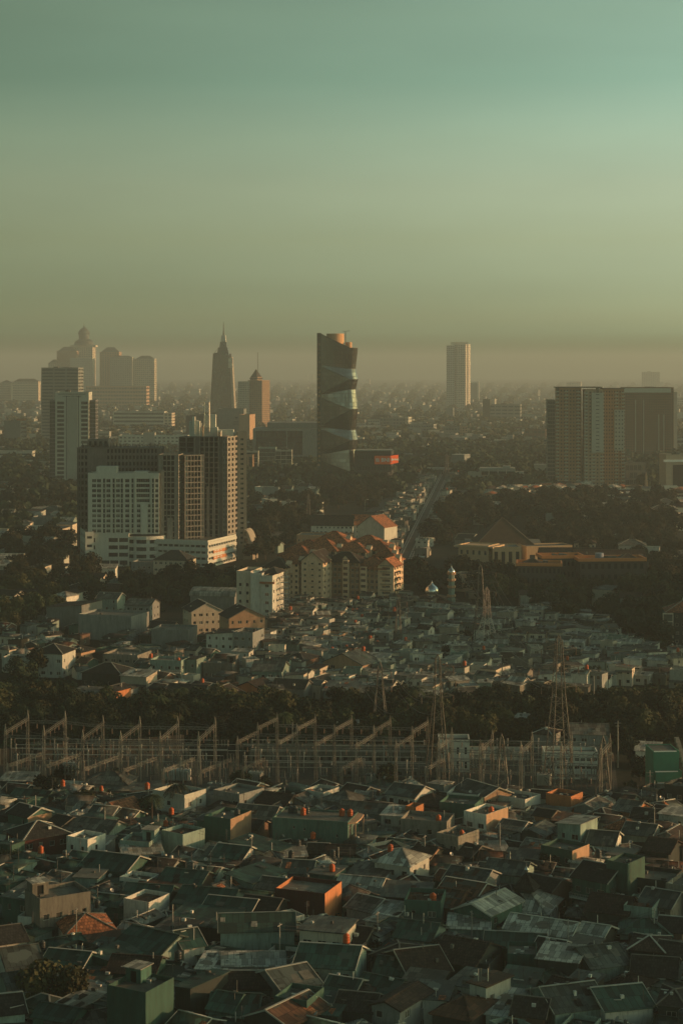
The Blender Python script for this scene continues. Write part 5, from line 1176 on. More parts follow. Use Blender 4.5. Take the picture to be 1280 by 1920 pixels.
# ------------------------------------------------------------------ the pyramid roofed hall and the long building with orange fascia
def hall():
    D = dist(1072); k = D / FPX; X = lambda p: (p - 960) * k; Z = lambda y, dd=0: zat(y, D + dd)
    e = ent('pyramid_roofed_hall', ((960 - 640) * k, D, 0), 0, 'tan hall under a great dark pyramid roof in the trees on the right', 'hall'); mark(e, 'the great pyramid roof', 12)
    tan = mat('tan_wall', (.50, .36, .22), .85, var=.1, dirt=.2, streak=True, rand=0)
    g = wing(e, 'front_wing', X(900), 10, X(930) - X(870), 16, 0, Z(1024, 4), -26, tan, (5, 2, .4, .35), (4, 2, .5, .4), .3, True, 2, 14, .6)
    b = MB(); b.box(-11, 11.4, -8.7, 8.7, Z(1026, 4) - .1, Z(1026, 4) + .7); b.build('fascia', tan, g)
    wing(e, 'portal_wing', X(948), 8, X(976) - X(922), 18, 0, Z(1026, 4), 3, tan, (4, 1, .5, .7), None, 1.0, True, 2, 4, .6)
    wing(e, 'hall_body', X(955), 42, 42, 40, 0, Z(1024, 20), -4, tan, None, None, .3, True, 0, 0, 0)
    roof_mb('hip', 34, 36, Z(1027, 20), 14.5, 1.5, .4).build('pyramid_roof', [mat('dark_pyramid_tiles', (.055, .042, .028), .85, var=.25, bump='tile', rand=0), RIDGE, RIDGE], e, (X(955), 42, 0))
    wing(e, 'right_wing', X(1030), 22, 26, 14, 0, Z(1025, 16), 14, tan, (4, 1, .5, .3), None, .3, True, 2, 4, .6)
    occ_rect(e.location.x, D + 34, 62, 60, 0, 3)
    # long dark building, orange fascia in the sun
    D = dist(1116); k = D / FPX; Z = lambda y, dd=0: zat(y, D + dd)
    f = ent('long_dark_building', ((1100 - 640) * k, D, 0), 0, 'long dark walled building with a bright orange fascia among the trees', 'building'); mark(f, 'the orange fascia building', 8)
    X2 = lambda p: (p - 1100) * k; dk = mat('dark_blue_grey', (.055, .055, .055), .7, var=.15, rand=0); om = mat('orange_fascia', (.60, .24, .08), .8, var=.1, rand=0)
    for nm, px, cy, w, dpt, yaw, yt in (('left_wing', 1012, 4, 62, 14, -6, 1056), ('right_wing', 1150, 14, 96, 14, 4, 1047), ('inner_wing', 1060, 22, 60, 12, 6, 1042)):
        H = Z(yt, cy - 5); g = wing(f, nm, X2(px), cy, w * k * 1.3, dpt, 0, H - 1, yaw, dk, (10, 3, .5, .5), (4, 3, .5, .5), .25, True, 2, 18, .0)
        hw = w * k * .65; b = MB()
        for x0, x1, y0, y1 in ((-hw - .7, hw + .7, -dpt / 2 - .7, -dpt / 2), (-hw - .7, hw + .7, dpt / 2, dpt / 2 + .7), (-hw - .7, -hw, -dpt / 2, dpt / 2), (hw, hw + .7, -dpt / 2, dpt / 2)): b.box(x0, x1, y0, y1, H - 1.2, H + .3)
        b.build('fascia', om, g)
        if nm != 'inner_wing': roof_mb('hip', 10, 9, H - .8, 2.6, .2).build('corner_roof', [R_['d'][0], RIDGE, RIDGE], g, (-hw + 7 if nm[0] == 'l' else hw - 7, 0, 0))
        clutter(g, hw * 1.2, dpt * .7, H - 1, 8, 1.8, px)
    b = MB(); b.lathe([(2.1, Z(1050, 14)), (2.1, Z(1037, 14))], 16, X2(1131), 14); b.build('blue_cistern', mat('blue_paint', (.16, .22, .28), .5), f)
    roof_mb('gable', 34, 12, Z(1046, 30), 3.8, .5).build('rear_roof', [R_['b'][0], RIDGE, RIDGE], f, (X2(1160), 32, 0))
    roof_mb('gable', 30, 12, Z(1046, 30), 4.6, .5).build('rear_roof', [R_['d'][0], RIDGE, RIDGE], f, (X2(1085), 34, 0))
    occ_rect(f.location.x, D + 14, 68, 28, 0, 2)
hall()
for (x, y, h, wp, d, yaw, ro, rm, wm, lab, sh) in ((1185, 1022, 8, 50, 12, -8, 'hip', 'a', 'W', 'white villa with columns above the orange fascia', 'the white villa'), (1215, 1030, 6, 40, 10, -12, 'flat', 'c', 'W', 'white flat roofed villa right of the villa with columns', None), (1096, 1018, 7, 40, 10, -8, 'hip', 'b', 'C', 'cream villa with a brown hip roof behind the long dark building', None), (1140, 1005, 5, 30, 9, -8, 'shed', 'l', 'W', 'white walled shed behind the white villa', None),
    (1240, 1092, 6, 74, 14, 4, 'flat', 'c', 'B', 'brown long block right of the orange fascia building', None), (1262, 1040, 5, 40, 10, 0, 'gx', 'a', 'C', 'cream low house at the right edge above the brown block', None), (1150, 952, 7, 44, 14, -10, 'vault', 'l', 'W', 'white hall with a pale curved roof behind the tree mass', 'the white curved hall'), (1195, 950, 6, 34, 12, -14, 'hip', 'o', 'C', 'orange hipped roof right of the white curved hall', None),
    (1245, 955, 7, 50, 12, -6, 'hip', 'b', 'C', 'cream villa with brown roof at the right edge', None), (1270, 935, 6, 24, 10, -6, 'flat', 'c', 'W', 'bright white box at the right edge above the villas', None), (1080, 932, 5, 50, 12, -10, 'hip', 'b', 'C', 'brown hipped roof at the foot of the cream balcony tower', None), (1020, 935, 5, 40, 12, -10, 'gx', 'b', 'P', 'brown roofs left of the cream balcony tower foot', None), (985, 930, 6, 40, 10, -14, 'gx', 'o', 'P', 'orange roofed low house below the parking deck', None), (940, 925, 4, 80, 14, -4, 'shed', 't', 'G', 'long turquoise sheet roof below the parking deck', 'the turquoise sheet roof'), (1160, 925, 5, 60, 12, -6, 'gx', 'b', 'C', 'brown roofed row in front of the dark brown tower', None), (868, 1012, 5, 30, 14, -24, 'gx', 'd', 'G', 'dark tent shaped roof left of the great pyramid roof', None), (905, 1010, 4, 50, 10, -4, 'shed', 'l', 'G', 'pale sheet roofs behind the tan front wing', None)):
    big(x, y, h, wp, d, yaw, ro, rm, wm, '', lab, sh, group='houses in the trees on the right')
# four storey frame house with an orange roof at the right edge
e = big(1282, 1148, 13, 66, 14, -6, 'hip', 'o', 'D', 'n', 'dark four storey block with an orange roof cut by the right edge', 'the right edge block', 3.5)
m = MB(); m.box(-8.2, -4.2, -8.2, -7, 0, 12.6); m.build('glazed_stair_tower', W_['C'][0], e); m = MB(); [m.box(-7.9, -4.5, -8.26, -8.2, .6 + j * 3, 3.2 + j * 3) for j in range(4)]; m.build('stair_glazing', GLASSW, e)

# ------------------------------------------------------------------ railway on its embankment
def rail():
    a, b = at(752, 1062), at(836, 884); u = (b - a).normalized(); n = Vector((u.y, -u.x, 0)); L = (b - a).length + 60
    P = lambda t, s, z: a + u * t + n * s + Vector((0, 0, z))
    m = MB(); m.slab([P(-30, -4.8, .35), P(-30, 4.8, .35), P(L, 4.8, .35), P(L, -4.8, .35)], .5); tag(m.build('railway_bed', GRAV), None, None, None, 'structure')
    OCC.extend([(P(t, 0, 0).x, P(t, 0, 0).y, 5) for t in range(-30, int(L), 9)])
    rl = mat('rail_steel', (.36, .33, .28), .35, var=.2, metal=.8); sl_ = mat('sleepers', (.16, .15, .13), .9)
    for i, s in enumerate((-3.2, 3.2)):
        e = ent('railway_track', P(0, s, 0.36), math.atan2(u.y, u.x) - math.pi / 2, ('left' if i == 0 else 'right') + ' track of the railway running to the flyover', 'railway track', 'railway tracks')
        m = MB()
        for q in (-.72, .72): m.box(q - .09, q + .09, -30, L, .16, .34)
        m.build('rails', rl, e); m = MB()
        for j in range(int((L + 30) / 1.2)): m.box(-1.2, 1.2, -30 + j * 1.2, -29.4 + j * 1.2, 0, .15)
        m.build('sleepers', sl_, e)
    for j in range(9):
        for q in ((-7) if j % 2 else 7,):
            p = P(10 + j * 62, q, 0); e = ent('catenary_mast', p, math.atan2(u.y, u.x) - math.pi / 2)
            m = MB(); m.beam((0, 0, 0), (0, 0, 8.5), .28); m.beam((0, 0, 7.6), (-q * .8, 0, 7.6), .14); m.beam((0, 0, 6.4), (-q * .8, 0, 7.5), .1); m.build('mast', DSTEEL, e)
            auto(e, 'overhead line mast beside the railway', 'mast', 'overhead line masts', 8)
    # flyover across the end of the tracks
    f = ent('flyover', at(838, 890), R(-3), 'pale flyover crossing the far end of the railway', 'flyover'); mark(f, 'the flyover', 5)
    m = MB(); m.box(-26, 50, -5, 5, 5.2, 6.4); m.box(-26, 50, -5.3, -5, 6, 7.3); m.box(-26, 50, 5, 5.3, 6, 7.3); m.build('deck', W_['W'][0], f)
    m = MB(); [m.box(-22 + i * 16, -20.4 + i * 16, -2, 2, 0, 5.2) for i in range(5)]; m.build('piers', W_['K'][0], f)
    # street lamps on the road left of the railway
    a2, b2 = at(700, 960), at(800, 890)
    m = MB(); d = (b2 - a2).normalized(); nn = Vector((d.y, -d.x, 0)) * 6; m.slab([a2 - nn + Vector((0, 0, .05)), a2 + nn + Vector((0, 0, .05)), b2 + nn + Vector((0, 0, .05)), b2 - nn + Vector((0, 0, .05))], .1); tag(m.build('road', ASPH), None, None, None, 'structure')
    for i in range(5):
        p = a2.lerp(b2, i / 4) - nn * 1.1; e = ent('street_lamp', p, math.atan2(d.y, d.x)); m = MB(); m.beam((0, 0, 0), (0, 0, 9), .22); m.beam((0, 0, 9), (0, -2, 9.4), .15); m.build('pole', STEEL, e); m = MB(); m.box(-.2, .2, -2.7, -1.9, 9.3, 9.5); m.build('lamp_head', WHITE, e)
        auto(e, 'grey street lamp on the road by the railway', 'street lamp', 'street lamps by the railway', 9)
        OCC.append((p.x, p.y, 7))
rail()

# ------------------------------------------------------------------ the near neighbourhood, house by house
CR = {'A': (0, 1300, 2.977), 'B': (400, 1300, 2.909), 'C': (820, 1300, 2.783), 'D': (0, 1600, 2.977), 'E': (400, 1600, 2.909), 'F': (820, 1600, 2.783)}
NEAR = """A 90 490 4.5 180 7 -3 shed l D v|grey house with a pale ribbed roof at the left edge below the switchyard|the ribbed roof house
A 590 503 4.5 240 9 -6 hip a G v|hipped grey house with a white awning in front of the switchyard|the white awning house
A 835 540 4 190 8 20 slab g G x|dark slab roof pavilion left of the concrete terrace house
A 940 575 6.5 190 8 -22 flat c W rns|cream concrete terrace house with a sunlit right wall under the switchyard|the concrete terrace house
A 610 650 4 160 8 -35 gy o D x|steep rust orange roof standing among the dark trees|the steep rust orange roof
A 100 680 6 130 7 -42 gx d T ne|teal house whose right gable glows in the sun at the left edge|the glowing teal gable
A 260 800 6.5 230 10 32 hip d M n|maroon house under a big black roof at lower left|the maroon black roofed house
A 455 768 4.5 300 9 -14 gx a U n|long grey ribbed gable roof right of the maroon black roofed house|the long grey ribbed roof
A 300 735 5 90 7 -38 gx d P|small dark gable with a sunlit end behind the maroon black roofed house
A 650 800 3.2 160 5 -14 shed t U|low teal lean-to below the long grey ribbed roof
A 800 895 5 210 7 13 shed l W v|white shop with a broad pale awning roof
A 960 800 6.5 130 7 -24 flat r U x|pale teal box with a sunlit rusty rim|the pale teal box
A 1190 720 7 190 9 -18 shed g T|big dark teal house with a flat grey roof right of the pale teal box
A 1195 940 4.5 170 8 -8 shed t U x|pale teal sheet walled hall with a ribbed teal roof
A 430 830 6 130 6 -20 flat c W r|white terrace with balusters below the long grey ribbed roof
A 540 840 4.4 110 5 -10 shed l G|small pale roof beside the white baluster terrace
A 750 850 5.5 170 7 -10 flat c U u|white and teal house with a small roof room left of the pale teal box
A 1180 590 5 190 8 -14 flat c G |grey flat roofed house right of the concrete terrace house
A 385 535 3.6 110 5 -6 flat c W|tiny white house among trees below the switchyard on the left
A 200 545 3.4 160 5 -4 flat c P|low wall topped shed catching the sun below the switchyard at left
A 1025 665 3.4 120 6 14 shed l D|tilted pale roof in front of the concrete terrace house
A 30 850 6 80 7 -30 shedl t T|narrow teal house cut by the left edge below the glowing gable
A 150 590 4 200 7 -12 gx t U|long low teal roof at the left edge
A 620 720 4.5 0 0 0 shed g G|
B 70 560 6 150 9 -24 flat c G n|grey flat house with a sunlit right wall, left of the teal slab
B 150 520 4.5 120 6 -36 gx b P|low brown roof with a sunlit end by the switchyard fence
B 310 600 4.6 150 8 -30 gx b P n|brown gable with a long sunlit side above the teal slab
B 545 555 5 110 7 -20 flat c W|pale box with sunlit top above the teal slab
B 440 590 4.5 110 8 -28 gy a G|grey gable with white rims above the teal slab
B 665 590 5.5 160 8 -22 hip a G|grey hipped house behind the long grey roof
B 560 640 4 80 6 -30 gy l U|small white trimmed gable directly behind the teal slab
B 820 655 5 270 8 -10 gx a G x|long grey gable roof behind the teal slab right end|the long grey roof
B 815 568 4.6 100 5 -6 shed l W|white sheet roof behind the long grey roof
B 745 545 4.4 110 7 -24 gx b D|brown ridge behind the white sheet roof
B 1020 560 6 150 9 -20 gx g W|white gable house with grey roof and two windows by the switchyard|the white gable
B 985 670 6 140 7 -12 shed l W|white framed house with a pale canopy right of the teal slab|the white framed house
B 1075 640 6.6 56 4 -18 flat c O x|bright orange parapet wall in the sun right of the white framed house
B 1215 510 5 80 6 -16 shedb l G|tilted ribbed panel roof by the switchyard fence
B 1140 610 4.5 150 9 -20 hip b D|brown hipped roof right of the white gable by the switchyard
B 1145 715 6.5 250 8 -10 flat c K k|stained concrete block with one orange tank right of the teal slab|the stained concrete block
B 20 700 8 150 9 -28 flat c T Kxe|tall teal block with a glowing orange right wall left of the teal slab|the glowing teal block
B 200 860 5 240 8 -20 shedr t W|teal roof on a white house at the lower left of the teal slab
B 70 895 5 170 8 -14 gx t W|teal ridge roof left of the white house under teal roof
B 430 895 4.4 150 6 8 shed l T|patchwork of pale sheets in front of the teal slab
B 215 680 5 210 9 -10 gx a D|wide dark grey roof between the glowing wall and the teal slab
B 560 870 4 100 6 -6 gx b D|low brown roof at the foot of the teal slab
B 690 880 4.2 140 6 -4 gx b T|dark brown roof at the right foot of the teal slab
B 1125 890 4.6 100 7 -30 gx b P|small sunlit brown roof right of the pale hipped house
B 1190 835 5 120 7 -24 gy g G|grey gable below the stained concrete block
C 130 545 5.5 160 8 -12 flat c W s|white house with a round roof dish tank by the switchyard|the roof dome house
C 315 530 6 150 11 36 gy a P n|grey shingled gable with a glowing front beside the roof dome house|the glowing front gable
C 370 560 5 160 7 -26 flat a W|white box with a dark top before the glowing front gable
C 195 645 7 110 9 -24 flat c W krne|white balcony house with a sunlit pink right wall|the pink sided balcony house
C 100 595 5.5 180 8 -12 flat c T|low teal terrace left of the pink sided balcony house
C 530 545 4.5 90 6 -12 gx b W|small brown roofed hut by the switchyard fence on the right
C 630 550 5.5 120 6 -22 flat r O n|orange hut with a sunlit rusty roof by the switchyard|the orange hut
C 545 640 5 80 5 -34 gx d P|small gable with a glowing end below the orange hut
C 770 600 5 110 8 -30 gy a G|grey gable with pale rims right of the orange hut
C 975 615 5 100 8 -34 gx a O n|grey ribbed roof above a glowing orange side wall|the glowing orange side wall
C 685 690 8 110 8 -22 shedl l U rn|tall pale teal house with a canted pale roof and sunlit balcony|the canted pale roof
C 940 705 4.6 120 7 -22 hip o D|orange brown hipped roof catching the sun right of the canted pale roof
C 1225 640 6.5 130 8 -18 slab l W r|white house with a railed upper floor near the right edge|the railed white house
C 1235 500 7 90 7 -26 flat c D n|dark box with a sunlit side near the right edge above the railed house
C 850 790 5 130 9 -12 gx g W r|dark wide roof with a pale balcony strip
C 940 850 4.6 100 6 -28 slab c P|small sunlit hut with glowing roof right of the pale balcony strip
C 1250 795 5 110 7 -14 slab r D|dark shed with an orange glowing roof at the right edge
C 290 835 4 170 7 6 shed l D x|broad pale sheet roof below the pink sided balcony house|the broad pale sheet
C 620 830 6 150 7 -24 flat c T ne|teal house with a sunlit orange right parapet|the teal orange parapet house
C 480 740 4.5 140 9 -28 gy g D|dark ridge with a sunlit rim left of the canted pale roof
C 370 715 5 110 7 -20 gx a G|grey house with a sunlit rusty corner right of the pink sided balcony house
C 50 760 7 110 8 -26 flat c K k|concrete house with a sunlit strip and orange tank
C 430 870 4.4 160 6 -10 shed a D|long grey sheet roof below the broad pale sheet
C 90 840 4.4 150 8 -26 gx d D|dark roof left of the broad pale sheet
C 1140 830 5 120 9 -30 gx b D|brown ridge with a sunlit rim near the right edge
C 1080 650 4.5 130 7 -14 gx d G|dark roof right of the glowing orange side wall
C 1040 740 4.6 140 8 -16 gx g U|grey roof below the orange brown hipped roof
C 820 650 4.5 120 8 -20 hip d D|dark hipped roof left of the glowing orange side wall
C 650 670 4.6 90 6 -14 shed r D|dark roof with a thin sunlit band above the canted pale roof
C 1195 745 4.6 90 7 -20 gy b G|brown gable below the railed white house
C 480 650 4 0 0 0 shed g G|
C 1095 300 5 120 8 -8 shed l W r|white house with a pale sloping roof right of the switchyard|the switchyard side house
C 790 215 6.5 200 10 -3 gx a G|long two storey white house behind the right end of the switchyard|the long two storey house
C 545 215 5 90 8 -16 hip b G|brown hipped roof behind the switchyard on the right
C 430 130 6 50 6 -10 slab l D|small dark tower house in the tree belt
D 365 262 8.5 260 8 30 flat c K uL|brown concrete block with a roof room and three windows at the left|the brown concrete block
D 90 250 7 170 9 -16 shed g T|dark roof piled with junk left of the brown concrete block
D 170 385 4 150 5 -10 flat c W r|white porch with balusters under the brown concrete block
D 510 440 4.6 260 10 20 hip o W|bright orange tiled hipped roof at lower left|the bright orange hipped roof
D 755 545 5 270 11 -22 gx t U|large teal ribbed roof below the bright orange hipped roof|the large teal ribbed roof
D 760 290 5.2 150 7 -18 flat r W|white hut with a sunlit right wall right of the brown concrete block|the sunlit white hut
D 480 140 5 130 6 -6 slab c U v|pale hut with a thin roof behind the bright orange hipped roof
D 900 205 4.6 300 5 -10 shed r D|long thin rusty roof above the sunlit white hut
D 1120 290 5 300 10 -12 gx t U|wide teal roof right of the sunlit white hut|the wide teal roof
D 800 255 4.4 250 8 -8 gx t D|teal ridge roof behind the sunlit white hut
D 1080 400 4.8 330 9 -14 shed t D|broad teal sheet roof in the middle of the lower left
D 1085 520 5.5 110 9 26 gx t W|teal roof over a white bay right of the large teal ribbed roof
D 920 450 4.4 170 7 -18 shed a D|worn grey brown sheet roof above the large teal ribbed roof
D 140 640 5.5 180 10 24 gx g W|grey gable house with white walls at the left edge|the grey gable at left edge
D 70 500 5 150 9 28 gx d W|white house with black roof cut by the left edge|the black roof at left edge
D 330 650 4.6 230 9 -10 gx t T|teal house under a low teal roof right of the grey gable
D 150 770 5 160 9 26 gx g U|grey ribbed gable at the lower left edge
D 60 900 5 150 9 20 gx d U|dark roof in the lower left corner|the lower left corner roof
D 580 600 5 170 8 -20 shedr t T|tilted teal roof below the bright orange hipped roof
D 540 500 4 190 6 -8 shed r G|junk covered low roof below the bright orange hipped roof
D 730 670 4.6 260 8 -6 gx b T|dark brown roof below the large teal ribbed roof
D 1190 650 4.6 190 7 -6 shed l U|pale teal overlapping sheets right of the large teal ribbed roof
D 705 790 9 230 8 -28 flat c T unx|big dark teal block with a concrete right wall at the bottom|the big dark teal block
D 1020 755 7 90 10 -34 shedl t D x|dark block with a teal sloping roof and sunlit upper right wall|the dark block with teal slope
D 1225 880 5 130 8 -14 gx t W|teal roof over white panels at the bottom
D 570 90 5 270 10 -16 gx t T|large dark teal roof behind the pale hut
D 1000 165 5 230 8 -12 gx t B|teal roof over brown planks left of the teal sheet hall
D 1190 210 4.4 120 6 -24 gy a U|small pale gable left of the maroon block
D 290 520 4.4 0 0 0 shed g G|
D 500 720 4 170 6 -8 shed t U|thin pale sheet roof left of the big dark teal block
D 1000 880 3.6 0 0 0 shed g G|
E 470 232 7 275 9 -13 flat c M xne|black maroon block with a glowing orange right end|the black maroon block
E 140 148 5.5 150 11 -24 shedr t U x|teal roof with a sunlit orange fascia left of the black maroon block
E 590 118 6 120 7 -14 slab c T rk|small teal house with an orange tank above the black maroon block|the small teal house
E 300 200 4.6 130 7 -14 gx a W|small white walled house behind the black maroon block
E 450 110 5 160 8 -6 gx g G|long grey roof left of the small teal house
E 780 200 5 230 8 -12 gx l W|pale ribbed long roof right of the black maroon block|the pale ribbed long roof
E 830 125 5 190 7 -12 shed a W|grey roofed row under the pale hipped house
E 975 55 7 190 9 -28 hip l W n|pale hipped roof on a white two storey house|the pale hipped house
E 1000 240 5 330 8 -6 shed g D|long flat grey roof right of the pale ribbed long roof
E 1140 285 6.5 200 8 -6 flat r T k|pale teal walled house with an orange tank and rusty roof|the pale teal walled house
E 240 425 6.5 400 9 4 gx t U x|long weathered teal wall with peeling paint|the long weathered wall
E 590 430 7.5 240 8 -10 slab g C r|small cream upper storey with a railing right of the long weathered wall|the small cream upper storey
E 600 625 6 320 11 -8 gx t U k|big teal gable house with white trimmed end in the bottom middle|the big teal gable
E 220 620 4.8 330 6 4 shed l W x|long white walled shed left of the big teal gable
E 480 730 5.5 200 10 32 gx g G|grey gable facing left below the big teal gable
E 1180 650 5 230 12 20 gx b D|big brown tiled roof at the bottom centre right|the big brown tiled roof
E 940 840 6 150 10 -32 gy b G|brown tiled gable with white rims at the bottom|the white rimmed brown gable
E 945 340 5 120 7 -14 shed l W|pale slanted roof right of the black maroon block
E 970 400 4.6 130 7 -24 shed t D|dark teal sheet roof below the pale slanted roof
E 1080 470 4.8 190 9 -14 gx t U|dark teal ridge roof above the big brown tiled roof
E 1110 735 5 190 7 -12 shed a D|patched grey sheet roof left of the bottom white wall
E 1180 800 5.5 180 7 -8 shed g W|white wall lit by a sun patch at the bottom
E 290 920 5 250 11 -34 gy r D|tan roof glowing in the sun at the bottom edge|the tan roof at bottom edge
E 420 825 6 180 7 -14 flat g T x|dark teal box at the bottom left of centre
E 680 760 4.6 160 7 -14 gx t T|teal roof below the big teal gable
E 160 740 4.8 300 8 2 gx b T|dark brown ridge over a teal wall at the bottom left
E 100 880 4.6 250 9 -4 gx t U|teal wall with white panels at the bottom left
E 790 755 4.4 150 4 -8 shed r P|rusty scrap roof glowing below the big teal gable
E 220 330 5 190 9 -14 gx d D|black roof left of the black maroon block
E 60 330 5 260 9 -12 gx t T|teal roof with a pale strip left of the black roof
E 790 310 4.6 130 8 -26 gx a G|grey brown roof right of the glowing orange end
E 1240 290 5 130 10 -30 gx r B|rusty brown roof catching the sun right of the pale teal walled house
E 855 375 5 56 4 -20 slab l W|tiny white cube on the roofs right of the black maroon block
E 720 480 4.6 190 8 -14 gx d D|dark roof right of the small cream upper storey
E 850 450 4.6 100 6 -28 gy g W|small grey gable with white boards in the middle bottom
E 940 570 5 150 9 -20 hip d D|black hipped roof left of the big brown tiled roof
E 960 660 4.6 160 8 -10 gx t D|dark low roof above the white rimmed brown gable
E 760 860 4.6 200 8 -10 gx d D|dark ridge left of the white rimmed brown gable
E 600 880 4.6 150 8 -10 shed t D|dark teal sheet roof at the bottom middle
F 180 310 5.8 180 12 -22 gy l T n|teal house under a broad pale gable roof|the teal house with pale gable
F 160 395 4.4 210 7 -4 shed l U n|low pale teal house with a flat pale roof|the low pale teal house
F 520 415 5.2 320 8 -16 gx l W n|long pale gable roof with a square roof room|the long pale gable roof
F 790 440 5 120 7 -30 gx l D|pale ribbed roof right of the long pale gable roof
F 710 500 4.8 130 6 -22 shed c G|tan flat roof with an orange tiled edge
F 790 140 7.5 160 10 -26 gx d T rn|teal house with black roof and white balcony|the teal balcony house
F 935 70 10 100 7 -26 flat c T x|square teal tower house with a concrete right wall|the square teal tower
F 625 560 6.5 200 7 -12 shed l D x|dark blue grey box with a pale lean roof and small square windows|the square windowed box
F 440 555 5 150 7 -4 flat c T x|blank teal box left of the dark box with square windows
F 905 590 5.5 210 10 20 gx g U|dark gabled house with pale end right of the dark box
F 1045 305 6 140 8 -14 flat r U x|pale teal cube with an orange roof near the right|the pale teal cube
F 1085 425 4.4 260 8 -6 hip t U|low teal hipped roof below the pale teal cube
F 1090 510 5.5 170 9 -10 hip b D|brown tiled roof with a dark lower floor at right
F 880 310 5.4 200 10 -14 gx b D|dark brown ridge below the teal balcony house
F 110 690 6 110 7 -20 shed g W|white narrow house by the glowing tower at the bottom
F 210 690 7.5 80 7 -40 slab r W r|white narrow tower with a glowing right side at the bottom|the white glowing tower
F 350 850 4.5 190 10 -14 shed l W|pale step shaped roof right of the white glowing tower
F 620 760 5.4 150 9 -26 gx b D|brown tiled roof with an orange rim at the bottom right|the orange rimmed brown roof
F 725 695 5.6 120 6 -20 shed g D|grey roof with a sunlit fascia above the orange rimmed brown roof
F 750 815 5.4 280 11 18 gx g U|wide dark grey gable at the bottom right|the wide dark gable
F 1000 815 5.4 260 10 16 gx t W|ribbed teal roof with pale ribs at the bottom right|the bottom right teal roof
F 955 700 4.6 140 7 -26 hip b G|small brown hipped roof with a sunlit rim at the bottom right
F 70 850 5 190 10 -18 hip r D|rusty brown roof at the bottom left of the glowing tower
F 90 230 5.4 190 10 -30 gx r B|big rusty roof catching the sun above the low pale teal house
F 130 150 5.6 190 9 -18 gx g G|grey gable with a sunlit end behind the big rusty roof
F 345 105 5.6 190 8 -14 gx g U n|long grey roofed pale house above the prayer hall
F 510 180 5.4 150 7 -26 gx d B|dark roof with a sunlit eave behind the prayer hall
F 320 240 5.2 190 9 -20 hip d D|dark grey hipped roof left of the prayer hall
F 1250 190 8 110 9 -20 flat c K x|concrete block cut by the right edge|the right edge concrete block
F 1110 160 6.5 190 9 -16 flat c D m|dark terrace with pipes on its roof at upper right|the dark piped terrace
F 1130 275 6 150 9 -20 gx g K|grey gable with a mouldy wall right of the dark brown ridge
F 80 570 5 210 12 -18 gx b D|large dark brown tiled roof at lower centre right|the large brown tiled roof
F 400 495 4.6 300 8 -6 gx t T|dark teal roof below the long pale gable roof
F 190 600 4 150 6 -14 flat c D|small dark hut with a parapet right of the large brown tiled roof
F 400 700 4.8 170 8 -12 shed t D|dark teal sheet roof left of the orange rimmed brown roof
F 1130 640 4.8 220 9 -8 gx d D|dark long roof at the right, lower
F 1210 560 4.6 140 9 -14 gx d G|dark roof at the right edge, middle
F 1220 800 6 130 10 -10 hip d D|black hipped roof in the lower right corner
F 1180 700 4 120 7 -10 shed g U|low pale fronted shed near the lower right
F 470 850 5 160 8 -10 gx d B v|dark house with a railed porch at the bottom
F 590 180 4 0 0 0 shed g G|
F 430 250 4 0 0 0 shed g G|
F 240 840 4 0 0 0 shed g G|
F 1210 410 4.6 120 8 -12 gx d B|dark roof at the right edge above the brown tiled roof
F 980 200 4 0 0 0 shed g G|"""
for ln in NEAR.split('\n'):
    p = ln.split('|'); q = p[0].split(); c, x, y, h, wp, d, yaw, ro, rm, wm = q[:10]; opt = q[10] if len(q) > 10 else ''
    wp = float(wp)
    if wp == 0: continue
    ox, oy, s = CR[c]; big(ox + float(x) / s, oy + float(y) / s, float(h), wp / s, float(d), (max(-38, float(yaw) * 1.6) if -27 < float(yaw) < 0 else float(yaw)), ro, rm, wm, opt, p[1] or None, p[2] if len(p) > 2 else None, group='houses of the near neighbourhood')
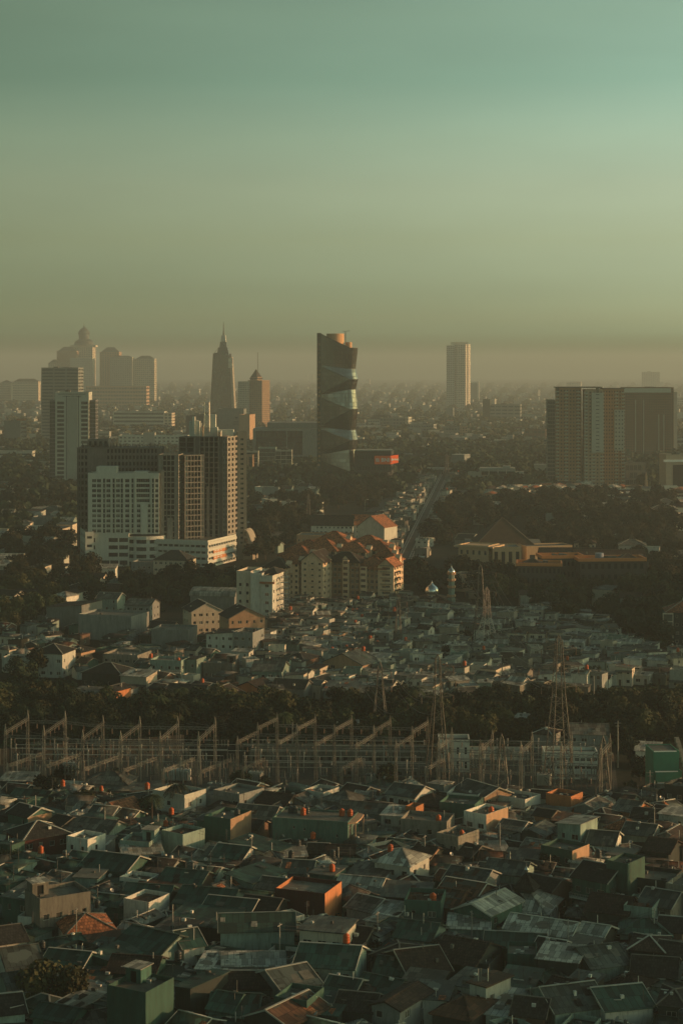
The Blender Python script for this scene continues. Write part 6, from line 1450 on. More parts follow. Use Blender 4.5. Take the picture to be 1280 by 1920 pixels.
# the long teal slab with sunlit balconies at its end
def teal_slab():
    p = at(400 + 555 / 2.909, 1300 + 700 / 2.909, 8.2); k = p.y / FPX; w = 425 / 2.909 * k; d = 9.5; yr = R(-14); cx, cy = p.x + math.sin(-yr) * 0 - math.sin(yr) * d / 2 * 0, p.y + d / 2
    e = ent('slab_building', (cx, cy, 0), yr, 'long teal stained building with orange roof tanks and sunlit balconies at its end', 'building', None); mark(e, 'the long teal slab', 8); occ_rect(cx, cy, w + 3, d, yr, 0)
    wing(e, 'body', 0, 0, w, d, 0, 8.2, 0, mat('teal_stained', (.065, .14, .112), .9, var=.35, dirt=.8, dirtcol=(.12, .15, .12), streak=True, scale=.5, rand=0), None, None, .2, True, 0, 8, .35, Fops=[(w * .27, w * .27 + .5, 6.3, 6.9), (w * .41, w * .41 + .5, 6.0, 6.6), (w * .84, w * .84 + .5, 5.0, 5.6), (w * .41, w * .41 + .5, 2.6, 3.2)], Sops=[(1, 3.4, 4.6, 7.4), (4.6, 8.4, 4.6, 7.4), (1, 3.4, .6, 3.4), (4.6, 8.4, .6, 3.4)])
    m = MB()
    for z in (0, 3.9, 8.1): m.slab([(w / 2, -d / 2, z + .25), (w / 2 + 1.6, -d / 2 + 1.0, z + .25), (w / 2 + 1.9, 0, z + .25), (w / 2 + 1.6, d / 2 - 1, z + .25), (w / 2, d / 2, z + .25)], .3)
    for y in (-d / 2 + 1, d / 2 - 1.0): m.box(w / 2 + 1.35, w / 2 + 1.55, y - .1, y + .1, .25, 8)
    for z in (3.9, 0): m.beam((w / 2 + 1.6, -d / 2 + 1, z + 1.1), (w / 2 + 1.9, 0, z + 1.1), .08); m.beam((w / 2 + 1.9, 0, z + 1.1), (w / 2 + 1.6, d / 2 - 1, z + 1.1), .08)
    m.build('balcony_frames', W_['P'][0], e)
    for i, (fx, bl, lab) in enumerate(((-.36, 1, 'leftmost black water tank on the long teal slab'), (-.3, 1, 'second black water tank on the long teal slab'), (-.17, 0, 'orange water tank left of centre on the long teal slab'), (-.14, 1, 'black water tank beside the left orange tank on the long teal slab'), (.33, 0, 'orange water tank near the right end of the long teal slab'), (.44, 0, 'orange water tank at the right end of the long teal slab'))):
        lx, ly = w * fx, 1.5 if i != 2 else .2; c, s = math.cos(yr), math.sin(yr); tank((cx + lx * c - ly * s, cy + lx * s + ly * c, 8.22), '', bl, 1.25, lab)
teal_slab()
# small prayer hall with a tiered roof
p = at(820 + 480 / 2.783, 1600 + 300 / 2.783, 4); e = ent('prayer_hall', (p.x, p.y + 6, 0), R(-22), 'small prayer hall with a pale tiered pyramid roof and finial among the near roofs', 'prayer hall'); mark(e, 'the prayer hall', 6)
wing(e, 'hall', 0, 0, 10, 10, 0, 4, 0, 'W', (4, 1, .4, .45), (4, 1, .4, .45), .2, True, 0, 8, 0)
roof_mb('hip', 10, 10, 4, 2.6, 1.0).build('lower_roof', [R_['l'][0], R_['l'][0], R_['a'][0]], e); m = MB(); m.box(-1.5, 1.5, -1.5, 1.5, 5.4, 7.6); m.build('lantern', W_['D'][0], e)
roof_mb('hip', 3, 3, 7.5, 1.9, .7).build('upper_roof', [R_['d'][0], R_['d'][0], R_['d'][0]], e); m = MB(); m.lathe([(.1, 9.2), (.3, 9.9), (.45, 10.2), (.3, 10.5), (.08, 10.8), (.02, 11.6)], 10); m.build('finial', mat('silver_dome', (0, 0, 0)), e); occ_rect(p.x, p.y + 6, 10, 10, R(-22), 0)
# bright teal stepped building at the right edge
p = at(1250, 1415, 10.5); e = ent('stepped_building', (p.x, p.y + 7, 0), R(4), 'bright green stepped building with white ledges at the right edge beside the switchyard', 'building'); mark(e, 'the green stepped building', 8)
gm = mat('bright_green_render', (.045, .20, .13), .8, var=.15, dirt=.2, rand=0)
for i in range(4):
    wing(e, 'step', .6 * i * .3, -2.2 * i, 6.6, 2.6 + (6 if i == 0 else 0), 0, 10.5 - i * 2.4, 0, gm, None, None, .2, True, 0, 0, .25); m = MB(); m.box(-3.2, 2.6, -2.2 * i - 1.55 - (3 if i == 0 else 0), -2.2 * i - 1.3 - (3 if i == 0 else 0), 10.6 - i * 2.4, 10.85 - i * 2.4); m.build('white_ledge', WHITE, e)
m = MB(); m.slab([(4.2, -10, 4), (5.4, -10, 4), (5.4, 4, 12.6), (4.2, 4, 12.6)], .3)
for j in range(9): m.box(4.0, 4.3, -9.4 + j * 1.5, -9.0 + j * 1.5, 4 + j * .9, 5.4 + j * .9)
m.build('stair_rail', W_['K'][0], e); occ_rect(p.x, p.y + 6, 10, 16, 0, 0)

# ------------------------------------------------------------------ high voltage switchyard
def lattice(mb, x, y, z0, z1, w0, w1, n, t=.12, bt=.07, faces=4):
    L = []
    for i in range(n + 1):
        f = i / n; w_ = (w0 + (w1 - w0) * f) / 2; z = z0 + (z1 - z0) * f; L.append([(x + sx * w_, y + sy * w_, z) for sx, sy in ((-1, -1), (1, -1), (1, 1), (-1, 1))])
    for c in range(4): mb.beam(L[0][c], L[-1][c], t)
    for i in range(n):
        for c in range(faces):
            d = (c + 1) % 4
            if i % 2: mb.beam(L[i][c], L[i + 1][d], bt)
            else: mb.beam(L[i][d], L[i + 1][c], bt)
            if i % 2 == 0: mb.beam(L[i + 1][c], L[i + 1][d], bt)
def truss(mb, p, q, h, n, t=.075, bt=.045, wd=.6):
    p, q = Vector(p), Vector(q); u = (q - p).normalized(); s = u.cross(Vector((0, 0, 1))).normalized() * wd / 2; H = Vector((0, 0, h))
    for a in (-1, 1):
        mb.beam(p + s * a, q + s * a, t); mb.beam(p + s * a + H, q + s * a + H, t)
        for i in range(n):
            f0, f1 = i / n, (i + 1) / n; A, B = p.lerp(q, f0) + s * a, p.lerp(q, f1) + s * a
            mb.beam(A if i % 2 else A + H, B + H if i % 2 else B, bt)
GS = mat('gantry_steel', (0.155, 0.16, 0.14), 0.6, var=.2, metal=.35)
_col = {}
def gcol(h):
    h = round(h, 1)
    if h not in _col:
        m = MB(); lattice(m, 0, 0, 0, h - 2, .7, .5, max(6, int(h * .7)), .08, .035); 
        for sx, sy in ((-1, -1), (1, -1), (1, 1), (-1, 1)): m.beam((sx * .25, sy * .25, h - 2), (0, 0, h), .1)
        _col[h] = m.mesh('lattice_column', [GS])
    return _col[h]
def gantry(p0, p1, h, hb, desc, bays=True, cols=(1, 1)):
    """two lattice columns joined by a lattice beam"""
    p0, p1 = Vector(p0), Vector(p1); d = p1 - p0; e = ent('switchyard_gantry', (p0.x, p0.y, 0), math.atan2(d.y, d.x)); L = d.length
    if cols[0]: inst('lattice_column', gcol(h), e, (0, 0, 0))
    if cols[1]: inst('lattice_column', gcol(h), e, (L, 0, 0))
    m = MB(); truss(m, (0.4, 0, hb), (L - .4, 0, hb), .6, max(4, int(L / 1.2))); m.build('lattice_beam', GS, e)
    n = max(2, int(L / 3.6))
    if 'is' not in _col:
        m = MB(); m.lathe([(.05, -1.5), (.16, -1.35), (.06, -1.2), (.16, -1.05), (.06, -.9), (.16, -.75), (.06, -.6), (.16, -.45), (.05, -.2), (.03, 0)], 6); _col['is'] = m.mesh('insulator_string', [mat('porcelain', (.20, .13, .09), .3)])
    for i in range(n): inst('insulator_string', _col['is'], e, (L * (i + .5) / n, 0, hb))
    auto(e, desc, 'gantry', 'steel gantries of the switchyard', h)
    return e
def sy():
    # left yard: cross beams run away from us; long beams tie them
    F = [(10, 1358), (82, 1360), (155, 1368), (226, 1370), (300, 1371), (372, 1372)]; Bk = [(52, 1332), (122, 1333), (193, 1341), (262, 1343), (333, 1343), (403, 1344)]
    h = 16.0; fr = [at(x, y, h) for x, y in F]; bk = [at(x, y, h) for x, y in Bk]
    for i in range(6): gantry(fr[i], bk[i], h, h - 2.6, 'lattice cross gantry of the left yard')
    for r_ in (fr, bk):
        for i in range(5): gantry(r_[i], r_[i + 1], h, h - 3.4, 'long lattice beam of the left yard', cols=(0, 0))
    h2 = 8.5
    F2 = [(14, 1430), (84, 1432), (157, 1437), (232, 1439), (306, 1440), (376, 1442)]
    for i, (x, y) in enumerate(F2):
        a = at(x, y, h2); gantry(a, a + Vector((6.6, 15, 0)), h2, h2 - 1.2, 'low lattice gantry of the left yard')
    # middle yard, taller and wider set
    h = 15.0
    for x, y in ((445, 1380), (520, 1382), (592, 1384), (668, 1386), (742, 1388)):
        a = at(x, y, h - 1); b = a + Vector((4.6, 13, 0)); c = a + Vector((9.2, 26, 0)); gantry(a, b, h - 1, h - 3, 'lattice cross gantry of the middle yard'); gantry(b, c, h, h - 2, 'lattice cross gantry of the middle yard')
    for dx in (0, 1, 2):
        for i in range(4):
            xs = (445, 520, 592, 668, 742); a = at(xs[i], 1380 + i * 2, h - 1) + Vector((4.6, 13, 0)) * dx; b = at(xs[i + 1], 1382 + i * 2, h - 1) + Vector((4.6, 13, 0)) * dx; gantry(a, b, h, h - 3.6 - dx * .1, 'long lattice beam of the middle yard', cols=(0, 0))
    for x in (455, 640, 800): a = at(x, 1436, 8); gantry(a, a + Vector((5, 12, 0)), 8, 6.8, 'low lattice gantry of the middle yard')
    # right yard
    h = 16
    for x, y in ((822, 1382), (900, 1386), (976, 1390), (1052, 1390), (1126, 1394)):
        a = at(x, y, h); b = a + Vector((4, 12, 0)); gantry(a, b, h, h - 3, 'lattice cross gantry of the right yard')
    for i in range(4):
        xs = (822, 900, 976, 1052, 1126)
        for q in (0, 1): a = at(xs[i], 1382 + i * 3, h) + Vector((4, 12, 0)) * q; b = at(xs[i + 1], 1385 + i * 3, h) + Vector((4, 12, 0)) * q; gantry(a, b, h, h - 3.6, 'long lattice beam of the right yard', cols=(0, 0)); gantry(a, b, h, h - 8.6, 'lower lattice beam of the right yard', cols=(0, 0))
    for row, hh in ((fr, 15), (bk, 15)):
        for i in range(5):
            for q in (-.8, 0, .8):
                a, b = row[i] + Vector((3 + q * .3, 6 + q * 4, 0)), row[i + 1] + Vector((3 + q * .3, 6 + q * 4, 0)); m = MB(); pr = None
                for s in range(9): f = s / 8; c = a.lerp(b, f); c.z = 12.6 - 3.2 * f * (1 - f); (m.beam(pr, c, .07) if pr is not None else 0); pr = c.copy()
                o = m.build('conductor', DSTEEL); auto(o, 'slack conductor strung across the left yard', 'cable', 'switchyard conductors', 12)
    # tubular busbars on posts, row behind row
    for rowi, (yb, x0, x1) in enumerate(((1421, 30, 400), (1430, 60, 440), (1440, 20, 430), (1452, 40, 420), (1424, 470, 800), (1434, 450, 820), (1444, 470, 790), (1456, 450, 800), (1466, 500, 780), (1426, 840, 1110), (1438, 830, 1120), (1450, 860, 1100), (1462, 840, 1110))):
        for z, nm in ((5.2, 'upper'), (3.6, 'lower')):
            a, b = at(x0 + rnd.uniform(-12, 12), yb), at(x1 + rnd.uniform(-12, 12), yb + 3); L = (b - a).length; e = ent('busbar', a, math.atan2((b - a).y, (b - a).x)); q = rowi * .13 + (z > 4) * .3
            m = MB(); m.beam((0, q, z), (L, q, z), .11); m.build('tube', FRAME, e); k = int(L / 7)
            for i in range(k + 1): m = MB(); m.beam((L * i / k, q, 0), (L * i / k, q, z), .13); m.build('post', GS, e)
            auto(e, nm + ' tubular busbar of the switchyard', 'busbar', 'switchyard busbars', 4)
    # post insulators, breakers and transformers on the gravel
    m = MB(); m.box(-.12, .12, -.12, .12, 0, 2.6)
    for k in range(7): m.lathe([(.07, 2.6 + k * .3), (.2, 2.7 + k * .3), (.07, 2.85 + k * .3)], 7)
    m.lathe([(.2, 4.7), (.22, 4.75), (.22, 5.0), (.05, 5.1)], 7); PI_ = m.mesh('insulator_post', [mat('grey_porcelain', (.30, .30, .26), .3)])
    m = MB()
    for sx in (-1, 1): m.box(sx * .8 - .1, sx * .8 + .1, -.1, .1, 0, 2.4)
    m.box(-1.1, 1.1, -.25, .25, 2.4, 2.7)
    for sx in (-.8, 0, .8): m.lathe([(.16, 2.7), (.24, 2.9), (.14, 3.1), (.24, 3.3), (.14, 3.5), (.24, 3.7), (.14, 3.9), (.2, 4.3), (.2, 4.6)], 7, sx)
    m.beam((-1.1, 0, 4.7), (1.1, 0, 4.9), .1); BR = m.mesh('disconnector', [GS]); n = 0
    for rowi, yb in enumerate((1420, 1428, 1437, 1446, 1455, 1464, 1472)):
        for j in range(42):
            px = 16 + j * 26.8 + rnd.uniform(-4, 4) + rowi * 5
            if px > 1120 or rnd.random() < .28: continue
            p = at(px, yb + px * .006)
            o = inst('insulator_post' if (j + rowi) % 3 else 'disconnector', PI_ if (j + rowi) % 3 else BR, None, (p.x, p.y, 0.02), R(-10), rnd.uniform(.85, 1.25)); auto(o, 'porcelain post insulator in the switchyard' if (j + rowi) % 3 else 'three pole disconnector in the switchyard', 'insulator' if (j + rowi) % 3 else 'disconnector', 'switchyard post equipment', 4)
    for px, yb in ((135, 1452), (318, 1464), (345, 1465), (480, 1470), (700, 1474), (1020, 1474)):
        p = at(px, yb); e = ent('transformer', p, R(-10)); m = MB(); m.box(-1.8, 1.8, -1.1, 1.1, .3, 3.2); [m.box(-1.7 + i * .5, -1.5 + i * .5, -1.6, -1.1, .6, 2.9) for i in range(7)]; m.build('tank_body', W_['W'][0], e)
        m = MB(); [m.lathe([(.14, 3.2), (.22, 3.5), (.12, 3.8), (.2, 4.1), (.08, 4.6)], 7, x) for x in (-1, 0, 1)]; m.lathe([(.35, 3.7), (.35, 4.3)], 8, 1.4, .7); m.build('bushings', GS, e); auto(e, 'white power transformer in the switchyard', 'transformer', 'switchyard transformers', 3)
    # the paler gravel of the yard
    m = MB(); c = [at(-30, 1500), at(1160, 1500), at(1150, 1412), at(-30, 1404)]; m.slab([(q.x, q.y, .04) for q in c], .1); tag(m.build('switchyard_gravel', mat('yard_gravel', (.055, .055, .045), .95, var=.4, scale=.8, rand=0)), None, None, None, 'structure')
    for q in range(-5, 1160, 22):
        for yy in (1415, 1430, 1445, 1460, 1475, 1490): p = at(q, yy); OCC.append((p.x, p.y, 4.5))
    # walls and control buildings
    def lw(x0, x1, yt, yb, d, wm, lab, F=None, short=None): office('control_building', x0, x1, yt, yb, d, -2, wm, F, None, lab, short, plant=0, cap=12, kind=2)
    lw(470, 840, 1404, 1434, 6, 'K', 'long low grey control building behind the middle yard', (24, 1, .5, .4), 'the grey control building')
    lw(620, 838, 1436, 1458, 5, 'G', 'second low grey control building nearer in the middle yard', (16, 1, .5, .45))
    lw(822, 880, 1388, 1448, 8, 'W', 'pale relay hall in the right yard', (4, 2, .3, .5)); lw(860, 990, 1409, 1426, 6, 'W', 'long white louvred building in the right yard', (18, 2, .9, .4)); lw(1020, 1120, 1410, 1462, 7, 'W', 'white two storey switch house at the right end of the yard', (9, 3, .8, .35)); lw(630, 672, 1358, 1374, 7, 'W', 'small white building in the trees behind the middle yard', None)
    m = MB(); a, b = at(-20, 1424), at(318, 1400)
    for lab, a, b, h in (('corrugated grey fence wall behind the left yard', at(-20, 1436), at(345, 1406), 4.2), ('low grey fence wall behind the left yard, right part', at(345, 1424), at(478, 1424), 3.6)):
        e = ent('fence_wall', a, math.atan2((b - a).y, (b - a).x), lab, 'wall'); L = (b - a).length; m = MB(); m.box(0, L, 0, .2, 0, h); m.build('panels', R_['a'][0], e); m = MB(); [m.box(i * 3 - .1, i * 3 + .1, -.15, 0, 0, h + .2) for i in range(int(L / 3) + 1)]; m.build('posts', GS, e)
sy()

# ------------------------------------------------------------------ transmission pylons
def pylon(px, ytop, yb, w0, w1, lab, short=None, arms=3, mtl=None, D=None, aw=5, yaw=10, t=.2, red=False, waist=.62):
    D = dist(yb); k = D / FPX; h = zat(ytop, D); e = ent('transmission_pylon' if not red else 'communication_tower', ((px - 640) * k, D, 0), R(yaw), lab, 'pylon' if not red else 'tower'); M = mtl or GS
    m = MB(); n = max(8, int(h / 2.2)); zw = h * waist; lattice(m, 0, 0, 0, zw, w0, w1, int(n * .6), t, t * .55); m.build('lower_body', M, e)
    m = MB(); lattice(m, 0, 0, zw, h - 1.5, w1, w1 * .55, int(n * .45), t * .85, t * .5); 
    for sx, sy_ in ((-1, -1), (1, -1), (1, 1), (-1, 1)): m.beam((sx * w1 * .27, sy_ * w1 * .27, h - 1.5), (0, 0, h), t * .7)
    m.build('upper_body', M if (not red or M is DSTEEL) else mat('red_paint', (.26, .23, .20), .6), e)
    for j in range(arms):
        z = zw + (h - 2.5 - zw) * (j + .3) / max(1, arms - .4); 
        for s in (-1, 1):
            m = MB(); L = aw * (1 - .12 * abs(j - 1))
            for q in (-.4, .4): m.beam((s * w1 * .35, q * w1 * .7, z), (s * L, 0, z + .3), t * .6); m.beam((s * w1 * .35, q * w1 * .7, z + 1.3), (s * L, 0, z + .35), t * .5)
            for g_ in range(1, 4): x = w1 * .35 + (L - w1 * .35) * g_ / 4; m.beam((s * x, 0, z + .1), (s * x, 0, z + 1.3 - g_ * .25), t * .4)
            a = m.build('cross_arm', M, e); m = MB(); m.lathe([(.05, z - 1.6), (.16, z - 1.3), (.07, z - 1.1), (.16, z - .8), (.07, z - .6), (.16, z - .3), (.05, z + .3)], 6, s * (L - .1)); m.build('insulator', MATS['porcelain'], a)
    if short: mark(e, short, h * .6)
    OCC.append((e.location.x, e.location.y, w0 * .6)); return e, h
PST = mat('weathered_steel', (.11, .11, .095), .6, metal=.3)
p1, h1 = pylon(1047, 1190, 1478, 6.5, 2.6, 'tallest lattice pylon, rising from the right end of the switchyard', 'the tallest pylon', 3, mtl=PST, aw=5.5, yaw=14, t=.19)
p2, h2 = pylon(820, 1226, 1462, 5.5, 2.0, 'slim lattice pylon rising from the centre right of the switchyard', 'the slim centre pylon', 3, mtl=PST, aw=5, yaw=12, t=.17)
p3, h3 = pylon(712, 1240, 1374, 4.4, 1.9, 'dark twin legged pylon in the tree belt behind the middle yard', None, 3, aw=4, mtl=DSTEEL, yaw=-10)
p4, h4 = pylon(900, 1058, 1212, 5.5, 2.2, 'grey pylon in front of the tan hall, behind the shanty roofs', 'the pylon by the mosque', 3, aw=7, mtl=DSTEEL, yaw=4, t=.24)
pylon(912, 1100, 1216, 8, 2.4, 'red and white flared communication tower among the pale roofs', 'the communication tower', 0, mtl=mat('aged_white_steel', (.42, .40, .35), .6), red=True, t=.3, yaw=20, waist=.5)
pylon(746, 1115, 1222, 2.6, 1.4, 'thin dark pole pylon at the right foot of the estate', None, 3, aw=4, mtl=DSTEEL, t=.18)
pylon(837, 850, 900, 5, 2, 'faint lattice pylon at the far end of the railway', None, 3, mtl=DSTEEL, aw=6, t=.4)
pylon(578, 925, 985, 3, 1.6, 'slim communication mast with panel antennas right of the white cube', None, 0, red=True, mtl=DSTEEL, t=.25)
pylon(940, 1376, 1492, 3.2, 1.6, 'lattice mast in the middle of the right yard', None, 1, aw=3); pylon(1130, 1380, 1496, 3.2, 1.6, 'lattice mast at the right end of the right yard', None, 1, aw=3)
def pole(px, yt, yb, lab, head=False):
    D = dist(yb); h = zat(yt, D); e = ent('utility_pole', ((px - 640) * D / FPX, D, 0), 0, lab, 'pole', 'poles'); m = MB(); m.lathe([(.22, 0), (.13, h)], 7); m.build('pole', STEEL, e)
    m = MB(); m.beam((-.9, 0, h - .6), (.9, 0, h - .6), .12); m.beam((-.6, 0, h - 1.4), (.6, 0, h - 1.4), .12)
    if head: m.box(-.5, .5, -.3, .3, h - 2.5, h)
    m.build('cross_arm', STEEL, e)
for a in ((1113, 1268, 1330, 'white pole with boxes at the right of the pale roofs'), (548, 1355, 1400, 'lone pole behind the middle yard'), (536, 1288, 1318, 'short twin pole at the front of the tree belt', ), (1158, 1352, 1440, 'slim pole right of the switchyard'), (1218, 1445, 1500, 'lamp pole near the green stepped building'), (1175, 1200, 1240, 'pole at the right end of the shanty roofs'), (1205, 1196, 1236, 'second pole at the right end of the shanty roofs'), (805, 1080, 1110, 'pale pole left of the minaret'), (1055, 985, 1006, 'water tower pole behind the great pyramid roof'), (196, 1086, 1100, 'mast in the dark trees at left'), (440, 1060, 1120, 'thin mast left of the narrow cream building'), (399, 1058, 1100, 'thin mast in front of the podium')): pole(*a)
def street_line():
    prev = None
    for row in (((60, 1560), (190, 1590), (330, 1605), (470, 1650), (640, 1668), (800, 1640), (930, 1625), (1080, 1600), (1220, 1590)), ((150, 1800), (330, 1790), (520, 1830), (700, 1800), (880, 1790), (1060, 1820), (1230, 1790))):
        prev = None
        for x, y in row:
            p = at(x, y); p.x += rnd.uniform(-1, 1); h = rnd.uniform(8, 9.5); e = ent('utility_pole', p, R(rnd.uniform(60, 110))); m = MB(); m.lathe([(.16, 0), (.1, h)], 7); m.build('pole', STEEL, e); m = MB(); m.beam((-.8, 0, h - .4), (.8, 0, h - .4), .1); m.build('cross_arm', STEEL, e)
            auto(e, 'street pole carrying cables over the roofs', 'pole', 'street poles', h); q = Vector((p.x, p.y, h - .4))
            if prev is not None:
                for k in (0, .5): o = wire(prev - Vector((0, k, k)), q - Vector((0, k, k)), 1.1, '', .035).build('cable', DSTEEL); auto(o, 'thin cable between street poles', 'cable', 'street cables', 0)
            prev = q
def wire(p, q, sag, lab, r=.1):
    m = MB(); p, q = Vector(p), Vector(q); n = 18; pr = p
    for i in range(1, n + 1):
        f = i / n; c = p.lerp(q, f) - Vector((0, 0, sag * 4 * f * (1 - f))); m.beam(pr, c, r); pr = c
    return m
for i, (a, ha, b, hb, nm) in enumerate(((p1, h1, p4, h4, 'power lines from the tallest pylon to the pylon by the mosque'), (p2, h2, p3, h3, 'power lines from the slim centre pylon to the dark twin pylon'))):
    m = MB()
    for s in (-1, 1):
        for z in (.68, .8, .92):
            q = wire(a.location + Vector((s * 4.8, 0, ha * z - 1)), b.location + Vector((s * 4.8, 0, hb * z - 1)), 6, ''); n = len(m.v); m.v += q.v; m.f += [tuple(v + n for v in f) for f in q.f]; m.m += q.m
    tag(m.build('power_lines', DSTEEL), nm, 'cable')

street_line()

# ------------------------------------------------------------------ fill: small houses between the hand-placed ones
def inpoly(px, py, poly):
    c = False; j = len(poly) - 1
    for i in range(len(poly)):
        xi, yi = poly[i]; xj, yj = poly[j]
        if (yi > py) != (yj > py) and px < (xj - xi) * (py - yi) / (yj - yi) + xi: c = not c
        j = i
    return c
CAND = []
def scatter(poly, step, r, fn, jit=.35, tries=1):
    ys = [p[1] for p in poly]; y0, y1 = min(ys), max(ys); D0, D1 = dist(y1), dist(y0); D = D0; row = 0
    while D < D1:
        X0, X1 = -640 * D / FPX, 640 * D / FPX; x = X0 - step + (row % 2) * step / 2
        while x < X1 + step:
            for _ in range(tries):
                xx, yy = x + rnd.uniform(-jit, jit) * step, D + rnd.uniform(-jit, jit) * step; px, py = 640 + xx / yy * FPX, HOR + CAM_H / yy * FPX
                if inpoly(px, py, poly) and free(xx, yy, r): fn(xx, yy, px, py); break
            x += step
        D += step; row += 1
NH = [0]
# dense pale shanty roofs right of the estate
VILL = [(500, 1140), (560, 1132), (620, 1136), (740, 1130), (820, 1146), (900, 1152), (1010, 1150), (1150, 1175), (1160, 1215), (1270, 1245), (1280, 1290), (1180, 1285), (1120, 1300), (960, 1318), (880, 1330), (740, 1322), (560, 1320), (480, 1322), (455, 1290), (440, 1235), (500, 1215)]
def shanty(x, y, px, py):
    w, d = rnd.uniform(4.2, 7.5), rnd.uniform(4.0, 6.0); ro = rnd.choice(('shed', 'shed', 'slab', 'shedr', 'gx', 'flat', 'shedl', 'gx')); rm = rnd.choice('lllaagacgb'); wm = rnd.choice('WWCWGUKWCWKV')
    h = rnd.uniform(2.6, 3.6) if rnd.random() < .5 else rnd.uniform(4.6, 6.4)
    house(x, y, w, d, h, rnd.choice((-20, -14, -26, -8, 14, -30)) + rnd.uniform(-6, 6), ro, rm, wm, None, .35, rnd.choice(('', '', '', 'k' if rnd.random() < .25 else '', 's', 'v', 'm', '')), name='small_house' if ro in ('gx', 'hip') else 'shack', cat='small house' if ro in ('gx', 'hip') else 'shack', group='small houses beyond the switchyard'); NH[0] += 1
scatter(VILL, 6.6, 2.3, shanty, .28, 3)
print('village', NH[0])
# near neighbourhood gaps
NEARP = [(-10, 1492), (200, 1484), (480, 1500), (700, 1500), (1000, 1512), (1160, 1520), (1220, 1500), (1300, 1500), (1300, 1975), (-15, 1975)]
def nearfill(x, y, px, py):
    w, d = rnd.uniform(4.0, 7.2), rnd.uniform(4.2, 6.8); ro = rnd.choice(('gx', 'gx', 'gx', 'gy', 'shed', 'shed', 'hip', 'shedr', 'shedl', 'flat')); teal = (1900 - px) / 1900 + (py - 1500) / 600 > 1.02
    rm = rnd.choice('tttgadtlg' if teal else 'gadlgdabrlgt'); wm = rnd.choice('TUDTGUW' if teal else 'GDUBKTWC')
    house(x, y, w, d, rnd.uniform(2.8, 4.6), rnd.choice((-24, -30, -20, 32, -34)) + rnd.uniform(-6, 6), ro, rm, wm, None, .45, rnd.choice(('', 'm', 's', 'v', 'k' if rnd.random() < .35 else '', '', 'm', 'K' if rnd.random() < .4 else 's')), group='houses of the near neighbourhood'); NH[0] += 1
scatter(NEARP, 6.2, 2.4, nearfill, .3, 4)
print('near', NH[0])
LEFTP = [(0, 1180), (90, 1160), (340, 1200), (440, 1210), (470, 1320), (330, 1330), (60, 1270), (0, 1260)]
scatter(LEFTP, 11, 4.2, nearfill, .3, 2)
RAILP = [(690, 1000), (720, 960), (790, 900), (860, 890), (850, 930), (815, 1000), (790, 1060), (770, 1075), (735, 1075)]
scatter(RAILP, 9, 3.6, shanty, .3, 2)
def villa(x, y, px, py): house(x, y, rnd.uniform(8, 14), rnd.uniform(8, 11), rnd.uniform(4, 8), rnd.uniform(-30, 0), rnd.choice(('gx', 'hip', 'gx', 'flat', 'shed')), rnd.choice('bbglcadl'), rnd.choice('WCGVU'), name='villa', cat='villa', group='low villas among the trees', detail=0)
for P_, st_ in (([(0, 905), (60, 930), (140, 930), (140, 1060), (0, 1060)], 23), ([(455, 908), (590, 908), (600, 1000), (540, 1010), (520, 1055), (455, 1060)], 30), ([(840, 930), (1280, 930), (1280, 1000), (900, 985)], 34), ([(0, 1060), (240, 1090), (240, 1140), (90, 1160), (0, 1180)], 24), ([(770, 1085), (985, 1122), (1225, 1122), (1280, 1110), (1280, 1150), (900, 1140)], 26)): scatter(P_, st_, 7, villa, .35, 1)
# unseen slabs added outside the frame on the right, to shade the low quarters
for i, (x, y0, y1, h) in enumerate(((158, 282, 362, 25), (226, 640, 860, 33))):
    e = ent('shade_slab', (x, (y0 + y1) / 2, 0), 0, ('cream apartment slab outside the right edge beside the nearest roofs', 'long cream apartment slab outside the right edge beside the pale quarter')[i], 'apartment block')
    wing(e, 'block', 0, 0, 16, y1 - y0, 0, h, 0, 'C', (4, int(h / 3), .5, .5), (int((y1 - y0) / 4), int(h / 3), .5, .5), .4, True, None, 60)
RIGHTP = [(900, 925), (1030, 918), (1280, 925), (1280, 1000), (1180, 960), (900, 935)]
scatter(RIGHTP, 17, 7, lambda x, y, px, py: house(x, y, rnd.uniform(9, 14), rnd.uniform(8, 11), rnd.uniform(4, 7), rnd.uniform(-25, 5), rnd.choice(('gx', 'hip', 'hip', 'flat')), rnd.choice('bbolc'), rnd.choice('WCPW'), group='houses below the balcony tower', detail=0), .35, 1)
print('houses', NH[0])

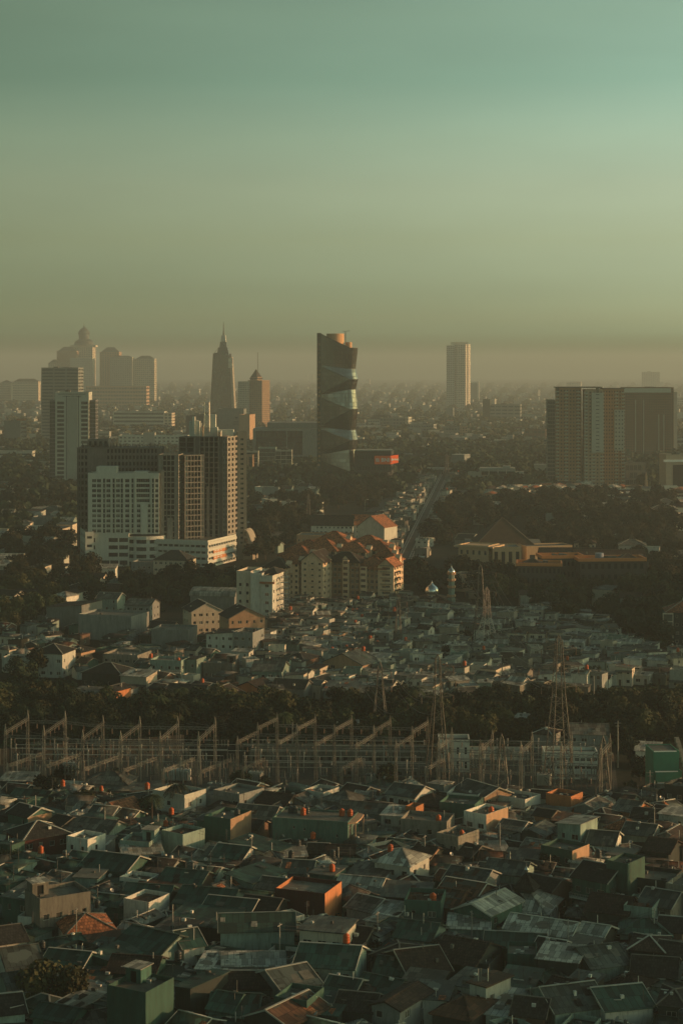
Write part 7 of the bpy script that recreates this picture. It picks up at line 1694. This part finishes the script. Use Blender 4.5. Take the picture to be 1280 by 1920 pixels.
# ------------------------------------------------------------------ trees
T0 = [0]
def trees(poly, step, r0, r1, group, cap=400, pad=.45, hk=1.45, palm=.03):
    def f(x, y, px, py):
        r = rnd.uniform(r0, r1); T0[0] += 1
        if T0[0] > cap: return
        if rnd.random() < palm: tree(x, y, 3.2, rnd.uniform(8, 11), 9, group=group)
        else: tree(x, y, r, r * hk * rnd.uniform(.85, 1.25), group=group)
    scatter(poly, step, r0 * pad, f, .4, 1)
TREES = 'trees of the belt behind the switchyard'
T0[0] = 0; trees([(470, 1318), (740, 1328), (880, 1334), (1120, 1306), (1280, 1296), (1290, 1400), (1140, 1400), (1000, 1396), (620, 1404), (330, 1398), (-20, 1402), (-20, 1275), (60, 1276), (330, 1330)], 7.2, 4.0, 6.2, TREES, 190)
T0[0] = 0
for (px, py, r, v) in ((90, 1508, 4.6, 0), (222, 1478, 3.2, 0), (225, 1670, 3.6, 3), (300, 1524, 3.4, 1), (270, 1540, 3.6, 0), (160, 1525, 3.4, 5), (450, 1492, 4, 0), (725, 1478, 4, 0), (495, 1500, 3.4, 2), (80, 1900, 5, 5), (130, 1905, 4.6, 5), (1180, 1430, 4.5, 0), (1165, 1360, 5.5, 1), (1175, 1395, 5, 3), (1030, 1650, 3.4, 0), (1085, 1615, 3, 3), (330, 1545, 3.2, 9), (285, 1568, 3, 9), (15, 1640, 3.4, 0), (1200, 1465, 4, 0), (340, 1570, 3, 1), (120, 1470, 3, 0), (60, 1655, 3, 5), (810, 1430, 3, 0), (1270, 1620, 3.5, 0), (700, 1810, 2.6, 3), (930, 1900, 2.6, 0), (535, 1255, 3.6, 0), (690, 1255, 3, 3), (1062, 1175, 7, 5), (1040, 1160, 6, 3), (1185, 1195, 8, 0), (1210, 1215, 8, 0), (1160, 1200, 6, 3), (1240, 1220, 7, 0), (1230, 1190, 7, 1), (830, 1240, 3.6, 0), (1080, 1262, 4.5, 0), (1110, 1290, 4.6, 0), (1050, 1275, 4, 5), (870, 1205, 3, 0), (240, 1110, 6, 0), (265, 1116, 6, 1), (290, 1120, 6, 3), (330, 1106, 5, 1), (375, 1112, 5, 0), (404, 1104, 6, 0), (428, 1100, 6, 2), (70, 1270, 6, 5), (40, 1285, 6, 3)):
    p = at(px, py); tree(p.x, p.y, r, r * 1.5 if v != 9 else 9, v, group='single trees among the houses')
trees([(0, 1015), (130, 1015), (140, 1085), (240, 1108), (440, 1100), (460, 1125), (300, 1140), (140, 1135), (90, 1170), (0, 1200)], 12.5, 5.5, 8, 'trees of the dark grove at left', 160)
T0[0] = 0; trees([(455, 905), (590, 905), (600, 1000), (560, 1010), (530, 1050), (455, 1060)], 14.5, 6, 9, 'trees left of the estate', 70)
T0[0] = 0; trees([(770, 1085), (900, 1085), (985, 1122), (1225, 1118), (1240, 1105), (1280, 1105), (1280, 1160), (1130, 1158), (880, 1140), (860, 1110), (760, 1120)], 13, 6, 8.5, 'trees between the mosque and the orange fascia', 90)
T0[0] = 0; trees([(828, 960), (1100, 930), (1280, 955), (1280, 1010), (1150, 1000), (1060, 1000), (980, 980), (870, 1005), (770, 1070), (800, 1000)], 15.5, 7, 10, 'trees behind the great pyramid roof', 150)
T0[0] = 0; trees([(660, 905), (780, 890), (800, 880), (700, 950), (600, 960), (600, 925)], 15, 6, 9, 'trees around the glass tower foot', 50)
T0[0] = 0; trees([(60, 885), (100, 900), (180, 912), (142, 960), (0, 1000), (0, 935), (60, 905)], 17, 6.5, 9.5, 'trees by the lettered tower', 50)
print('trees', NTREE[0])

T0[0] = 0; trees([(985, 1000), (1150, 1000), (1280, 1012), (1290, 1112), (1232, 1112), (1225, 1070), (1150, 1040), (1020, 1045)], 11, 4.5, 7, 'trees behind the orange fascia', 120)
# ------------------------------------------------------------------ far off wood and far city: beyond counting
def lowcrown(seed):
    r = random.Random(seed); q = []
    for k in range(110):
        u = r.uniform(-.2, 1); t = r.uniform(0, 6.283); s = math.sqrt(max(0, 1 - u * u)); n = Vector((s * math.cos(t), s * math.sin(t), u * .75)); rr = r.uniform(.7, 1.05) * (1 + .18 * math.sin(3 * t + seed)); p = n * rr
        m = (n + Vector((r.gauss(0, .5), r.gauss(0, .5), r.gauss(0, .4)))).normalized(); t1 = m.cross(Vector((r.gauss(0, 1), r.gauss(0, 1), r.gauss(0, 1)))).normalized(); t2 = m.cross(t1); sz = r.uniform(.16, .3)
        q.append([tuple(p + t1 * a * sz + t2 * b * sz) for a, b in ((-1, -.4), (0, -1), (1, .3), (0, 1))])
    return q
LC = [lowcrown(i) for i in range(4)]
def wood(name, pts, m):
    mb = MB()
    for x, y, r, h in pts:
        c = LC[rnd.randrange(4)]; a = rnd.uniform(0, 6.28); ca, sa = math.cos(a) * r, math.sin(a) * r
        for f in c: mb.quad(*[(x + p[0] * ca - p[1] * sa, y + p[0] * sa + p[1] * ca, h + p[2] * r) for p in f])
    return tag(mb.build(name, m), None, None, None, 'stuff')
pts = []
def wp(x, y, px, py): r = rnd.uniform(6, 11); pts.append((x, y, r, r * rnd.uniform(.35, .7)))
for poly, st in (([(0, 840), (1280, 840), (1280, 915), (1060, 915), (900, 935), (820, 950), (700, 930), (0, 905)], 17), ([(0, 905), (140, 920), (140, 1010), (0, 1020)], 20), ([(455, 880), (600, 880), (600, 905), (455, 905)], 16)):
    scatter(poly, st, 7, wp, .4, 1)
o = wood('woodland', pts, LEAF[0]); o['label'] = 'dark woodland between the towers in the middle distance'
far = []; y = 2480
while y < 11800:
    st = 22 + (y - 2480) * .010; x = -.21 * y
    while x < .21 * y:
        n = math.sin(x * .004 + 1.3) * math.sin(y * .0021 + x * .001) + rnd.uniform(-.6, .6)
        if n > -.25 and free(x, y, 8) : r = rnd.uniform(6, 10) * (1 + y / 16000); far.append((x + rnd.uniform(-9, 9), y + rnd.uniform(-9, 9), r, r * .4))
        x += st
    y += st * 1.5
print('far trees', len(far))
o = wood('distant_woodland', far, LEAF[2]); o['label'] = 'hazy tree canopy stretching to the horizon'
mb = MB(); n = 0; cols = [W_['V'][0], W_['G'][0], R_['o'][0], R_['b'][0], W_['G'][0], R_['l'][0], R_['t'][0]]
def fhouse(x, y, w, d, h):
    a = R(rnd.uniform(-35, 10)); c, s = math.cos(a), math.sin(a); P = lambda u, v, z: (x + u * c - v * s, y + u * s + v * c, z); a_, b_ = w / 2, d / 2
    wm = rnd.choice((0, 0, 1, 1, 4)); C4 = [(-a_, -b_), (a_, -b_), (a_, b_), (-a_, b_)]
    for i in range(4): j = (i + 1) % 4; mb.quad(P(*C4[i], 0), P(*C4[j], 0), P(*C4[j], h), P(*C4[i], h), m=wm)
    if h < 9 and rnd.random() < .75:
        rm = rnd.choice((2, 2, 3, 3, 5, 4)); t = h + w * .16; o_ = .6
        mb.quad(P(-a_ - o_, -b_ - o_, h), P(a_ + o_, -b_ - o_, h), P(a_ + o_, 0, t), P(-a_ - o_, 0, t), m=rm); mb.quad(P(a_ + o_, b_ + o_, h), P(-a_ - o_, b_ + o_, h), P(-a_ - o_, 0, t), P(a_ + o_, 0, t), m=rm)
        for s_ in (-1, 1): mb.quad(P(s_ * a_, -b_, h), P(s_ * a_, b_, h), P(s_ * a_, 0, t - .1), m=wm)
    else: mb.quad(P(-a_, -b_, h), P(a_, -b_, h), P(a_, b_, h), P(-a_, b_, h), m=rnd.choice((0, 5, 4, 6)))
y = 1730
while y < 11800:
    st = 19 + (y - 1730) * .011; x = -.21 * y
    while x < .21 * y:
        if rnd.random() < (.36 if y < 2480 else .52) and free(x, y, 9):
            b = rnd.random(); 
            if b < .985: fhouse(x, y, rnd.uniform(8, 17), rnd.uniform(8, 13), rnd.uniform(4, 9)+ (4 if y > 2480 else 2))
            else: fhouse(x, y, rnd.uniform(14, 40), rnd.uniform(12, 22), rnd.uniform(10, 20) * (1 if y < 3000 else 1.4))
            n += 1
        x += st * rnd.uniform(.7, 1.3)
    y += st * 1.35
print('far houses', n)
o = mb.build('distant_houses', cols); tag(o, 'thousands of small houses fading into the haze towards the horizon', None, None, 'stuff')
# undergrowth between trees and houses
mb = MB(); 
def bush(x, y, px, py):
    r = rnd.uniform(1.0, 2.4); c = LC[rnd.randrange(4)]
    for f in c[::2]: mb.quad(*[(x + p[0] * r, y + p[1] * r, r * .2 + p[2] * r) for p in f])
scatter([(-20, 1270), (500, 1320), (1290, 1290), (1290, 1412), (-20, 1406)], 5.2, .9, bush, .45, 1)
scatter([(0, 1480), (1280, 1480), (1280, 1920), (0, 1920)], 9, .4, bush, .45, 1)
scatter([(0, 1010), (140, 1010), (460, 1080), (460, 1120), (0, 1200)], 8, 1.2, bush, .45, 1)
o = mb.build('undergrowth', LEAF[1]); tag(o, 'low bushes filling the gaps between houses and trees', None, None, 'stuff')

# ------------------------------------------------------------------ past 300 of a kind the smallest ones melt into one mass
import numpy as np
def melt(roots, name, label):
    V, LI, LT, M, mats, nv, cache = [], [], [], [], [], 0, {}
    for r in roots:
        def walk(o, T):
            nonlocal nv
            if o.data:
                me = o.data
                if me.name not in cache:
                    n = len(me.vertices); a = np.empty(n * 3, np.float32); me.vertices.foreach_get('co', a)
                    li = np.empty(len(me.loops), np.int32); me.loops.foreach_get('vertex_index', li); k = len(me.polygons); lt = np.empty(k, np.int32); me.polygons.foreach_get('loop_total', lt); mi = np.zeros(k, np.int32); me.polygons.foreach_get('material_index', mi)
                    for m in me.materials:
                        if m not in mats: mats.append(m)
                    lut = np.array([mats.index(m) for m in me.materials] or [0]); cache[me.name] = (a.reshape(-1, 3), li, lt, lut[np.minimum(mi, len(lut) - 1)])
                a, li, lt, mi = cache[me.name]; T_ = np.array(T); V.append(a @ T_[:3, :3].T + T_[:3, 3]); LI.append(li + nv); LT.append(lt); M.append(mi); nv += len(a)
            for c in KIDS.get(o.name, ()): walk(c, T @ Matrix.LocRotScale(c.location, c.rotation_euler, c.scale))
        walk(r, Matrix.LocRotScale(r.location, r.rotation_euler, r.scale))
        def kill(o):
            for c in KIDS.get(o.name, ()): kill(c)
            DEAD.append(o)
        kill(r)
    V = np.concatenate(V).astype(np.float32); LI = np.concatenate(LI).astype(np.int32); LT = np.concatenate(LT).astype(np.int32); M = np.concatenate(M).astype(np.int32)
    me = bpy.data.meshes.new(name); me.vertices.add(len(V)); me.vertices.foreach_set('co', V.ravel()); me.loops.add(len(LI)); me.loops.foreach_set('vertex_index', LI)
    me.polygons.add(len(LT)); me.polygons.foreach_set('loop_start', np.concatenate(([0], np.cumsum(LT)[:-1])).astype(np.int32)); me.polygons.foreach_set('loop_total', LT)
    for m in mats: me.materials.append(m)
    me.polygons.foreach_set('material_index', M); me.update(); o = inst(name, me); tag(o, label, None, None, 'stuff'); return o
DEAD = []
KIDS = {}
for o in sc.objects:
    if o.parent: KIDS.setdefault(o.parent.name, []).append(o)
def cap_kind(cat, name, label, n=295):
    a = [t for t in AUTO if t[0].get('category') == cat]; fixed = sum(1 for o in sc.objects if not o.parent and o.get('category') == cat) - len(a)
    def rank(t):
        x, y = scr(t[0].location); return t[0].location.y + (5000 if (x < -15 or x > 1295 or y > 1960) else 0)
    a.sort(key=rank); drop = a[max(0, n - fixed):]
    if drop:
        ids = {id(t) for t in drop}; AUTO[:] = [t for t in AUTO if id(t) not in ids]; seen_ = [t[0] for t in drop if rank(t) < 5000]
        print('melt', cat, len(drop), 'of', len(a) + fixed)
        melt([t[0] for t in drop], name, label)
cap_kind('house', 'crowded_houses', 'remaining houses crowded between the others')
cap_kind('small house', 'crowded_small_houses', 'remaining small gabled houses of the pale quarter')
cap_kind('shack', 'crowded_shacks', 'remaining shacks of the pale quarter and along the railway')
cap_kind('tree', 'grove', 'dense dark grove of trees further off')

if DEAD: bpy.data.batch_remove(DEAD)

# ------------------------------------------------------------------ labels for the many: what it is, and where from a hand-labelled thing
ORD = ['nearest', 'second', 'third', 'fourth', 'fifth', 'sixth', 'seventh', 'eighth', 'ninth', 'tenth', 'eleventh', 'twelfth', 'thirteenth', 'fourteenth', 'fifteenth', 'sixteenth', 'seventeenth', 'eighteenth', 'nineteenth', 'twentieth',
       'twenty first', 'twenty second', 'twenty third', 'twenty fourth', 'twenty fifth', 'twenty sixth', 'twenty seventh', 'twenty eighth', 'twenty ninth', 'thirtieth']
bins = {}
for o, desc, z in AUTO:
    pos = Vector(o.location) if o.location.length > 1 else o.data.vertices[0].co
    x, y = scr(pos + Vector((0, 0, z))); best = min((l for l in LAND if l[3] is not o), key=lambda l: (l[0] - x) ** 2 + ((l[1] - y) * 1.6) ** 2)
    dx, dy = x - best[0], (y - best[1]) * 1.6
    if abs(dx) > abs(dy): w_ = 'right of' if dx > 0 else 'left of'
    else: w_ = 'in front of' if dy > 0 else 'behind'
    bins.setdefault((desc, w_, best[2]), []).append((math.hypot(dx, dy), x, y, o))
used = {}
for (desc, w_, nm), L in bins.items():
    L.sort(key=lambda t: t[0])
    if len((desc + w_ + nm).split()) > 13: desc = desc.replace(' roof', '')
    for i, (q, x, y, o) in enumerate(L):
        if len(L) == 1: s = f'{desc} {w_} {nm}'
        else: s = f'{desc}, {ORD[min(i, 29)]} {w_} {nm}' + (' ' if i < 30 else ' in the photo')
        o['label'] = s.strip()
seen = {}
for o in sc.objects:
    l = o.get('label')
    if l and not o.parent and not 4 <= len(l.split()) <= 16: print('WORDS', len(l.split()), l)
    if l and not o.parent:
        seen[l] = seen.get(l, 0) + 1
        if seen[l] > 1: print('DUP', l)

# ------------------------------------------------------------------ the smoky evening air
hz = MB(); hz.box(-7600, 7600, -60, 17600, -2, 230)
vm = bpy.data.materials.new('smoky_air'); vm.use_nodes = True; vn = vm.node_tree; vn.nodes.clear(); vo = vn.nodes.new('ShaderNodeOutputMaterial'); pv = vn.nodes.new('ShaderNodeVolumePrincipled')
pv.inputs['Color'].default_value = (0.56, 0.70, 0.73, 1); pv.inputs['Density'].default_value = 1.4e-4; pv.inputs['Anisotropy'].default_value = 0.2
vn.links.new(pv.outputs[0], vo.inputs['Volume'])
o = hz.build('haze', vm); tag(o, 'warm smoky haze lying over the city', None, None, 'stuff')
vm.cycles.homogeneous_volume = True
